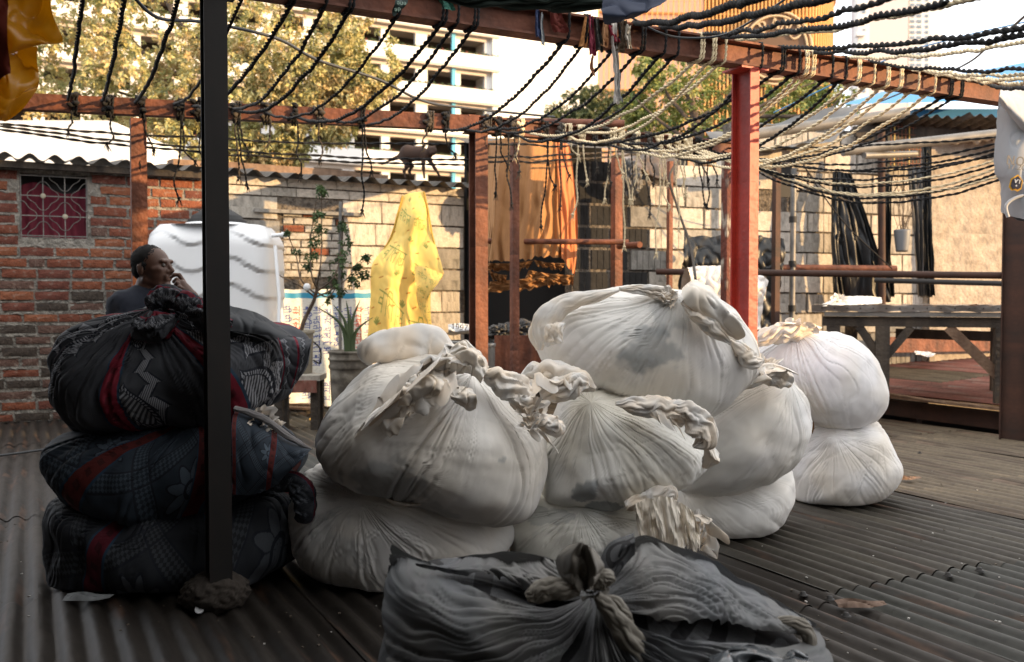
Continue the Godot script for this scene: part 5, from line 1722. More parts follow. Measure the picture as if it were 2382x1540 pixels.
	part("film", w1, pm, pb)
	settle(pb, px(1750, 1600, 1.65))

# ---------- far things ----------
func leaf_mesh() -> ArrayMesh:
	# a sprig: a few pointed leaves round a twig
	var g := G.new()
	for k in 6:
		var b := Basis(UP, k * 2.4) * Basis(Vector3.RIGHT, -.5 - .25 * (k % 3))
		var o := Vector3(0, k * .18 - .4, 0)
		var tip := o + b * Vector3(0, .15, -1.0)
		var l := o + b * Vector3(-.27, .05, -.42)
		var r := o + b * Vector3(.27, .05, -.42)
		var m := o + b * Vector3(0, -.08, -.45)
		g.tri(o, l, m); g.tri(o, m, r); g.tri(l, tip, m); g.tri(m, tip, r)
	return g.mesh()

func crown(called: String, parent: Node3D, clumps: Array, count: int, size: float, cols: Array, seed_: int, hole := -.12) -> void:
	var r := RandomNumberGenerator.new()
	r.seed = seed_
	var places: Array[Transform3D] = []
	var tints := PackedColorArray()
	var guard := 0
	while places.size() < count and guard < count * 12:
		guard += 1
		var c: Array = clumps[r.randi() % clumps.size()]
		var d := Vector3(r.randfn(), r.randfn(), r.randfn()).normalized() * pow(r.randf(), .42)
		var q: Vector3 = c[0] + d * c[1]
		var n_ := noise.get_noise_3d(q.x * c[2] + seed_, q.y * c[2], q.z * c[2])
		if n_ < hole: continue
		var b := Basis.from_euler(Vector3(r.randf_range(-1.2, 1.2), r.randf() * TAU, r.randf_range(-1.2, 1.2))).scaled(Vector3.ONE * size * r.randf_range(.6, 1.35))
		places.append(Transform3D(b, q))
		var w := clampf(.5 + n_ * .8 + r.randfn() * .25, 0, .999) * (cols.size() - 1)
		tints.append((cols[int(w)] as Color).lerp(cols[int(w) + 1], w - int(w)))
	var mm := MultiMesh.new()
	mm.transform_format = MultiMesh.TRANSFORM_3D
	mm.use_colors = true
	mm.mesh = leaf_mesh()
	mm.instance_count = places.size()
	for k in places.size():
		mm.set_instance_transform(k, places[k])
		mm.set_instance_color(k, tints[k])
	var o := MultiMeshInstance3D.new()
	o.name = called
	o.multimesh = mm
	o.material_override = M.leaf
	o.set_meta("kind", "stuff")
	parent.add_child(o, true)

func limb(g: G, p: Array, r0: float, r1: float) -> void:
	var line := spline(PackedVector3Array(p), 18)
	var rr := PackedFloat32Array()
	for k in 18: rr.append(lerpf(r0, r1, k / 17.0))
	g.tube(line, rr, 7)

func build_far() -> void:
	# white parking building with planted parapets
	var wb := thing("white_building", "white many storeyed building with open decks and flower boxes behind the leafy tree", "building")
	var o := Vector3(-17.0, 0, -96.0)
	var b := Basis(E1, UP, -E2)
	var dark := G.new()
	dark.box(Transform3D(b, o + E1 * -14.0 + E2 * 4.0 + UP * 18), Vector3(62, 42, .3))
	part("dark_deck", dark, M.dark_inside, wb)
	var plants: Array[Transform3D] = []
	for k in 8:
		var h := 14.6 + k * 3.66
		var g := G.new()
		g.box(Transform3D(b, o + E1 * -14.0 + UP * (h + 1.0) - E2 * .5), Vector3(63, 1.40, .3))
		part("parapet", g, M.white_wall, wb)
		g = G.new()
		g.box(Transform3D(b, o + E1 * -14.0 + UP * (h + .15) + E2 * 1.6), Vector3(62.4, .15, 4.6))
		g.box(Transform3D(b, o + E1 * -14.0 + UP * (h - .10) + E2 * .2), Vector3(62.4, .45, .3))
		part("slab", g, M.beige_wall, wb)
		for j in 240:
			plants.append(Transform3D(Basis(UP, j * 1.7).scaled(Vector3.ONE * rng.randf_range(.12, .5) * (1.0 if noise.get_noise_2d(j * .3, k * 9.0) > -.1 else .4)), o + E1 * (-20.0 + j * .155) + UP * (h + 1.85) - E2 * .45))
	for k in 16:
		var g := G.new()
		g.box(Transform3D(b, o + E1 * (-43.5 + k * 4.0) + UP * 22 + E2 * .35), Vector3(1.3 if k % 2 else .9, 36, .5))
		part("column", g, M.white_wall, wb)
	var bp := G.new()
	bp.box(Transform3D(b, o + E1 * 12.05 + UP * 22 - E2 * .05), Vector3(.42, 36, .3))
	part("blue_pipe", bp, M.sky_blue, wb)
	var en := G.new()
	en.box(Transform3D(b, o + E1 * 17.0 + UP * 22 + E2 * 3.0), Vector3(1.0, 40, 7.0))
	part("end_wall", en, M.white_wall, wb)
	var mm := MultiMesh.new()
	mm.transform_format = MultiMesh.TRANSFORM_3D
	mm.use_colors = true
	mm.mesh = leaf_mesh()
	mm.instance_count = plants.size()
	for k in plants.size():
		mm.set_instance_transform(k, plants[k])
		mm.set_instance_color(k, Color(.07, .10, .03) if k % 9 else Color(.40, .10, .06))
	var pm := MultiMeshInstance3D.new()
	pm.name = "flower_box_plants"
	pm.multimesh = mm
	pm.material_override = M.leaf
	pm.set_meta("kind", "stuff")
	wb.add_child(pm, true)
	# blank white block behind it
	var bb := G.new()
	bb.box(Transform3D(b, Vector3(4.0, 24, -128)), Vector3(24, 56, 8))
	bb.box(Transform3D(b, Vector3(4.0 - .891 * 11.8, 24, -128 + .454 * 11.8 + 4.2)), Vector3(.5, 56, .4))
	tag(part("blank_building", bb, M.white_wall, self), "blank white building end between the white decks and the louvred building", "building")
	# building clad in upright orange louvres, rounded at its right end
	var lb := thing("louvred_building", "tall building clad in upright orange louvres with a round emblem on it", "building")
	var plan := PackedVector2Array()
	for k in 16: plan.append(Vector2(lerpf(6.7, 22.3, k / 15.0), lerpf(74.0, 75.0, k / 15.0)))
	for k in range(1, 12):
		var a := k / 11.0 * 1.45
		plan.append(Vector2(22.3 + sin(a) * 4.6, 75.0 + (1.0 - cos(a)) * 6.5))
	var back := G.new()
	var pale := G.new()
	var ledge := G.new()
	for k in plan.size() - 1:
		var p := Vector3(plan[k].x, 0, -plan[k].y - .35)
		var q := Vector3(plan[k + 1].x, 0, -plan[k + 1].y - .35)
		var t := back if k >= 8 else pale
		t.quad(p + UP * 2, q + UP * 2, q + UP * 25.6, p + UP * 25.6)
		for h in [12.6, 17.4, 20.6, 23.4]:
			ledge.beam(p + UP * h + Vector3(0, 0, .12), q + UP * h + Vector3(0, 0, .12), .18, .12)
		ledge.beam(p + UP * 25.7 + Vector3(0, 0, .3), q + UP * 25.7 + Vector3(0, 0, .3), .5, .25)
	part("wall", back, mat("amber_wall", lin(.20, .085, .022), .85), lb)
	part("wall", pale, mat("peach_wall", lin(.85, .68, .52), .8), lb)
	var fm := mat("louvre_orange", lin(.78, .42, .13), .6)
	part("ledge", ledge, fm, lb)
	for k in 4:
		var wn := G.new()
		wn.box(Transform3D(Basis(), Vector3(17.0 + k * 2.1, 18.6, -75.0)), Vector3(1.9, 4.6, .2))
		part("window", wn, M.dark_inside, lb)
	var fins := G.new()
	var run := 0.0
	for k in plan.size() - 1:
		var ln := plan[k].distance_to(plan[k + 1])
		while run < ln:
			var q := plan[k].lerp(plan[k + 1], run / ln)
			var d := (plan[k + 1] - plan[k]).normalized()
			fins.box(Transform3D(Basis(UP, atan2(-d.y, d.x) * -1.0 if false else -atan2(-d.y, d.x)), Vector3(q.x, 16.0, -q.y)), Vector3(.10 if k >= 8 else .07, 19.4, .16))
			run += .42 if k < 8 else .30
		run -= ln
	part("louvre_fins", fins, fm, lb).set_meta("kind", "stuff")
	var ec := px(1803, 112, 74.2)
	var em := G.new()
	em.lathe(Transform3D(Basis(Vector3.RIGHT, PI * .5), ec), PackedVector2Array([Vector2(.001, -.1), Vector2(2.75, -.1), Vector2(2.75, .02), Vector2(.001, .02)]), 48)
	part("emblem_disc", em, mat("emblem_brown", lin(.14, .075, .04), .7), lb)
	var gold := mat("emblem_cream", lin(.66, .48, .28), .6)
	for rr in [2.82, 2.45]:
		var ring := G.new()
		var p := PackedVector3Array()
		for k in 61: p.append(ec + Vector3(cos(TAU * k / 60) * rr, sin(TAU * k / 60) * rr, .14))
		ring.tube(p, PackedFloat32Array([.09]), 6, false)
		part("emblem_ring", ring, gold, lb)
	var word := "GRAND"
	for k in 5:
		var a := deg_to_rad(150.0 - k * 29.0)
		var tm := TextMesh.new()
		tm.text = word[k]
		var f := SystemFont.new()
		f.font_names = PackedStringArray(["Droid Serif"])
		tm.font = f
		tm.font_size = 64
		tm.pixel_size = .019
		tm.depth = .12
		put("emblem_letter", tm, gold, lb, Transform3D(Basis(Vector3.BACK, a - PI * .5), ec + Vector3(cos(a), sin(a), 0) * 1.85 + Vector3(0, 0, .12)))
	for s in [[-.9, -.2, .5, -1.3], [.6, -.1, -.6, -1.4], [.5, .1, 1.7, -1.2], [1.6, .0, 1.2, -.9]]:
		var g := G.new()
		g.beam(ec + Vector3(s[0], s[1], .12), ec + Vector3(s[2], s[3], .12), .14, .1, Vector3.BACK)
		part("emblem_stroke", g, gold, lb)
	# pale tower
	var tw := thing("tower_block", "very tall pale residential tower with rows of small windows at the right", "building")
	var z := 480.0
	var u0 := px(1988, 160, z)
	var k0 := z / FOCAL
	var g1 := G.new()
	g1.box(face(px(2042, 300, z + 12)), Vector3(100 * k0, 900 * k0, 20))
	part("wall", g1, mat("tower_pink", lin(.60, .53, .52), .9), tw)
	g1 = G.new()
	g1.box(face(px(2131, 300, z + 16)), Vector3(78 * k0, 900 * k0, 20))
	g1.box(face(px(2002, 300, z + 1)), Vector3(26 * k0, 900 * k0, 6))
	part("wall", g1, mat("tower_white", lin(.74, .70, .67), .9), tw)
	var wm := mat("tower_glass", lin(.20, .25, .30), .3)
	for row in 15:
		for c in [[2102, 16], [2122, 9], [2138, 10], [2156, 6]]:
			var g := G.new()
			g.box(face(px(c[0], -14 + row * 12.7, z + 5.9)), Vector3(c[1] * k0, 6.5 * k0, .6))
			part("window", g, wm, tw)
	for row in 6:
		var g := G.new()
		g.box(face(px(2010, -20 + row * 46, z - 2.2)), Vector3(6 * k0, 9 * k0, .6))
		part("window", g, wm, tw)
		g = G.new()
		g.box(face(px(2000, 8 + row * 36, z - 3)), Vector3(20 * k0, 10 * k0, 4))
		part("balcony", g, M.tower_white, tw)
	# trees
	var t := thing("leafy_tree", "big leafy tree with pale olive leaves rising behind the wavy roof at the left", "tree")
	var zt := 15.5
	var base := px(560, 470, zt)
	base.y = -2.6
	var bark := G.new()
	limb(bark, [base, px(575, 450, zt), px(590, 380, zt), px(560, 250, zt)], .22, .12)
	part("trunk", bark, M.bark, t)
	for s in [[[590, 380], [640, 330], [700, 290], [790, 205]], [[575, 300], [520, 230], [500, 120], [470, 10]], [[560, 260], [590, 160], [640, 80], [700, -20]], [[520, 230], [420, 180], [330, 120], [260, 20]], [[590, 360], [500, 320], [380, 250], [230, 200]], [[640, 330], [700, 330], [760, 300], [830, 290]], [[500, 120], [420, 60], [380, -20], [360, -60]], [[700, 290], [740, 220], [780, 120], [800, 40]]]:
		var g := G.new()
		limb(g, [px(s[0][0], s[0][1], zt), px(s[1][0], s[1][1], zt - .3), px(s[2][0], s[2][1], zt + .2), px(s[3][0], s[3][1], zt)], .07, .018)
		part("limb", g, M.bark, t)
	var cl := []
	for s in [[150, 60, 1.3], [260, 160, 1.1], [330, 30, 1.3], [430, 130, 1.2], [520, 30, 1.4], [560, 180, 1.0], [640, 90, 1.2], [710, 190, .9], [740, 60, 1.1], [790, 150, .75], [810, 230, .6], [860, 130, .5], [850, 195, .5], [240, 230, .8], [420, 250, .8], [60, 160, 1.0], [640, 270, .75], [720, 270, .6], [470, 330, .5], [550, 310, .5], [660, 345, .4], [60, -20, 1.4], [830, 60, .7], [880, 165, .35], [780, 290, .35]]:
		cl.append([px(s[0], s[1], zt + (int(s[0]) % 5) * .25 - .5), s[2], .9])
	crown("crown", t, cl, 8000, .085, [Color(.13, .145, .06), Color(.27, .27, .10), Color(.42, .38, .15), Color(.58, .50, .24), Color(.48, .34, .15)], 5, -.09)  # tints paled, haze put into the leaf colour
	var t2 := thing("fig_tree", "thin branched tree with round glossy leaves in front of the louvred building", "tree")
	zt = 13.0
	base = px(1640, 400, zt)
	base.y = -2.6
	var g2_ := G.new()
	limb(g2_, [base, px(1630, 420, zt), px(1620, 300, zt), px(1600, 210, zt)], .10, .05)
	part("trunk", g2_, M.bark, t2)
	for s in [[[1620, 300], [1560, 230], [1530, 180], [1520, 140]], [[1620, 280], [1690, 230], [1720, 180], [1740, 150]], [[1630, 330], [1730, 270], [1820, 220], [1900, 190]], [[1630, 340], [1560, 300], [1510, 260], [1480, 230]], [[1730, 270], [1850, 270], [1920, 260], [1960, 220]]]:
		var g := G.new()
		limb(g, [px(s[0][0], s[0][1], zt), px(s[1][0], s[1][1], zt), px(s[2][0], s[2][1], zt), px(s[3][0], s[3][1], zt)], .035, .008)
		part("limb", g, M.bark, t2)
	cl = []
	for s in [[1520, 170, .30], [1560, 220, .42], [1530, 280, .45], [1610, 190, .40], [1640, 260, .55], [1690, 200, .42], [1720, 270, .5], [1790, 220, .42], [1850, 260, .5], [1900, 210, .35], [1940, 250, .35], [1480, 250, .25], [1600, 310, .5], [1780, 290, .5], [1510, 145, .15]]:
		cl.append([px(s[0], s[1], zt + (int(s[0]) % 7) * .1), s[2], 1.8])
	crown("crown", t2, cl, 1500, .072, [Color(.06, .10, .025), Color(.14, .19, .045), Color(.27, .29, .07), Color(.42, .39, .13)], 17, -.10)
	var t3 := thing("feathery_tree", "small feathery green tree standing beyond the end of the rusty pipe", "tree")
	zt = 24.0
	base = px(1370, 400, zt)
	base.y = -2.6
	g2_ = G.new()
	limb(g2_, [base, px(1372, 380, zt), px(1368, 300, zt), px(1375, 250, zt)], .10, .04)
	part("trunk", g2_, M.bark, t3)
	cl = []
	for s in [[1300, 275, .45], [1340, 250, .5], [1380, 238, .45], [1420, 262, .55], [1460, 250, .45], [1360, 290, .6], [1440, 290, .6], [1500, 280, .5]]:
		cl.append([px(s[0], s[1], zt), s[2], 1.3])
	crown("crown", t3, cl, 2600, .075, [Color(.05, .07, .022), Color(.10, .12, .04), Color(.17, .17, .06)], 27, -.2)

# ---------- people and animals: one surface round tapered limbs ----------
func seg(p: Vector3, a: Vector3, b: Vector3, ra: float, rb: float) -> float:
	var ab := b - a
	var h := clampf((p - a).dot(ab) / maxf(ab.length_squared(), 1e-9), 0, 1)
	return p.distance_to(a + ab * h) - lerpf(ra, rb, h)
# prims: ["s", a, b, ra, rb] limbs, ["e", centre, radii, basis] ovals, ["-", centre, radius] hollows
func flesh(prims: Array, cell: float, blend: float) -> G:
	var lo := Vector3.ONE * 1e9
	var hi := -lo
	for q in prims:
		if q[0] == "s":
			lo = lo.min(q[1] - Vector3.ONE * q[3]).min(q[2] - Vector3.ONE * q[4])
			hi = hi.max(q[1] + Vector3.ONE * q[3]).max(q[2] + Vector3.ONE * q[4])
		elif q[0] == "e":
			var m := Vector3.ONE * maxf(q[2].x, maxf(q[2].y, q[2].z))
			lo = lo.min(q[1] - m); hi = hi.max(q[1] + m)
	lo -= Vector3.ONE * cell * 3
	hi += Vector3.ONE * cell * 3
	var nx := int((hi.x - lo.x) / cell) + 1
	var ny := int((hi.y - lo.y) / cell) + 1
	var nz := int((hi.z - lo.z) / cell) + 1
	var val := PackedFloat32Array()
	val.resize(nx * ny * nz)
	val.fill(1.0)
	var far := cell * 2.5 + blend
	for q in prims:
		var l := lo
		var h := hi
		if q[0] == "s":
			var m := maxf(q[3], q[4]) + far
			l = (q[1] as Vector3).min(q[2]) - Vector3.ONE * m
			h = (q[1] as Vector3).max(q[2]) + Vector3.ONE * m
		elif q[0] == "e":
			var m := maxf(q[2].x, maxf(q[2].y, q[2].z)) + far
			l = q[1] - Vector3.ONE * m
			h = q[1] + Vector3.ONE * m
		else:
			l = q[1] - Vector3.ONE * (q[2] + far)
			h = q[1] + Vector3.ONE * (q[2] + far)
		var a0 := Vector3i(((l - lo) / cell).floor()).max(Vector3i.ZERO)
		var a1 := Vector3i(((h - lo) / cell).ceil()).min(Vector3i(nx - 1, ny - 1, nz - 1))
		var inv: Basis = (q[3] as Basis).inverse() if q[0] == "e" else Basis()
		for z in range(a0.z, a1.z + 1):
			for y in range(a0.y, a1.y + 1):
				for x in range(a0.x, a1.x + 1):
					var p := lo + Vector3(x, y, z) * cell
					var i := (z * ny + y) * nx + x
					var d: float
					if q[0] == "s": d = seg(p, q[1], q[2], q[3], q[4])
					elif q[0] == "e":
						var w: Vector3 = inv * (p - q[1])
						var k0: float = (w / q[2]).length()
						var k1: float = (w / (q[2] * q[2])).length()
						d = k0 * (k0 - 1.0) / maxf(k1, 1e-6)
					else:
						d = q[2] - p.distance_to(q[1])
						var e := maxf(blend * .6 - absf(val[i] - d), 0.0) / (blend * .6)
						val[i] = maxf(val[i], d) + e * e * blend * .15
						continue
					var v := val[i]
					var e := maxf(blend - absf(v - d), 0.0) / blend
					val[i] = minf(v, d) - e * e * blend * .25
	var g := G.new()
	var index := {}
	for z in nz - 1:
		for y in ny - 1:
			for x in nx - 1:
				var i := (z * ny + y) * nx + x
				var inside := 0
				for k in 8:
					if val[i + (k & 1) + ((k >> 1) & 1) * nx + (k >> 2) * nx * ny] < 0.0: inside += 1
				if inside == 0 or inside == 8: continue
				var sum := Vector3.ZERO
				var cnt := 0
				for k in 8:
					for ax in 3:
						var bit := 1 << ax
						if k & bit: continue
						var k2 := k | bit
						var va := val[i + (k & 1) + ((k >> 1) & 1) * nx + (k >> 2) * nx * ny]
						var vb := val[i + (k2 & 1) + ((k2 >> 1) & 1) * nx + (k2 >> 2) * nx * ny]
						if (va < 0.0) != (vb < 0.0):
							var f := va / (va - vb)
							var pa := Vector3(k & 1, (k >> 1) & 1, k >> 2)
							var pb := Vector3(k2 & 1, (k2 >> 1) & 1, k2 >> 2)
							sum += pa.lerp(pb, f)
							cnt += 1
				index[i] = g.v.size()
				g.v.append(lo + (Vector3(x, y, z) + sum / cnt) * cell)
				var c := i
				var gr := Vector3(val[c + 1] - val[c], val[c + nx] - val[c], val[c + nx * ny] - val[c])
				gr += Vector3(val[c + 1 + nx + nx * ny] - val[c + nx + nx * ny], val[c + 1 + nx + nx * ny] - val[c + 1 + nx * ny], val[c + 1 + nx + nx * ny] - val[c + 1 + nx])
				g.n.append(gr.normalized())
				g.t.append(Vector2(x, y) * .05)
	var step := [1, nx, nx * ny]
	for i: int in index:
		var z := i / (nx * ny)
		var y := (i / nx) % ny
		var x := i % nx
		for ax in 3:
			var u: int = step[(ax + 1) % 3]
			var w: int = step[(ax + 2) % 3]
			var a := val[i]
			var b := val[i + step[ax]]
			if (a < 0.0) == (b < 0.0): continue
			if not (index.has(i - u) and index.has(i - w) and index.has(i - u - w)): continue
			var q := [index[i], index[i - u], index[i - u - w], index[i - w]]
			if a < 0.0: g.i.append_array(PackedInt32Array([q[0], q[2], q[1], q[0], q[3], q[2]]))
			else: g.i.append_array(PackedInt32Array([q[0], q[1], q[2], q[0], q[2], q[3]]))
	return g

func build_person() -> void:
	var zc := 4.62
	var s := zc / FOCAL
	var hc := px(358, 622, zc)
	# the man's own axes: he looks to our right, turned a little towards us
	var turn := Basis(UP, -.25)
	var t := thing("person", "man in a dark shirt sitting by the brick wall, hand raised to his mouth", "person")
	var skin := mat("dark_skin", lin(.095, .046, .030), .5)
	var k := .0105
	var L := func(x: float, y: float, z: float) -> Vector3: return hc + turn * (Vector3(x, y, z) * k)
	var I := turn
	var head := [
		["e", L.call(-1.6, 2.0, 0), Vector3(8.6, 7.9, 7.0) * k, I],
		["e", L.call(2.6, -2.2, 0), Vector3(5.6, 7.4, 5.7) * k, I],
		["s", L.call(1.0, -7.4, 0), L.call(6.0, -8.2, 0), 3.6 * k, 2.0 * k],
		["s", L.call(-1.5, -5.8, -4.6), L.call(4.2, -8.0, -2.2), 1.5 * k, 1.6 * k],
		["s", L.call(-1.5, -5.8, 4.6), L.call(4.2, -8.0, 2.2), 1.5 * k, 1.6 * k],
		["s", L.call(7.4, 1.6, 0), L.call(9.6, -1.6, 0), .8 * k, 1.15 * k],
		["s", L.call(8.3, -2.2, -1.2), L.call(8.3, -2.2, 1.2), .9 * k, .9 * k],
		["s", L.call(6.9, 2.7, -3.4), L.call(6.9, 2.7, 3.4), 1.05 * k, 1.05 * k],
		["s", L.call(5.4, -1.0, 4.0), L.call(3.4, -1.2, 4.9), 1.5 * k, 1.3 * k],
		["s", L.call(5.4, -1.0, -4.0), L.call(3.4, -1.2, -4.9), 1.5 * k, 1.3 * k],
		["s", L.call(7.6, -4.2, -1.7), L.call(7.6, -4.2, 1.7), .85 * k, .85 * k],
		["s", L.call(7.4, -5.6, -1.4), L.call(7.4, -5.6, 1.4), .85 * k, .85 * k],
		["s", L.call(6.6, -8.3, -.8), L.call(6.6, -8.3, .8), 1.5 * k, 1.5 * k],
		["s", L.call(-2.6, -6, 0), L.call(-4.6, -13, 0), 5.2 * k, 5.9 * k],
		["-", L.call(7.6, .9, 2.7), 1.15 * k],
		["-", L.call(7.6, .9, -2.7), 1.15 * k],
		["-", L.call(8.6, -4.9, 0), .5 * k],
	]
	for e in [-1.0, 1.0]:
		head.append(["e", L.call(-2.4, -1.4, 6.7 * e), Vector3(1.7, 2.9, .8) * k, I * Basis(UP, -.35 * e)])
		head.append(["s", L.call(-3.4, .2, 7.3 * e), L.call(-3.0, -2.4, 7.2 * e), .5 * k, .5 * k])
	part("head", flesh(head, .0052, .011), skin, t)
	var hair := []
	hair.append(["e", L.call(-2.6, 2.9, 0), Vector3(8.3, 7.6, 7.25) * k, I])
	hair.append(["e", L.call(-5.6, -1.2, 0), Vector3(4.6, 5.0, 5.9) * k, I])
	hair.append(["s", L.call(-.4, 1.0, 6.4), L.call(-.6, -.6, 6.3), 1.1 * k, .7 * k])
	hair.append(["s", L.call(-.4, 1.0, -6.4), L.call(-.6, -.6, -6.3), 1.1 * k, .7 * k])
	var hg := flesh(hair, .006, .008)
	for q in hg.v.size(): hg.v[q] += hg.n[q] * .006 * noise.get_noise_3dv(hg.v[q] * 140.0)
	part("hair", hg, mat("dark_hair", lin(.010, .009, .009), .95), t)
	var eyes := G.new()
	for e in [-2.7, 2.7]: eyes.ball(Transform3D(turn, L.call(6.75, .85, e)), Vector3.ONE * 1.0 * k, 10, 8)
	part("eyes", eyes, mat("eye", lin(.10, .09, .08), .3), t)
	# shirt: shoulders, chest and arms down to the seat
	var sh_r := px(284, 712, 4.52)
	var sh_l := px(415, 718, 4.78)
	var neck: Vector3 = L.call(-4.4, -12.5, 0)
	var hip := Vector3(neck.x - .06, .50, neck.z - .02)
	var el_l := px(478, 800, 4.50)
	var wr := px(449, 700, 4.44)
	var el_r := px(262, 830, 4.42)
	var shirt := [
		["s", neck + Vector3(0, -.02, 0), neck + Vector3(-.01, -.10, 0), .066, .11],
		["s", sh_r, neck + Vector3(0, -.045, 0), .058, .07], ["s", sh_r.lerp(neck, .5) + Vector3(0, .0, 0), neck, .05, .058],
		["s", sh_l, neck + Vector3(0, -.05, 0), .06, .075],
		["e", neck + Vector3(-.02, -.24, -.01), Vector3(.16, .22, .13), Basis(UP, .5)],
		["s", neck + Vector3(-.02, -.2, 0), hip, .14, .15],
		["s", sh_r, el_r, .066, .054],
		["s", sh_l, el_l, .062, .05],
		["s", el_l, el_l.lerp(wr, .35), .05, .05],
	]
	var sg := flesh(shirt, .014, .05)
	for q in sg.v.size(): sg.v[q] += sg.n[q] * .008 * ridge(noise.get_noise_3dv(sg.v[q] * Vector3(9, 16, 9))) * -1.0
	part("shirt", sg, mat("navy_shirt", lin(.010, .014, .026), .9), t)
	var col := G.new()
	col.tube(spline(PackedVector3Array([neck + Vector3(-.05, .025, .03), neck + Vector3(-.02, .005, .075), neck + Vector3(.05, -.035, .06), neck + Vector3(.075, -.06, .0)]), 14), PackedFloat32Array([.014]), 7)
	part("collar", col, M.navy_shirt, t)
	# legs under the bundles' cover: sitting on a low stool
	var kn := hip + Vector3(.40, -.02, .08)
	part("trousers", flesh([["s", hip + Vector3(0, -.02, .08), kn + Vector3(0, 0, .08), .085, .065], ["s", hip + Vector3(0, -.02, -.08), kn + Vector3(0, 0, -.08), .085, .065], ["s", kn + Vector3(0, 0, .08), Vector3(kn.x - .02, .08, kn.z + .08), .06, .045], ["s", kn + Vector3(0, 0, -.08), Vector3(kn.x - .02, .08, kn.z - .08), .06, .045]], .018, .03), mat("dark_trousers", lin(.03, .028, .03), .9), t)
	# forearm and hand: index finger bent at the lips, thumb under the chin
	var zh := 4.45
	var palm0 := px(446, 690, zh)
	var palm1 := px(424, 662, zh)
	var hand := [
		["s", el_l.lerp(wr, .3), wr, .043, .029],
		["s", wr, palm0, .029, .03],
		["e", palm0.lerp(palm1, .5), Vector3(.042, .024, .030), Basis(Vector3.BACK, -.9)],
		["s", palm0, palm1, .026, .022],
	]
	var fingers := [[[428, 656, .012], [417, 640, .018], [406, 639, .02], [398, 645, .018], .0098], [[424, 662, .03], [411, 650, .038], [405, 655, .035], [411, 660, .03], .0098], [[424, 668, .045], [412, 658, .052], [408, 664, .048], [415, 667, .04], .0092], [[428, 674, .055], [417, 667, .06], [414, 672, .055], [420, 674, .05], .008]]
	for f in fingers:
		var p := []
		for q in 4: p.append(px(f[q][0], f[q][1], zh - f[q][2] + .03))
		for q in 3: hand.append(["s", p[q], p[q + 1], f[4] * (1.08 - q * .1), f[4] * (.98 - q * .1)])
	hand.append(["s", px(440, 688, zh - .02), px(418, 678, zh - .03), .015, .0115])
	hand.append(["s", px(418, 678, zh - .03), px(400, 667, zh - .015), .0112, .0085])
	part("hand", flesh(hand, .0042, .006), skin, t)
	var wa := G.new()
	var wd := (palm0 - wr).normalized()
	wa.tube(PackedVector3Array([wr - wd * .018, wr + wd * .012]), PackedFloat32Array([.035]), 14)
	wa.ball(Transform3D(Basis(), wr + Vector3(.012, .002, .034)), Vector3(.016, .016, .008), 10, 6)
	part("watch", wa, M.black, t)
	settle(t, Vector3(hip.x, 0, hip.z))
	var st := thing("stool", "low dark wooden stool under the seated man, hidden behind the bundles", "stool", face(Vector3(hip.x, 0, hip.z)))
	var g := G.new()
	g.box(face(Vector3(0, .395, 0)), Vector3(.36, .04, .34))
	part("seat", g, M.old_wood, st)
	for a in [-.14, .14]:
		for b in [-.13, .13]:
			g = G.new()
			g.box(face(Vector3(a, .188, b)), Vector3(.04, .374, .04))
			part("leg", g, M.old_wood, st)

func build_cat() -> void:
	var z := 8.75
	var P := func(u, v, d) -> Vector3: return px(u, v, z + d)
	var t := thing("cat", "dark thin cat walking along the wavy roof, its head turned towards us", "cat")
	var body := [
		["s", P.call(948, 358, .05), P.call(978, 357, 0), .076, .066],
		["s", P.call(948, 352, .05), P.call(940, 364, .06), .056, .05],
		["s", P.call(978, 358, 0), P.call(994, 360, -.03), .064, .046],
		["s", P.call(992, 358, -.03), P.call(1003, 352, -.05), .030, .028],
		["e", P.call(1004, 351, -.07), Vector3(.048, .044, .044), Basis()],
		["e", P.call(1005, 355, -.105), Vector3(.017, .014, .016), Basis()],
		["s", P.call(999, 345, -.07), P.call(996, 338, -.07), .013, .003],
		["s", P.call(1009, 345, -.07), P.call(1012, 338, -.07), .013, .003],
		["s", P.call(940, 366, .03), P.call(947, 386, .02), .034, .019], ["s", P.call(947, 386, .02), P.call(940, 398, .04), .018, .012], ["s", P.call(940, 398, .04), P.call(943, 413, .02), .011, .010],
		["s", P.call(944, 366, .09), P.call(958, 386, .09), .032, .018], ["s", P.call(958, 386, .09), P.call(952, 399, .11), .017, .012], ["s", P.call(952, 399, .11), P.call(958, 413, .09), .011, .010],
		["s", P.call(985, 366, -.04), P.call(985, 392, -.04), .026, .013], ["s", P.call(985, 392, -.04), P.call(987, 413, -.05), .012, .011],
		["s", P.call(996, 368, .0), P.call(1012, 392, .0), .024, .013], ["s", P.call(1012, 392, .0), P.call(1024, 412, -.01), .012, .011],
		["s", P.call(938, 356, .07), P.call(915, 370, .08), .016, .013], ["s", P.call(915, 370, .08), P.call(888, 382, .06), .013, .008],
	]
	var g := flesh(body, .0065, .02)
	part("body", g, mat("brown_fur", lin(.038, .019, .012), .9), t)
	var e := G.new()
	for q in [[1000.5, 350], [1007.5, 350]]: e.ball(face(P.call(q[0], q[1], -.101)), Vector3(.006, .006, .004), 8, 5)
	part("eyes", e, mat("amber_eye", lin(.30, .18, .03), .3), t)
	settle(t, P.call(970, 414, 0))

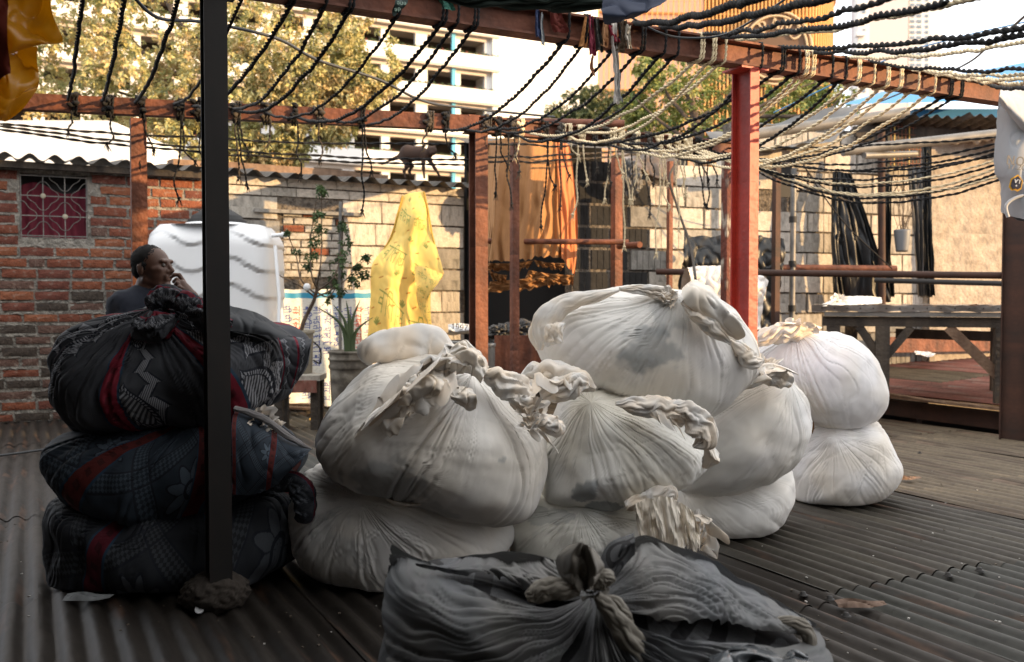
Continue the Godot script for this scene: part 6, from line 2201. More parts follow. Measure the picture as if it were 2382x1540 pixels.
# ---------- painted letters (strokes in a unit box, top line at y = 0) ----------
const GLYPH := {
	"s": [[.2, 0, .2, .35, .05, .5, .25, .55, .45, .95], [.2, .5, .8, .5], [.8, 0, .8, 1]],
	"m": [[.25, 0, .25, .7, .05, .8], [.25, .6, .8, .6], [.8, 0, .8, 1]],
	"r": [[.5, 0, .55, .3, .3, .45, .65, .95]],
	"k": [[.5, 0, .5, 1], [.5, .4, .2, .35, .15, .6, .5, .62], [.5, .4, .8, .35, .88, .6, .75, .8]],
	"b": [[.8, 0, .8, 1], [.8, .35, .3, .35, .22, .62, .8, .62], [.35, .38, .7, .6]],
	"v": [[.8, 0, .8, 1], [.8, .35, .3, .35, .22, .65, .8, .62]],
	"l": [[.85, 0, .85, 1], [.85, .4, .55, .4, .5, .7, .3, .4, .1, .5, .25, .9]],
	"h": [[.5, 0, .5, .2, .25, .3, .65, .45, .3, .6, .6, .75, .4, 1]],
	"g": [[.3, 0, .3, .6, .12, .7], [.8, 0, .8, 1]],
	"p": [[.25, 0, .25, .55, .8, .5], [.8, 0, .8, 1]],
	"t": [[.8, 0, .8, 1], [.8, .4, .35, .4, .2, .7, .4, .95]],
	"n": [[.8, 0, .8, 1], [.8, .5, .25, .5, .2, .68]],
	"c": [[.8, 0, .8, 1], [.15, .2, .4, .3, .35, .7, .8, .6]],
	"T": [[.5, 0, .5, .2, .25, .4, .3, .8, .75, .8]],
	"d": [[.55, 0, .55, .2, .25, .25, .3, .5, .65, .5, .7, .8, .4, .95, .2, .8]],
	"x": [[.8, 0, .8, 1], [.15, .1, .5, .15, .2, .5, .5, .75, .8, .6]],
	"f": [[.25, 0, .25, .55, .8, .5], [.8, 0, .8, 1], [.8, .5, .98, .8]],
	"B": [[.3, 0, .2, .5, .5, .45], [.5, .45, .8, .45], [.8, 0, .8, 1]],
	"y": [[.3, 0, .15, .4, .45, .6, .8, .5], [.8, 0, .8, 1]],
	"a": [[.1, .15, .4, .2, .2, .45, .45, .6, .2, .9, .05, .8], [.4, .5, .8, .5], [.8, 0, .8, 1]],
	"S": [[.15, .1, .4, .3, .15, .5, .5, .95], [.85, 0, .85, 1], [.4, .3, .85, .3]],
	"A": [[.45, 0, .45, 1]], "I": [[.45, 0, .45, 1], [.45, 0, .3, -.3, -.2, -.3, -.35, 0]],
	"i": [[.45, 0, .45, 1], [.45, 0, .6, -.3, 1.1, -.3, 1.25, 0]], "o": [[.45, 0, .45, 1], [.45, 0, .1, -.35]],
}
func stroke(im: Image, a: Vector2, b: Vector2, w: float, c: Color) -> void:
	var m := int(a.distance_to(b) * 1.5) + 1
	for k in m + 1:
		var q := a.lerp(b, float(k) / m)
		im.fill_rect(Rect2i(int(q.x - w * .5), int(q.y - w * .5), int(ceilf(w)), int(ceilf(w))), c)
func script(im: Image, text: String, at: Vector2, along: Vector2, size: float, w: float, c: Color) -> void:
	# along: the direction of reading; letters hang to its right hand side
	var down := Vector2(-along.y, along.x)
	var x := 0.0
	var from := 0.0
	for ch in text + " ":
		if ch == " ":
			if x > from: stroke(im, at + along * from * size, at + along * (x + .05) * size, w, c)
			x += .45
			from = x
			continue
		if ch == ".":
			stroke(im, at + (along * (x - .2) + down * .95) * size, at + (along * (x - .15) + down) * size, w * 1.3, c)
			continue
		if ch == "u":
			stroke(im, at + (along * (x - .3) + down * 1.05) * size, at + (along * (x - .05) + down * 1.3) * size, w, c)
			continue
		if ch == "e":
			stroke(im, at + along * (x - .2) * size, at + (along * (x - .55) - down * .38) * size, w, c)
			continue
		for s in GLYPH[ch]:
			for k in range(0, s.size() - 2, 2):
				stroke(im, at + (along * (x + s[k] * .85) + down * s[k + 1]) * size, at + (along * (x + s[k + 2] * .85) + down * s[k + 3]) * size, w, c)
		x += .45 if ch in "AIio" else .82

func build_things() -> void:
	build_person()
	build_cat()
	build_left_things()
	build_middle_things()
	build_right_things()
	build_top_things()
	build_litter()

func build_left_things() -> void:
	# white water tank with moulded waves
	var z := 7.35
	var t := thing("water_tank", "white plastic water tank with moulded waves behind the seated man", "water tank")
	var g := G.new()
	var p := PackedVector3Array()
	var uv := PackedVector2Array()
	var a := px(346, 742, z)
	var b := px(638, 742, z)
	var top := px(490, 524, z).y
	var w := (b.x - a.x) * .5
	var cx := (a.x + b.x) * .5
	var nv := 110
	var nu := 120
	for j in nv:
		var f := float(j) / (nv - 1)
		for k in nu:
			var an := -TAU * k / nu
			# rounded square plan
			var c := cos(an)
			var s := sin(an)
			var r := 1.0 / pow(pow(absf(c), 5.0) + pow(absf(s), 5.0), .2)
			var x := c * r
			var zz := s * r
			var y := f * top
			var wave := 0.0
			var ph := .5 + .5 * cos(x * 5.6 + .9)
			var level := f * 7.6 + ph * .55 - .3
			var saw := level - floorf(level)
			wave = .026 * smoothstep(0.0, .07, saw) * (1.0 - .72 * saw)
			if absf(x) > .93: wave *= .6
			if f > .93: wave *= (1.0 - f) / .07
			var rim := 1.0 - .16 * pow(clampf((f - .88) / .12, 0, 1), 2.2)
			p.append(Vector3(cx + x * (w - .02 + wave) * rim, y, -z - .0 + zz * (w * .8 - .02 + wave) * rim - w * .35))
			uv.append(Vector2(float(k) / nu, f))
	g.grid(nu, nv, p, uv, true)
	var lid0 := PackedVector3Array()
	var ctr := Vector3(cx, top, -z - w * .35)
	g.lathe(face(ctr - UP * .004), PackedVector2Array([Vector2(w * .83, 0), Vector2(w * .6, .012), Vector2(.25, .016), Vector2(.24, .03)]), 40)
	part("shell", g, M.white_plastic, t)
	g = G.new()
	g.lathe(face(ctr + UP * .012), PackedVector2Array([Vector2(.225, 0), Vector2(.225, .04), Vector2(.20, .045), Vector2(.195, .07), Vector2(.10, .13), Vector2(.001, .145)]), 36)
	part("lid", g, M.black, t)
	g = G.new()
	g.tube(PackedVector3Array([px(632, 548, z), px(664, 546, z)]), PackedFloat32Array([.016]), 10)
	g.tube(PackedVector3Array([px(655, 546.5, z), px(668, 546, z)]), PackedFloat32Array([.022]), 10)
	part("outlet", g, M.white_plastic, t)
	var tm := TextMesh.new()
	tm.text = "triple"
	var f0 := SystemFont.new()
	f0.font_names = PackedStringArray(["Droid Sans"])
	tm.font = f0
	tm.font_size = 48
	tm.pixel_size = .0016
	tm.depth = .004
	put("lettering", tm, M.grey_tarp, t, face(px(399, 674, z - .43)))
	settle(t, Vector3(cx, 0, -z - w * .35))
	g = G.new()
	g.tube(PackedVector3Array([px(640, 572, 7.1), px(650, 690, 7.0), px(648, 790, 6.9)]), PackedFloat32Array([.014]), 8)
	tag(part("pipe", g, M.white_plastic, self), "thin white plastic pipe standing beside the tank", "pipe")
	# printed banner
	var im := Image.create(512, 672, false, Image.FORMAT_RGB8)
	for y in 672:
		for x in 512:
			var n_ := .62 + .06 * noise.get_noise_2d(x * .02, y * .01) - (.10 if noise.get_noise_2d(x * .05, y * .05) > .35 else 0.0)
			im.set_pixel(x, y, Color(n_ * .97, n_, n_ * .96).linear_to_srgb())
	var blue := lin(.035, .06, .26)
	var red := lin(.55, .06, .03)
	im.fill_rect(Rect2i(0, 20, 512, 30), lin(.02, .24, .42))
	var cols := ["krk kAn pr.", "sI sI TivI", "vh rkkm", "bildIg me kA", "lI pdtI he. purI bil", "u lifT cAlu he. ao", "somkAr bild nhI h", "sBI rhivAsiyo k", "me rxkr sAn guB", "sBAsd vA n"]
	for k in 10:
		script(im, cols[k], Vector2(46 + k * 50, 92 + (k * 37) % 18), Vector2(0, 1), 31, 4.0, red if k in [2, 8] else blue)
		script(im, ["n ho", "nhI he", "", "kI so", "dUs".replace("U", "u"), "vAr n", "phle", "hogI", "shI", "nhI"][k], Vector2(46 + k * 50, 520 + (k * 23) % 20), Vector2(0, 1), 31, 4.0, blue)
	var bm := mat("banner_print", Color.WHITE, .6, 0.0, ImageTexture.create_from_image(im), 0.0)
	var q := PackedVector3Array()
	uv = PackedVector2Array()
	for j in 20:
		for k in 40:
			var fx := k / 39.0
			var fy := j / 19.0
			var at := px(lerpf(628, 872, fx), 700, 8.15 + .5 * fx)
			at.y = lerpf(1.05, .02, fy) + .01 * noise.get_noise_2d(fx * 5, fy * 3)
			at.z += .02 * sin(fx * 30.0) * .4 + .10 * fy + .012 * noise.get_noise_2d(fx * 6, fy * 6)
			q.append(at)
			uv.append(Vector2(fx, fy))
	g = G.new()
	g.grid(40, 20, q, uv)
	g.grid(40, 20, _back(q), uv)
	var bn := part("printed_banner", g, bm, self)
	tag(bn, "white printed sheet with blue and red writing running downwards, behind the pots", "banner")
	# yellow printed plastic sheet hanging on the wall
	im = Image.create(384, 512, false, Image.FORMAT_RGB8)
	for y in 512:
		for x in 384:
			var n_ := 1.0 + .10 * noise.get_noise_2d(x * .02, y * .02)
			im.set_pixel(x, y, Color(.90 * n_, .70 * n_, .20 * n_).linear_to_srgb())
	var orange := lin(.55, .22, .03)
	for r in 26:
		for c in 9:
			if (c + r) % 3 == 0 and r % 2 == 0: stroke(im, Vector2(20 + c * 42, 30 + r * 19), Vector2(40 + c * 42, 28 + r * 19), 3, orange)
	var green := lin(.28, .33, .08)
	for s in [[60, 60, .3, 44], [205, 105, .1, 44], [40, 190, .25, 52], [230, 250, .25, 54], [70, 330, .35, 58], [250, 400, .1, 52], [90, 450, .2, 50]]:
		script(im, "viSAl", Vector2(s[0], s[1]), Vector2.from_angle(s[2]), s[3] * .8, 2.6, green)
	for s in [[150, 40], [180, 180], [300, 200], [150, 290], [210, 370], [60, 410], [330, 330]]:
		for k in 5: stroke(im, Vector2(s[0], s[1]), Vector2(s[0], s[1]) + Vector2.from_angle(-PI * (.15 + k * .175)) * 16, 4, green)
	im.fill_rect(Rect2i(300, 440, 34, 38), green)
	im.fill_rect(Rect2i(305, 446, 24, 12), lin(.90, .70, .20))
	script(im, "Ti", Vector2(240, 476), Vector2(1, 0), 34, 7.0, lin(.03, .02, .01))
	var ym := mat("yellow_plastic_print", Color.WHITE, .6, 0.0, ImageTexture.create_from_image(im), 0.0)
	ym.backlight_enabled = true
	ym.backlight = Color(.55, .38, .04)
	t = thing("yellow_sheet", "yellow printed plastic sheet hanging like an apron on the block wall", "plastic sheet")
	var zs := 8.35
	part("sheet", cloth([pts([936, 455, 952, 450, 970, 447, 986, 446], zs), pts([922, 500, 945, 500, 975, 495, 996, 490], zs, [0, -.05, -.06, 0]), pts([906, 560, 940, 555, 975, 553, 1008, 556], zs, [0, -.06, -.02, .0]), pts([866, 615, 920, 615, 975, 620, 1031, 637], zs, [-.05, -.1, -.03, -.1]), pts([862, 690, 905, 680, 955, 690, 1003, 676], zs, [0, -.10, -.02, -.06]), pts([856, 770, 905, 770, 955, 770, 1004, 776], zs, [0, -.1, -.02, -.04]), pts([852, 835, 905, 838, 955, 836, 1004, 836], zs, [0, -.06, -.02, -.02])], 60, 90, 3, .006, 5.0), ym, t)
	part("flap", cloth([pts([964, 618, 985, 620, 1010, 628, 1031, 638], zs - .10), pts([966, 660, 985, 665, 1005, 668, 1018, 660], zs - .13), pts([970, 700, 982, 705, 992, 705, 1000, 690], zs - .10), pts([980, 735, 990, 745, 1000, 765, 1006, 775], zs - .08)], 40, 40, 9, .005, 6.0), ym, t)
	g = G.new()
	for s in [[936, 455, 925, 500, 905, 560, 868, 614], [986, 446, 996, 490, 1008, 556, 1031, 637]]:
		g.tube(spline(pts(s, zs - .01), 30), PackedFloat32Array([.008]), 6)
	part("hem", g, mat("yellow_hem", lin(.50, .30, .03), .4), t)
	settle(t, px(925, 836, zs))
	# bucket with an aloe
	z = 6.9
	var bc := px(815, 936, z)
	bc.y = 0.0
	t = thing("paint_bucket", "old mud stained bucket planted with a spiky aloe", "bucket", face(bc))
	var h := px(815, 815, z).y
	g = G.new()
	g.lathe(Transform3D(), PackedVector2Array([Vector2(.001, .004), Vector2(.128, 0), Vector2(.148, h * .78), Vector2(.156, h * .78), Vector2(.156, h * .82), Vector2(.149, h * .83), Vector2(.150, h * .88), Vector2(.159, h * .885), Vector2(.159, h * .91), Vector2(.151, h * .92), Vector2(.153, h * .97), Vector2(.162, h * .975), Vector2(.160, h), Vector2(.146, h), Vector2(.142, h * .93), Vector2(.001, h * .92)]), 36)
	var c2 := func(r, gg, bl): return Color(r, gg, bl)
	part("body", g, mat("muddy_plastic", Color.WHITE, .85, 0.0, speckle(256, [c2.call(.05, .042, .035), c2.call(.12, .105, .085), c2.call(.22, .20, .165), c2.call(.30, .28, .24)], .02, 4, 160, 1.0), 1.6), t)
	var al := thing("aloe_plant", "spiky green aloe growing in the mud stained bucket", "plant", face(bc + UP * h * .93))
	var lm := mat("aloe_green", lin(.055, .085, .035), .45)
	for s in [[735, 705, .03], [775, 700, .02], [805, 690, .0], [838, 690, -.02], [792, 745, .05], [868, 730, -.01], [935, 770, .03], [828, 760, .04], [815, 720, -.03]]:
		g = G.new()
		var tip := px(s[0], s[1] + 8, z - s[2]) - (bc + UP * h * .93)
		var side := Vector3(tip.x * .25, tip.y * .62, tip.z * .3)
		if s[0] > 900: side = Vector3(tip.x * .45, tip.y * 1.0, 0)
		var line := spline(PackedVector3Array([Vector3(signf(tip.x) * .02, -.02, .01), side, tip]), 14)
		var rr := PackedFloat32Array()
		for k in 14: rr.append(.019 * (1.0 - pow(k / 13.0, 1.4)) + .001)
		g.tube(line, rr, 6, true, .45)
		part("leaf", g, lm, al)
	# flower shrub in a pot behind, on a crate
	var fp := px(700, 868, 7.15)
	t = thing("flowering_shrub", "thin straggly shrub with small green leaves growing in a white pot", "shrub", face(fp + UP * .3))
	g = G.new()
	var origin := fp + UP * .3
	var at0 := func(u, v, d) -> Vector3: return px(u, v, 7.15 + d) - origin
	limb(g, [Vector3(.0, 0, 0), at0.call(708, 745, 0), at0.call(730, 700, 0), at0.call(738, 668, 0)], .018, .012)
	part("stem", g, M.bark, t)
	for s in [[738, 680, 765, 690, 790, 650, 800, 600], [738, 672, 725, 640, 722, 560, 735, 470], [735, 690, 760, 680, 800, 655, 830, 620], [735, 685, 700, 650, 690, 600, 668, 540], [736, 668, 745, 620, 748, 560, 748, 440], [732, 690, 690, 660, 650, 640, 640, 610], [740, 676, 780, 640, 795, 560, 800, 500]]:
		g = G.new()
		limb(g, [at0.call(s[0], s[1], 0), at0.call(s[2], s[3], -.1), at0.call(s[4], s[5], .1), at0.call(s[6], s[7], 0)], .007, .003)
		part("twig", g, M.bark, t)
	var cl := []
	for s in [[745, 450, .05], [738, 500, .04], [742, 530, .06], [730, 560, .05], [725, 595, .06], [800, 530, .05], [805, 570, .07], [792, 600, .07], [800, 630, .09], [815, 650, .08], [780, 655, .08], [830, 620, .05], [850, 640, .04], [715, 620, .04], [770, 690, .05], [790, 680, .06], [748, 440, .03], [668, 540, .02], [855, 600, .03], [690, 585, .03]]:
		cl.append([at0.call(s[0], s[1], 0), s[2], 6.0])
	crown("leaves", t, cl, 230, .032, [Color(.025, .05, .016), Color(.045, .085, .025), Color(.07, .12, .035)], 37, -.3)
	g = G.new()
	g.ball(Transform3D(Basis(), at0.call(714, 668, -.12)), Vector3(.028, .03, .02), 8, 6)
	part("white_flower", g, M.white_plastic, t)
	g = G.new()
	g.tube(PackedVector3Array([px(792, 470, 7.25), px(790, 640, 7.2), px(792, 830, 7.1)]), PackedFloat32Array([.012]), 8)
	tag(part("grey_stick", g, M.grey_pipe, self), "upright grey stick standing behind the aloe bucket", "stick")
	t = thing("white_pot", "white paint pail with a rim holding the straggly shrub", "pot", face(fp))
	g = G.new()
	g.lathe(Transform3D(), PackedVector2Array([Vector2(.001, .01), Vector2(.085, .002), Vector2(.095, .30), Vector2(.105, .30), Vector2(.105, .325), Vector2(.092, .325), Vector2(.088, .29), Vector2(.001, .285)]), 28)
	part("body", g, mat("cream_pail", lin(.30, .27, .21), .6), t)
	g = G.new()
	g.tube(spline(PackedVector3Array([Vector3(.10, .10, .02), Vector3(.15, .08, .03), Vector3(.155, .18, .03), Vector3(.10, .24, .02)]), 16), PackedFloat32Array([.006]), 6)
	part("handle", g, M.black_iron, t)
	# bench and pallet under the pots
	t = thing("bench", "low red painted wooden bench carrying the shrub pot", "bench")
	var yb: float = fp.y
	for s in [["top", 640, 752, -.02, .04, .26, M.block_1], ["apron", 645, 745, -.08, .09, .03, M.red_deck]]:
		g = G.new()
		var q0 := px(s[1], 868, 7.05)
		var q1 := px(s[2], 868, 7.05)
		g.beam(Vector3(q0.x, yb + s[3], q0.z + (.13 if s[0] == "apron" else 0.0)), Vector3(q1.x, yb + s[3], q1.z + (.13 if s[0] == "apron" else 0.0)), s[5], s[4])
		part(s[0], g, s[6], t)
	for u in [655, 738]:
		for dz in [-.08, .08]:
			g = G.new()
			var q0 := px(u, 868, 7.05)
			g.box(face(Vector3(q0.x, (yb - .04) * .5, q0.z + dz)), Vector3(.06, yb - .04, .06))
			part("leg", g, M.old_wood, t)
	settle(t, Vector3(px(697, 868, 7.05).x, 0, px(697, 868, 7.05).z))
	t = thing("pallet", "weathered wooden pallet on the floor under the red bench", "pallet")
	for k in 4:
		g = G.new()
		var q0 := fl(600, 960 - k * 9)
		var q1 := fl(735, 966 - k * 9)
		g.beam(q0 + UP * .055, q1 + UP * .055, .09, .018)
		part("plank", g, M.wood, t)
	for k in 3:
		g = G.new()
		g.beam(fl(610 + k * 55, 966) + UP * .023, fl(610 + k * 55, 930) + UP * .023, .05, .045)
		part("runner", g, M.old_wood, t)
	settle(t, fl(668, 950))
	g = G.new()
	g.tube(spline(PackedVector3Array([fl(748, 938) + UP * .02, fl(754, 952) + UP * .05, fl(750, 968) + UP * .02, fl(735, 976) + UP * .01, fl(720, 978) + UP * .01]), 24), PackedFloat32Array([.012, .016, .012, .014, .01]), 6, true, .4)
	tag(part("yellow_strap", g, M.yellow_rope, self), "twisted yellow plastic strip on the floor by the pallet", "strip")

func _back(q: PackedVector3Array) -> PackedVector3Array:
	var o := PackedVector3Array()
	for v in q: o.append(v - Vector3(0, 0, .004))
	return o

func build_middle_things() -> void:
	# dark shed behind the hanging cloth
	var t := thing("dark_shed", "dark open shed behind the brown hanging cloth", "shed")
	var g := G.new()
	g.quad(px(1080, 1000, 9.6), px(1400, 1000, 9.6), px(1400, 325, 9.6), px(1080, 325, 9.6))
	part("back_wall", g, M.black, t)  # black colour stands in for deep shade in the recess
	g = G.new()
	g.quad(px(1086, 900, 9.1), px(1086, 900, 9.8), px(1086, 330, 9.8), px(1086, 330, 9.1))
	part("side_wall", g, M.dark_mortar, t)
	g = G.new()
	g.quad(px(1086, 332, 7.4), px(1420, 345, 7.6), px(1420, 322, 9.8), px(1060, 322, 9.8))
	part("roof_sheet", g, M.asbestos, t)
	# brown striped cloth with an orange edge
	var c := func(r, gg, b): return Color(r, gg, b)
	var im := Image.create(256, 64, false, Image.FORMAT_RGB8)
	for y in 64:
		for x in 256:
			var s := .5 + .5 * sin(x * TAU / 4.0)
			var n_ := 1.0 + .15 * fine.get_noise_2d(x * .4, y * .05)
			im.set_pixel(x, y, (Color(.42, .215, .085).lerp(Color(.25, .115, .042), s) * n_).linear_to_srgb())
	var sm := mat("striped_cloth", Color.WHITE, .9, 0.0, ImageTexture.create_from_image(im), 0.0)
	sm.uv1_scale = Vector3(1.6, 1, 1)
	var om := mat("orange_cloth", lin(.52, .185, .07), .85)
	t = thing("hanging_blanket", "brown striped cloth with an orange edge hanging under the back beam", "blanket")
	var z := 6.75
	part("striped_panel", _drape(pts([1168, 322, 1230, 322, 1290, 328, 1300, 330], z, [-.3, -.1, .12, .16]), pts([1139, 608, 1200, 604, 1260, 598, 1312, 596], z - .1, [-.35, -.12, .1, .22]), 90, .030, 6, 2), sm, t)
	part("orange_panel", _drape(pts([1292, 330, 1306, 332, 1324, 336], z + .12, [0, .03, .08]), pts([1306, 600, 1322, 620, 1337, 640], z + .1, [0, .04, .1]), 24, .020, 3, 5, pts([1300, 480, 1322, 500, 1345, 508], z + .1, [0, .04, .1])), om, t)
	part("side_panel", _drape(pts([1168, 324, 1152, 326, 1136, 328], z + .0, [.02, .35, .8]), pts([1139, 610, 1132, 600, 1122, 560], z, [0, .35, .8]), 40, .03, 5, 7), sm, t)  # carried back, partly unseen, to cast shade on the left wall
	# rolled lower hems
	for s in [[1136, 612, 1240, 606, .05, 0], [1136, 628, 1180, 640, .06, 1], [1240, 604, 1316, 612, .04, 2], [1230, 628, 1335, 640, .07, 3], [1140, 655, 1300, 636, .08, 4]]:
		var a := pts([s[0], s[1], (s[0] + s[2]) / 2, (s[1] + s[3]) / 2 + 3, s[2], s[3]], z - .08 + .03 * s[5])
		var b := PackedVector3Array()
		for v in a: b.append(v + Vector3(rng.randf_range(-.03, .03), -s[4], -.05))
		part("hem_fold", _drape(a, b, 40, .018, 4, 10 + int(s[5])), sm, t)
	settle(t, px(1240, 640, z))
	# things standing under it
	t = thing("rusty_sheet", "rusty corrugated sheet propped upright behind the slim post", "metal sheet")
	var rs := corrugated(.46, .30, 3, .085, .022, 1.6)
	put("sheet", rs.mesh(), M.rust, t, Transform3D(Basis(Vector3(.99, .0, -.1), Vector3(.1, 0, .99), Vector3(0, -1, 0)), px(1150, 880, 6.6)))
	settle(t, px(1205, 880, 6.6))
	t = thing("black_bags", "heap of dusty black plastic bags behind the rusty sheet", "rubbish bags")
	for s in [[1172, 772, .12, .05], [1215, 768, .11, .06], [1245, 775, .08, .07], [1190, 790, .14, .05], [1235, 790, .10, .05]]:
		var w := wad(px(s[0], s[1], 7.0), Vector3(s[2], s[3], .1), .1, int(s[0]), .4, 1.8, 36)
		w.c.clear()
		part("bag", w, M.grey_tarp, t)
	settle(t, px(1210, 800, 7.0))
	for s in [[1067, 792, 7.2, .115, "grey metal tub with a bright rim behind the biggest sack"], [1128, 798, 6.4, .07, "dark metal bucket between the rusty post and the rusty sheet"]]:
		var at := px(s[0], s[1], s[2])
		t = thing("metal_bucket", s[4], "bucket", face(Vector3(at.x, 0, at.z)))
		g = G.new()
		g.lathe(Transform3D(), PackedVector2Array([Vector2(.001, .01), Vector2(s[3] * .8, 0), Vector2(s[3], at.y - .02), Vector2(s[3] * .97, at.y - .02), Vector2(s[3] * .75, .03), Vector2(.001, .03)]), 28)
		part("body", g, M.grey_pipe, t)
		g = G.new()
		g.lathe(face(UP * (at.y - .022)), PackedVector2Array([Vector2(s[3] * .97, 0), Vector2(s[3] * 1.06, 0), Vector2(s[3] * 1.06, .022), Vector2(s[3] * .97, .022)]), 28)
		part("rim", g, mat("zinc", lin(.35, .35, .34), .35, .6), t)
	t = thing("torn_bag", "torn white printed plastic scrap stuck to the dark blocks beside the rusty post", "plastic scrap")
	part("scrap", cloth([pts([1042, 754, 1066, 752, 1092, 754], 8.2), pts([1043, 768, 1066, 770, 1093, 768], 8.1), pts([1044, 780, 1068, 778, 1090, 776], 8.2)], 30, 20, 4, .012, 15.0), M.white_plastic, t)
	var tm := TextMesh.new()
	tm.text = "1997"
	tm.font_size = 40
	tm.pixel_size = .0016
	tm.depth = .003
	put("print", tm, M.grey_tarp, t, Transform3D(Basis(Vector3.BACK, -.1), px(1069, 760, 8.05)))
	settle(t, px(1066, 780, 8.1))
	# brown sheet slung in the opening of the block wall
	t = thing("brown_sheet", "brown plastic sheet slung across the dark opening of the block wall", "plastic sheet")
	var bm := mat("brown_film", lin(.10, .065, .04), .35)
	part("sheet", cloth([pts([1438, 352, 1480, 356, 1530, 350, 1580, 352], 8.75), pts([1440, 366, 1480, 385, 1530, 410, 1575, 420], 8.55), pts([1445, 372, 1485, 400, 1530, 425, 1578, 436], 8.7)], 60, 26, 8, .02, 5.0), bm, t)
	g = G.new()
	g.quad(px(1436, 470, 9.25), px(1600, 470, 9.25), px(1600, 330, 9.25), px(1436, 330, 9.25))
	part("dark_opening", g, M.black, t)
	settle(t, px(1510, 440, 8.8))
	g = wad(px(1462, 418, 8.5), Vector3(.10, .15, .08), .1, 171, .3, 1.6, 44)
	g.c.clear()
	tag(part("plastic_bottle", g, M.grey_tarp, self), "crushed grey plastic bag on top of the blackened wall end", "plastic bag")
	# black sheet with a white cloth on the rail, behind the red post
	t = thing("black_plastic", "black plastic sheet pinned on the block wall behind the red post", "plastic sheet")
	part("sheet", cloth([pts([1592, 545, 1650, 548, 1700, 545, 1760, 548, 1822, 556], 8.75), pts([1588, 600, 1650, 606, 1700, 598, 1770, 604, 1828, 600], 8.65), pts([1580, 660, 1650, 665, 1705, 660, 1770, 664, 1816, 662], 8.7), pts([1575, 800, 1650, 805, 1705, 800, 1770, 804, 1805, 800], 8.7)], 90, 70, 21, .03, 5.0), M.black_sheet, t)
	settle(t, px(1700, 800, 8.7))
	t = thing("white_sheet", "thin white cloth draped over the pipe rail behind the red post", "cloth")
	part("sheet", cloth([pts([1580, 690, 1610, 700, 1700, 720, 1780, 700], 7.3), pts([1588, 640, 1630, 642, 1700, 640, 1785, 650], 7.12), pts([1600, 622, 1640, 618, 1700, 622, 1772, 640], 7.0), pts([1606, 650, 1650, 660, 1720, 680, 1790, 652], 6.94), pts([1610, 700, 1660, 720, 1735, 735, 1778, 690], 6.95), pts([1640, 760, 1690, 770, 1745, 770, 1770, 765], 6.95)], 80, 80, 33, .018, 7.0, Color(.76, .73, .70), Color(.80, .75, .70)), M.white_cloth, t)
	settle(t, px(1700, 770, 7.0))
	g = wad(px(1775, 782, 4.7), Vector3(.06, .02, .04), .1, 181, .3)
	g.c.clear()
	tag(part("yellow_cloth", g, M.yellow_rope, self), "mustard cloth peeping out behind the sunlit tied sack", "cloth")
	g = wad(px(1884, 992, 4.28), Vector3(.016, .028, .02), .1, 182, .3)
	g.c.clear()
	tag(part("brown_cloth", g, mat("ochre_cloth", lin(.20, .10, .03), .8), self), "ochre cloth peeping out between two white sacks", "cloth")

func _drape(a: PackedVector3Array, b: PackedVector3Array, nu: int, deep: float, waves: int, seed_: int, mid := PackedVector3Array()) -> G:
	# cloth hung from the line a down to the line b in vertical folds
	var g := G.new()
	var la := spline(a, nu)
	var lb := spline(b, nu)
	var lm := spline(mid, nu) if mid.size() else PackedVector3Array()
	var p := PackedVector3Array()
	var uv := PackedVector2Array()
	var nv := 36
	for j in nv:
		var f := float(j) / (nv - 1)
		for k in nu:
			var e := float(k) / (nu - 1)
			var q := la[k].lerp(lb[k], f)
			if lm.size(): q += (lm[k] - (la[k] + lb[k]) * .5) * 4.0 * f * (1.0 - f) * .8
			var ph := e * waves * TAU + .9 * noise.get_noise_2d(f * 1.6 + seed_, e * 2.0) * 3.0
			q.z += deep * (sin(ph) * (.35 + .65 * f) + .5 * noise.get_noise_2d(e * 6.0 + seed_, f * 3.0))
			q.y += .012 * noise.get_noise_2d(e * 9.0, seed_) * f * 2.0
			p.append(q)
			uv.append(Vector2(e, f))
	g.grid(nu, nv, p, uv)
	return g

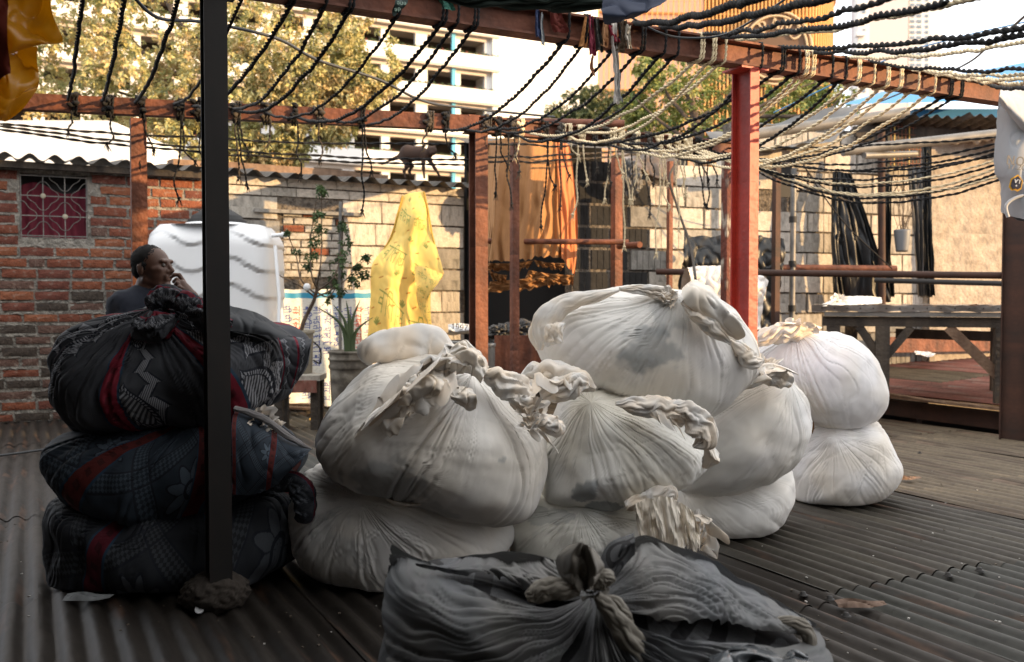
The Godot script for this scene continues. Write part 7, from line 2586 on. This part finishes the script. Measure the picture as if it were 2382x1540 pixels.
func build_right_things() -> void:
	# the long table
	var t := thing("work_table", "long rough timber table covered with a nailed down plastic sheet", "table")
	var a := px(1888, 710, 7.45)
	var b := px(2420, 716, 6.75)
	var top := a.y
	b.y = top
	var d := (b - a).normalized()
	var inward := Vector3(-d.z, 0, d.x) * -1.0
	if inward.z > 0: inward = -inward
	var g := G.new()
	var p := PackedVector3Array()
	var uv := PackedVector2Array()
	for j in 14:
		for k in 70:
			var e := k / 69.0
			var f := j / 13.0
			var q := a.lerp(b, e) + inward * f * 1.0
			q.y += .010 * noise.get_noise_2d(e * 9, f * 5) + .006 * ridge(fine.get_noise_2d(e * 30, f * 4))
			p.append(q)
			uv.append(Vector2(e * 3, f))
	g.grid(70, 14, p, uv)
	var sheen := mat("table_film", Color.WHITE, .28, 0.0, speckle(128, [Color(.07, .055, .045), Color(.16, .14, .125), Color(.26, .25, .24)], .03, 3, 191, .9), 1.2)
	part("cover", g, sheen, t)
	g = G.new()
	p.clear()
	uv.clear()
	for j in 5:
		for k in 70:
			var e := k / 69.0
			var q := a.lerp(b, e) - inward * (.004 + .004 * noise.get_noise_2d(e * 20, j))
			q.y += -.012 * j + .008 * noise.get_noise_2d(e * 14, j * 2.0)
			p.append(q)
			uv.append(Vector2(e * 3, j * .1))
	g.grid(70, 5, p, uv)
	part("cover_edge", g, sheen, t)
	for s in [[.06, -.068, .034, "edge_board", M.grey_pipe, .03, .02], [.05, -.125, .075, "apron", M.old_wood, .05, .06]]:
		g = G.new()
		g.beam(a.lerp(b, s[0]) + UP * s[1] + inward * s[6], b + UP * s[1] + inward * s[6], s[5], s[2])
		part(s[3], g, s[4], t)
	g = G.new()
	for k in 16: g.box(face(a.lerp(b, .05 + k * .06) + UP * -.022 - inward * .010), Vector3(.008, .008, .006))
	part("nail", g, M.black_iron, t).set_meta("kind", "stuff")
	for s in [[.10, .06], [.33, .06], [.85, .06], [.12, .92], [.84, .92]]:
		var at: Vector3 = a.lerp(b, s[0]) + inward * s[1]
		g = G.new()
		g.box(face(Vector3(at.x, (top - .16 + .0) * .5 + .1, at.z), -.3), Vector3(.10, top - .16 - .2 if s[0] != .33 else top - .36, .09))
		part("leg", g, M.old_wood, t)
	for s in [[.33, .35, .22, .16], [.33, .35, .46, .16], [.62, .16, .84, .52]]:
		var q0: Vector3 = a.lerp(b, s[0]) + inward * .06
		var q1: Vector3 = a.lerp(b, s[2]) + inward * .06
		g = G.new()
		if s[0] == .62: g.beam(Vector3(q0.x, top - s[1], q0.z), Vector3(q1.x, top - s[3], q1.z), .04, .075)
		else: g.beam(Vector3(q0.x, top - s[1] - .08, q0.z), Vector3(q1.x, top - s[3], q1.z), .04, .06)
		part("brace", g, M.wood if s[0] == .62 else M.old_wood, t)
	g = G.new()
	g.beam(a.lerp(b, .35) + inward * .9 - UP * .24, b + inward * .9 - UP * .26, .05, .08)
	part("rear_rail", g, M.old_wood, t)
	settle(t, Vector3((a.x + b.x) * .5, 0, (a.z + b.z) * .5))
	t = thing("white_rag", "bunched white cloth lying on the left end of the timber table", "cloth")
	part("lump", rose(px(1952, 698, 7.45), Vector3(.07, .025, .06), .1, 201), M.white_cloth, t)
	part("lump", cloth([pts([1915, 706, 1960, 690, 2010, 688, 2050, 692], 7.6), pts([1912, 710, 1960, 702, 2010, 700, 2052, 702], 7.45), pts([1912, 712, 1962, 710, 2010, 708, 2050, 706], 7.38)], 50, 20, 12, .014, 9.0), M.white_cloth, t)
	settle(t, px(1970, 712, 7.45))
	# black sheets hanging on the block wall
	var k2 := 0
	for s in [
		["long black plastic strip gathered at its top, left of the hanging pot", [1936, 400, 1945, 398, 1962, 400], [1934, 560, 1950, 555, 1975, 560], [1938, 690, 1965, 690, 1990, 688]],
		["broad black plastic sheet behind the slanting strip, reaching down to the table", [1940, 412, 1962, 412, 1985, 418], [1936, 560, 1985, 560, 2035, 572], [1938, 700, 2000, 704, 2070, 702]],
		["slanting torn black sheet falling away to the right along the wall", [1958, 402, 1970, 402, 1982, 405], [1980, 510, 2005, 512, 2020, 515], [2010, 640, 2040, 645, 2062, 640]],
		["narrow black sheet hanging beside the dark pole", [2048, 405, 2062, 404, 2078, 410], [2052, 520, 2062, 515, 2070, 520], [2055, 690, 2070, 692, 2082, 690]],
		["shredded grey brown strip of plastic right of the hanging pot", [2112, 395, 2130, 388, 2158, 396], [2118, 480, 2135, 475, 2150, 480], [2135, 690, 2142, 690, 2152, 690]],
		["black ragged strip of plastic at the edge of the plastered wall", [2145, 330, 2155, 330, 2165, 334], [2148, 520, 2158, 515, 2170, 522], [2152, 690, 2160, 690, 2172, 690]],
		["crumpled black flap sticking out from the long black strip", [1950, 520, 1970, 505, 1990, 530], [1945, 545, 1970, 560, 2005, 550], [1942, 590, 1965, 570, 1985, 560]]]:
		t = thing("black_strip", s[0], "plastic strip", Transform3D(), "torn black plastic on the block wall")
		part("film", _drape(pts(s[1], 9.32), pts(s[3], 9.30), 40, .035, 3, 40 + k2 * 3, pts(s[2], 9.24)), M.grey_tarp if k2 == 4 else M.black_sheet, t)
		settle(t, px(s[3][2], s[3][3], 9.35))
		k2 += 1
	g = G.new()
	g.tube(PackedVector3Array([px(2050, 300, 9.2), px(2052, 760, 9.2)]), PackedFloat32Array([.035]), 10)
	tag(part("dark_pole", g, M.dark_steel, self), "dark upright pole beside the narrow black sheet", "pole")
	# hanging pot
	t = thing("hanging_pot", "cut grey plastic can hung from a wire as a pot on the block wall", "pot", face(px(2098, 586, 9.2)))
	g = G.new()
	g.lathe(Transform3D(), PackedVector2Array([Vector2(.001, .01), Vector2(.055, 0), Vector2(.062, .02), Vector2(.085, .20), Vector2(.078, .215), Vector2(.074, .20), Vector2(.05, .02), Vector2(.001, .02)]), 8)
	part("can", g, mat("grey_can", lin(.17, .18, .19), .4), t)
	g = G.new()
	g.tube(PackedVector3Array([Vector3(-.07, .2, 0), Vector3(0, .32, .01), Vector3(.07, .2, 0)]), PackedFloat32Array([.003]), 5)
	g.tube(PackedVector3Array([Vector3(0, .32, .01), Vector3(.01, .85, .01)]), PackedFloat32Array([.004]), 5)
	for k in 14:
		var o := Vector3(rng.randf_range(-.03, .03), .2, 0)
		g.tube(spline(PackedVector3Array([o, o + Vector3(rng.randf_range(-.12, .12), .25, .03), o + Vector3(rng.randf_range(-.16, .16), rng.randf_range(.35, .6), .04)]), 8), PackedFloat32Array([.0025]), 4)
	part("wire", g, M.bark, t)
	# barred window high on the block wall
	t = thing("barred_window", "small window with a rusty bar mesh high on the block wall", "window", wall_at(px(2105, 330, 9.72), px(2165, 700, 10.1) - px(1335, 700, 8.7)))
	g = G.new()
	g.box(face(Vector3(0, 0, -.02)), Vector3(.42, .52, .02))
	part("dark_pane", g, M.black, t)
	for k in 9:
		g = G.new()
		g.box(face(Vector3(-.19 + k * .047, 0, .012)), Vector3(.008, .5, .008))
		part("bar", g, M.yellow_rope if k % 4 == 1 else M.rust, t)
	for k in 7:
		g = G.new()
		g.box(face(Vector3(0, -.22 + k * .073, .020)), Vector3(.4, .007, .007))
		part("bar", g, M.rust, t)
	# black gap in the wall
	t = thing("wall_vent", "black gap left between blocks beside the grey conduit", "opening", wall_at(px(1822, 420, 9.14), px(2165, 700, 10.1) - px(1335, 700, 8.7)))
	g = G.new()
	g.box(face(Vector3(0, 0, 0)), Vector3(.17, .32, .03))
	part("dark_hole", g, M.black, t)
	# grey shirt hung upside down on the ropes
	t = thing("shirt", "grey football shirt with a shield badge hanging upside down at the right edge", "shirt")
	var z := 3.9
	var shm := mat("grey_jersey", lin(.34, .355, .38), .8)
	part("body", cloth([pts([2326, 207, 2360, 206, 2400, 208, 2450, 210], z), pts([2322, 250, 2355, 262, 2400, 290, 2455, 300], z, [0, -.05, -.06, 0]), pts([2312, 380, 2350, 385, 2400, 390, 2460, 392], z, [0, -.08, -.1, -.05]), pts([2328, 430, 2355, 435, 2400, 440, 2460, 440], z, [.0, -.08, -.11, -.05]), pts([2330, 494, 2362, 505, 2400, 512, 2460, 508], z, [0, -.06, -.1, -.04])], 70, 90, 51, .006, 8.0), shm, t)
	part("hem_fold", cloth([pts([2322, 234, 2345, 262, 2372, 296, 2410, 320, 2460, 328], z - .09), pts([2326, 222, 2350, 246, 2382, 274, 2420, 290, 2460, 296], z - .12), pts([2328, 208, 2360, 208, 2390, 210, 2420, 212, 2460, 212], z - .04)], 50, 24, 61, .003, 8.0), mat("pale_jersey", lin(.43, .44, .46), .8), t)
	g = G.new()
	g.tube(spline(pts([2345, 505, 2340, 480, 2358, 462, 2395, 450], z - .1), 24), PackedFloat32Array([.007]), 6)
	part("sleeve_cuff", g, M.pale_jersey, t)
	g = G.new()
	g.ball(face(px(2378, 486, z - .035)), Vector3(.05, .05, .02), 16, 8)
	part("sleeve_opening", g, mat("sleeve_shade", lin(.10, .10, .11), .9), t)
	var bx := face(px(2364, 425, z - .115), -.1) * Transform3D(Basis(Vector3.BACK, PI - .2), Vector3.ZERO)
	for s in [[1.0, 0.0, mat("badge_gold", lin(.62, .33, .03), .6), "badge_border"], [.78, .004, mat("badge_navy", lin(.012, .014, .035), .6), "badge_field"]]:
		g = G.new()
		var sh := [Vector2(-.025, .022), Vector2(-.012, .034), Vector2(.0, .030), Vector2(.012, .034), Vector2(.025, .022), Vector2(.024, -.012), Vector2(.0, -.034), Vector2(-.024, -.012)]
		for k in 8: g.tri(bx * Vector3(0, 0, s[1]), bx * Vector3(sh[(k + 1) % 8].x * s[0], sh[(k + 1) % 8].y * s[0], s[1]), bx * Vector3(sh[k].x * s[0], sh[k].y * s[0], s[1]))
		part(s[3], g, s[2], t)
	for s in [["LA", Vector3(0, -.004, .008), .00042, "badge_letters"], ["+", Vector3(0, .014, .008), .00035, "badge_star"]]:
		var tm := TextMesh.new()
		tm.text = s[0]
		tm.font_size = 48
		tm.pixel_size = s[2]
		tm.depth = .002
		put(s[3], tm, M.white_plastic, t, bx * face(s[1]))
	for s in [["NO", 2362, 373, .0010], ["17.20", 2364, 388, .0006]]:
		var tm := TextMesh.new()
		tm.text = s[0]
		tm.font_size = 48
		tm.pixel_size = s[3]
		tm.depth = .002
		put("print", tm, M.grey_pipe, t, Transform3D(Basis(Vector3.BACK, -.12), px(s[1], s[2], z - .125)))
	settle(t, px(2380, 510, z))
	# bits on the red deck
	t = thing("plastic_scrap", "white plastic scrap lying on the red deck under the table", "scrap")
	part("film", cloth([pts([2128, 816, 2150, 818, 2176, 822], 9.6), pts([2130, 822, 2152, 826, 2174, 826], 9.4), pts([2134, 824, 2152, 828, 2172, 828], 9.3)], 24, 16, 71, .02, 9.0), M.white_plastic, t)
	settle(t, px(2152, 824, 9.4))
	g = G.new()
	g.tube(spline(PackedVector3Array([fl(2040, 912, .19), fl(2120, 925, .20), fl(2200, 938, .19)]), 12), PackedFloat32Array([.012]), 6)
	tag(part("broken_stick", g, M.wood, self), "splintered stick lying along the edge of the red deck", "stick")

func build_top_things() -> void:
	# yellow plastic at the top left
	var z := 2.5
	var ym := mat("amber_plastic", lin(.34, .17, .012), .32)
	ym.backlight_enabled = true
	ym.backlight = Color(.75, .48, .03)
	var t := thing("yellow_plastic", "crumpled dark yellow plastic hanging at the top left corner", "plastic sheet")
	part("upper_sheet", cloth([pts([-90, -30, 0, -30, 80, -25, 116, -20], z), pts([-90, 30, 0, 40, 80, 50, 122, 32], z, [0, -.06, .02, 0]), pts([-90, 90, 10, 100, 80, 96, 143, 92], z, [0, -.05, -.02, 0]), pts([-90, 130, 0, 125, 45, 118, 100, 100], z, [0, -.05, 0, .02])], 70, 60, 5, .014, 7.0), ym, t)
	part("lower_sheet", cloth([pts([-90, 100, 0, 108, 50, 105, 85, 104], z + .04), pts([-90, 170, 0, 170, 50, 160, 86, 170], z + .03, [0, -.08, .01, 0]), pts([-90, 220, 0, 215, 45, 212, 86, 205], z + .03, [0, -.07, -.03, 0]), pts([-90, 262, -10, 260, 30, 262, 58, 248], z + .03, [0, -.05, 0, 0]), pts([-90, 285, -10, 280, 14, 280, 36, 270], z + .03)], 70, 80, 15, .016, 8.0), ym, t)
	part("orange_lining", cloth([pts([-90, -30, -40, -30, 16, -30], z - .1), pts([-90, 80, -40, 90, 18, 100], z - .08), pts([-90, 200, -40, 190, 24, 170], z - .06)], 20, 30, 25, .01, 8.0), mat("rust_red_cloth", lin(.16, .02, .008), .7), t)
	settle(t, px(20, -30, z))
	# blue tarpaulin hanging over the beam
	var bm := mat("navy_tarp", lin(.006, .014, .04), .7)
	t = thing("blue_tarpaulin", "dark blue tarpaulin hanging over the beam at the top", "tarpaulin")
	part("sheet", cloth([pts([1380, -60, 1450, -60, 1520, -60, 1600, -60], 3.3), pts([1396, 0, 1450, 4, 1520, -4, 1560, -8], 3.25), pts([1402, 30, 1450, 32, 1500, 24, 1540, 8], 3.2), pts([1408, 53, 1440, 48, 1482, 38, 1530, 14], 3.25)], 60, 40, 3, .014, 7.0), bm, t)
	settle(t, px(1470, -50, 3.3))
	# green net along the top
	t = thing("shade_net", "dark green shade net bundled along the top of the beam", "net")
	part("roll", roll(pts([1000, -14, 1100, -8, 1200, -4, 1300, 2, 1400, 0], 3.0), [.012, .026, .03, .028, .02], 91, .35), mat("net_green", lin(.006, .014, .010), .9), t)
	settle(t, px(1200, 0, 3.0))
	# coloured rags tied to the beam: [picture line, widths, colour, label]
	var rags := [
		[[1250, 22, 1251, 60, 1254, 88], .018, Color(.03, .05, .13), "narrow blue striped rag strip hanging first from the left on the beam"],
		[[1262, 30, 1260, 60, 1262, 80, 1264, 106], .012, Color(.33, .35, .36), "small pale grey knotted rag beside the blue strip on the beam"],
		[[1290, 16, 1296, 45, 1306, 74], .050, Color(.13, .018, .012), "dark red rag hanging on the beam"],
		[[1366, 40, 1362, 70, 1356, 108], .026, Color(.50, .22, .07), "orange frayed rag beside the crimson one on the beam"],
		[[1374, 36, 1376, 80, 1380, 128], .022, Color(.28, .035, .07), "crimson and purple rag hanging lowest among the coloured rags"],
		[[1388, 40, 1392, 80, 1396, 120], .022, Color(.035, .035, .03), "dark grey twisted rag among the coloured rags"],
		[[1410, 48, 1408, 80, 1406, 108], .026, Color(.52, .27, .13), "tan rag strip left of the white strips"],
		[[1418, 60, 1426, 78, 1436, 100], .020, Color(.45, .04, .08), "bright pink red rag beside the white strips"],
		[[1428, 48, 1430, 110, 1436, 180, 1434, 242], .022, Color(.66, .62, .58), "long white rag strip hanging far below the beam"],
		[[1442, 170, 1440, 200, 1446, 238], .010, Color(.50, .50, .50), "thin grey tail of cloth beside the long white strip"],
		[[1462, 58, 1460, 85, 1466, 112], .020, Color(.74, .68, .58), "short white rag right of the bundle of brown string"],
		[[1448, 46, 1450, 80, 1442, 120], .034, Color(.09, .055, .03), "bundle of frayed brown string knotted on the beam"],
		[[1380, 128, 1376, 150, 1382, 176], .012, Color(.38, .15, .06), "thin orange rag end dangling under the beam"],
		[[1020, -10, 1040, 8, 1044, 22], .040, Color(.04, .16, .12), "green plastic scrap caught on the dark beam"],
	]
	for s in rags:
		var n_: int = s[0].size() / 2
		t = thing("rag", s[3], "rag", Transform3D(), "rags tied to the front beam")
		var rows := []
		for k in n_:
			var u: float = s[0][k * 2]
			var v: float = s[0][k * 2 + 1]
			var zz := -on_front(u).z - .055
			var c := px(u, v, zz)
			var w: float = s[1] * (.7 + .5 * k / (n_ - 1.0))
			if s[0][0] > 1425 and s[0][0] < 1470: w = s[1]
			rows.append(PackedVector3Array([c - Vector3(w * .5, 0, 0), c + Vector3(-w * .2, 0, .012), c + Vector3(w * .2, 0, -.008), c + Vector3(w * .5, 0, 0)]))
		var g := cloth(rows, 26, 40, int(s[0][0]), .006, 28.0, s[2], s[2] * .8)
		part("strip", g, M.white_cloth, t)
		settle(t, px(s[0][0], s[0][1], -on_front(s[0][0]).z - .05))
	# printed green scrap
	t = thing("printed_scrap", "torn green plastic scrap printed with pale letters on the dark beam", "plastic scrap")
	var gm := mat("scrap_green", lin(.010, .03, .026), .6)
	part("film", cloth([pts([920, -6, 936, -6, 950, -4], 2.98), pts([918, 10, 932, 12, 946, 10], 2.97), pts([912, 24, 922, 26, 934, 22], 2.98), pts([914, 36, 918, 36, 924, 30], 2.98)], 24, 24, 3, .004, 12.0), gm, t)
	for s in [["ene", 934, 9, -.1], ["de", 925, 23, .2]]:
		var tm := TextMesh.new()
		tm.text = s[0]
		tm.font_size = 40
		tm.pixel_size = .00042
		tm.depth = .002
		put("print", tm, mat("pale_green_print", lin(.35, .5, .42), .6), t, Transform3D(Basis(Vector3.BACK, PI + s[3]), px(s[1], s[2], 2.95)))
	settle(t, px(930, -6, 2.98))

func build_litter() -> void:
	# stone at the foot of the black post, bottle cap, crumbs, cable
	var g := wad(fl(500, 1412) + UP * .045, Vector3(.105, .065, .075), .1, 301, .08, 1.0, 40)
	g.c.clear()
	tag(part("foot_stone", g, M.old_wood, self), "rough dark lump of concrete at the foot of the black post", "stone")
	g = G.new()
	g.lathe(Transform3D(Basis(Vector3.RIGHT, 1.0), fl(464, 1428) + UP * .014), PackedVector2Array([Vector2(.001, -.005), Vector2(.014, -.005), Vector2(.0145, .004), Vector2(.012, .005), Vector2(.001, .004)]), 20)
	tag(part("bottle_cap", g, M.white_plastic, self), "small white bottle cap lying on the floor by the lump of concrete", "bottle cap")
	g = G.new()
	g.tube(spline(PackedVector3Array([fl(-60, 1075) + UP * .02, fl(40, 1062) + UP * .02, fl(110, 1052) + UP * .02, fl(200, 1040) + UP * .02]), 20), PackedFloat32Array([.008]), 6)
	tag(part("floor_cable", g, M.cable, self), "black cable lying across the floor at the left edge", "cable")
	var k := 0
	for s in [[2005, 1424, "curled strip of brown plastic film caught in the floor ribs", Color(.16, .10, .07)], [2110, 1122, "crumpled brown scrap of paper near the right post", Color(.22, .13, .08)], [196, 1408, "wisp of white plastic on the dark floor before the patterned bundles", Color(.30, .32, .33)]]:
		var at := fl(s[0], s[1]) + UP * .014
		var rows := []
		for j in 4: rows.append(PackedVector3Array([at + Vector3(-.07, .004 * j, -.012 * j), at + Vector3(-.02, .016 * (j % 2), -.014 * j), at + Vector3(.03, .004 * j, -.010 * j), at + Vector3(.08, .010, -.012 * j)]))
		g = cloth(rows, 24, 14, 400 + k, .006, 24.0, s[3], s[3] * .7)
		tag(part("litter_scrap", g, M.white_cloth, self), s[2], "litter", "scraps on the floor")
		k += 1
	# crumbs and chips
	var mm := MultiMesh.new()
	mm.transform_format = MultiMesh.TRANSFORM_3D
	mm.use_colors = true
	var ch := G.new()
	ch.box(Transform3D(), Vector3(1, .4, .7))
	mm.mesh = ch.mesh()
	mm.instance_count = 420
	var r := RandomNumberGenerator.new()
	r.seed = 5
	for q in 420:
		var at := fl(r.randf_range(0, 2380), r.randf_range(1010, 1530)) if q > 120 else fl(r.randf_range(640, 800), r.randf_range(935, 985))
		at.y = r.randf_range(.004, .010)
		mm.set_instance_transform(q, Transform3D(Basis(UP, r.randf() * TAU).scaled(Vector3.ONE * r.randf_range(.003, .009)), at))
		var w := r.randf()
		mm.set_instance_color(q, Color(.5, .48, .45) if w > .75 else Color(.10, .08, .06))
	var o := MultiMeshInstance3D.new()
	o.name = "floor_crumbs"
	o.multimesh = mm
	o.material_override = M.leaf
	o.set_meta("kind", "stuff")
	tag(o, "chips and crumbs scattered over the corrugated floor", "debris")
	add_child(o)
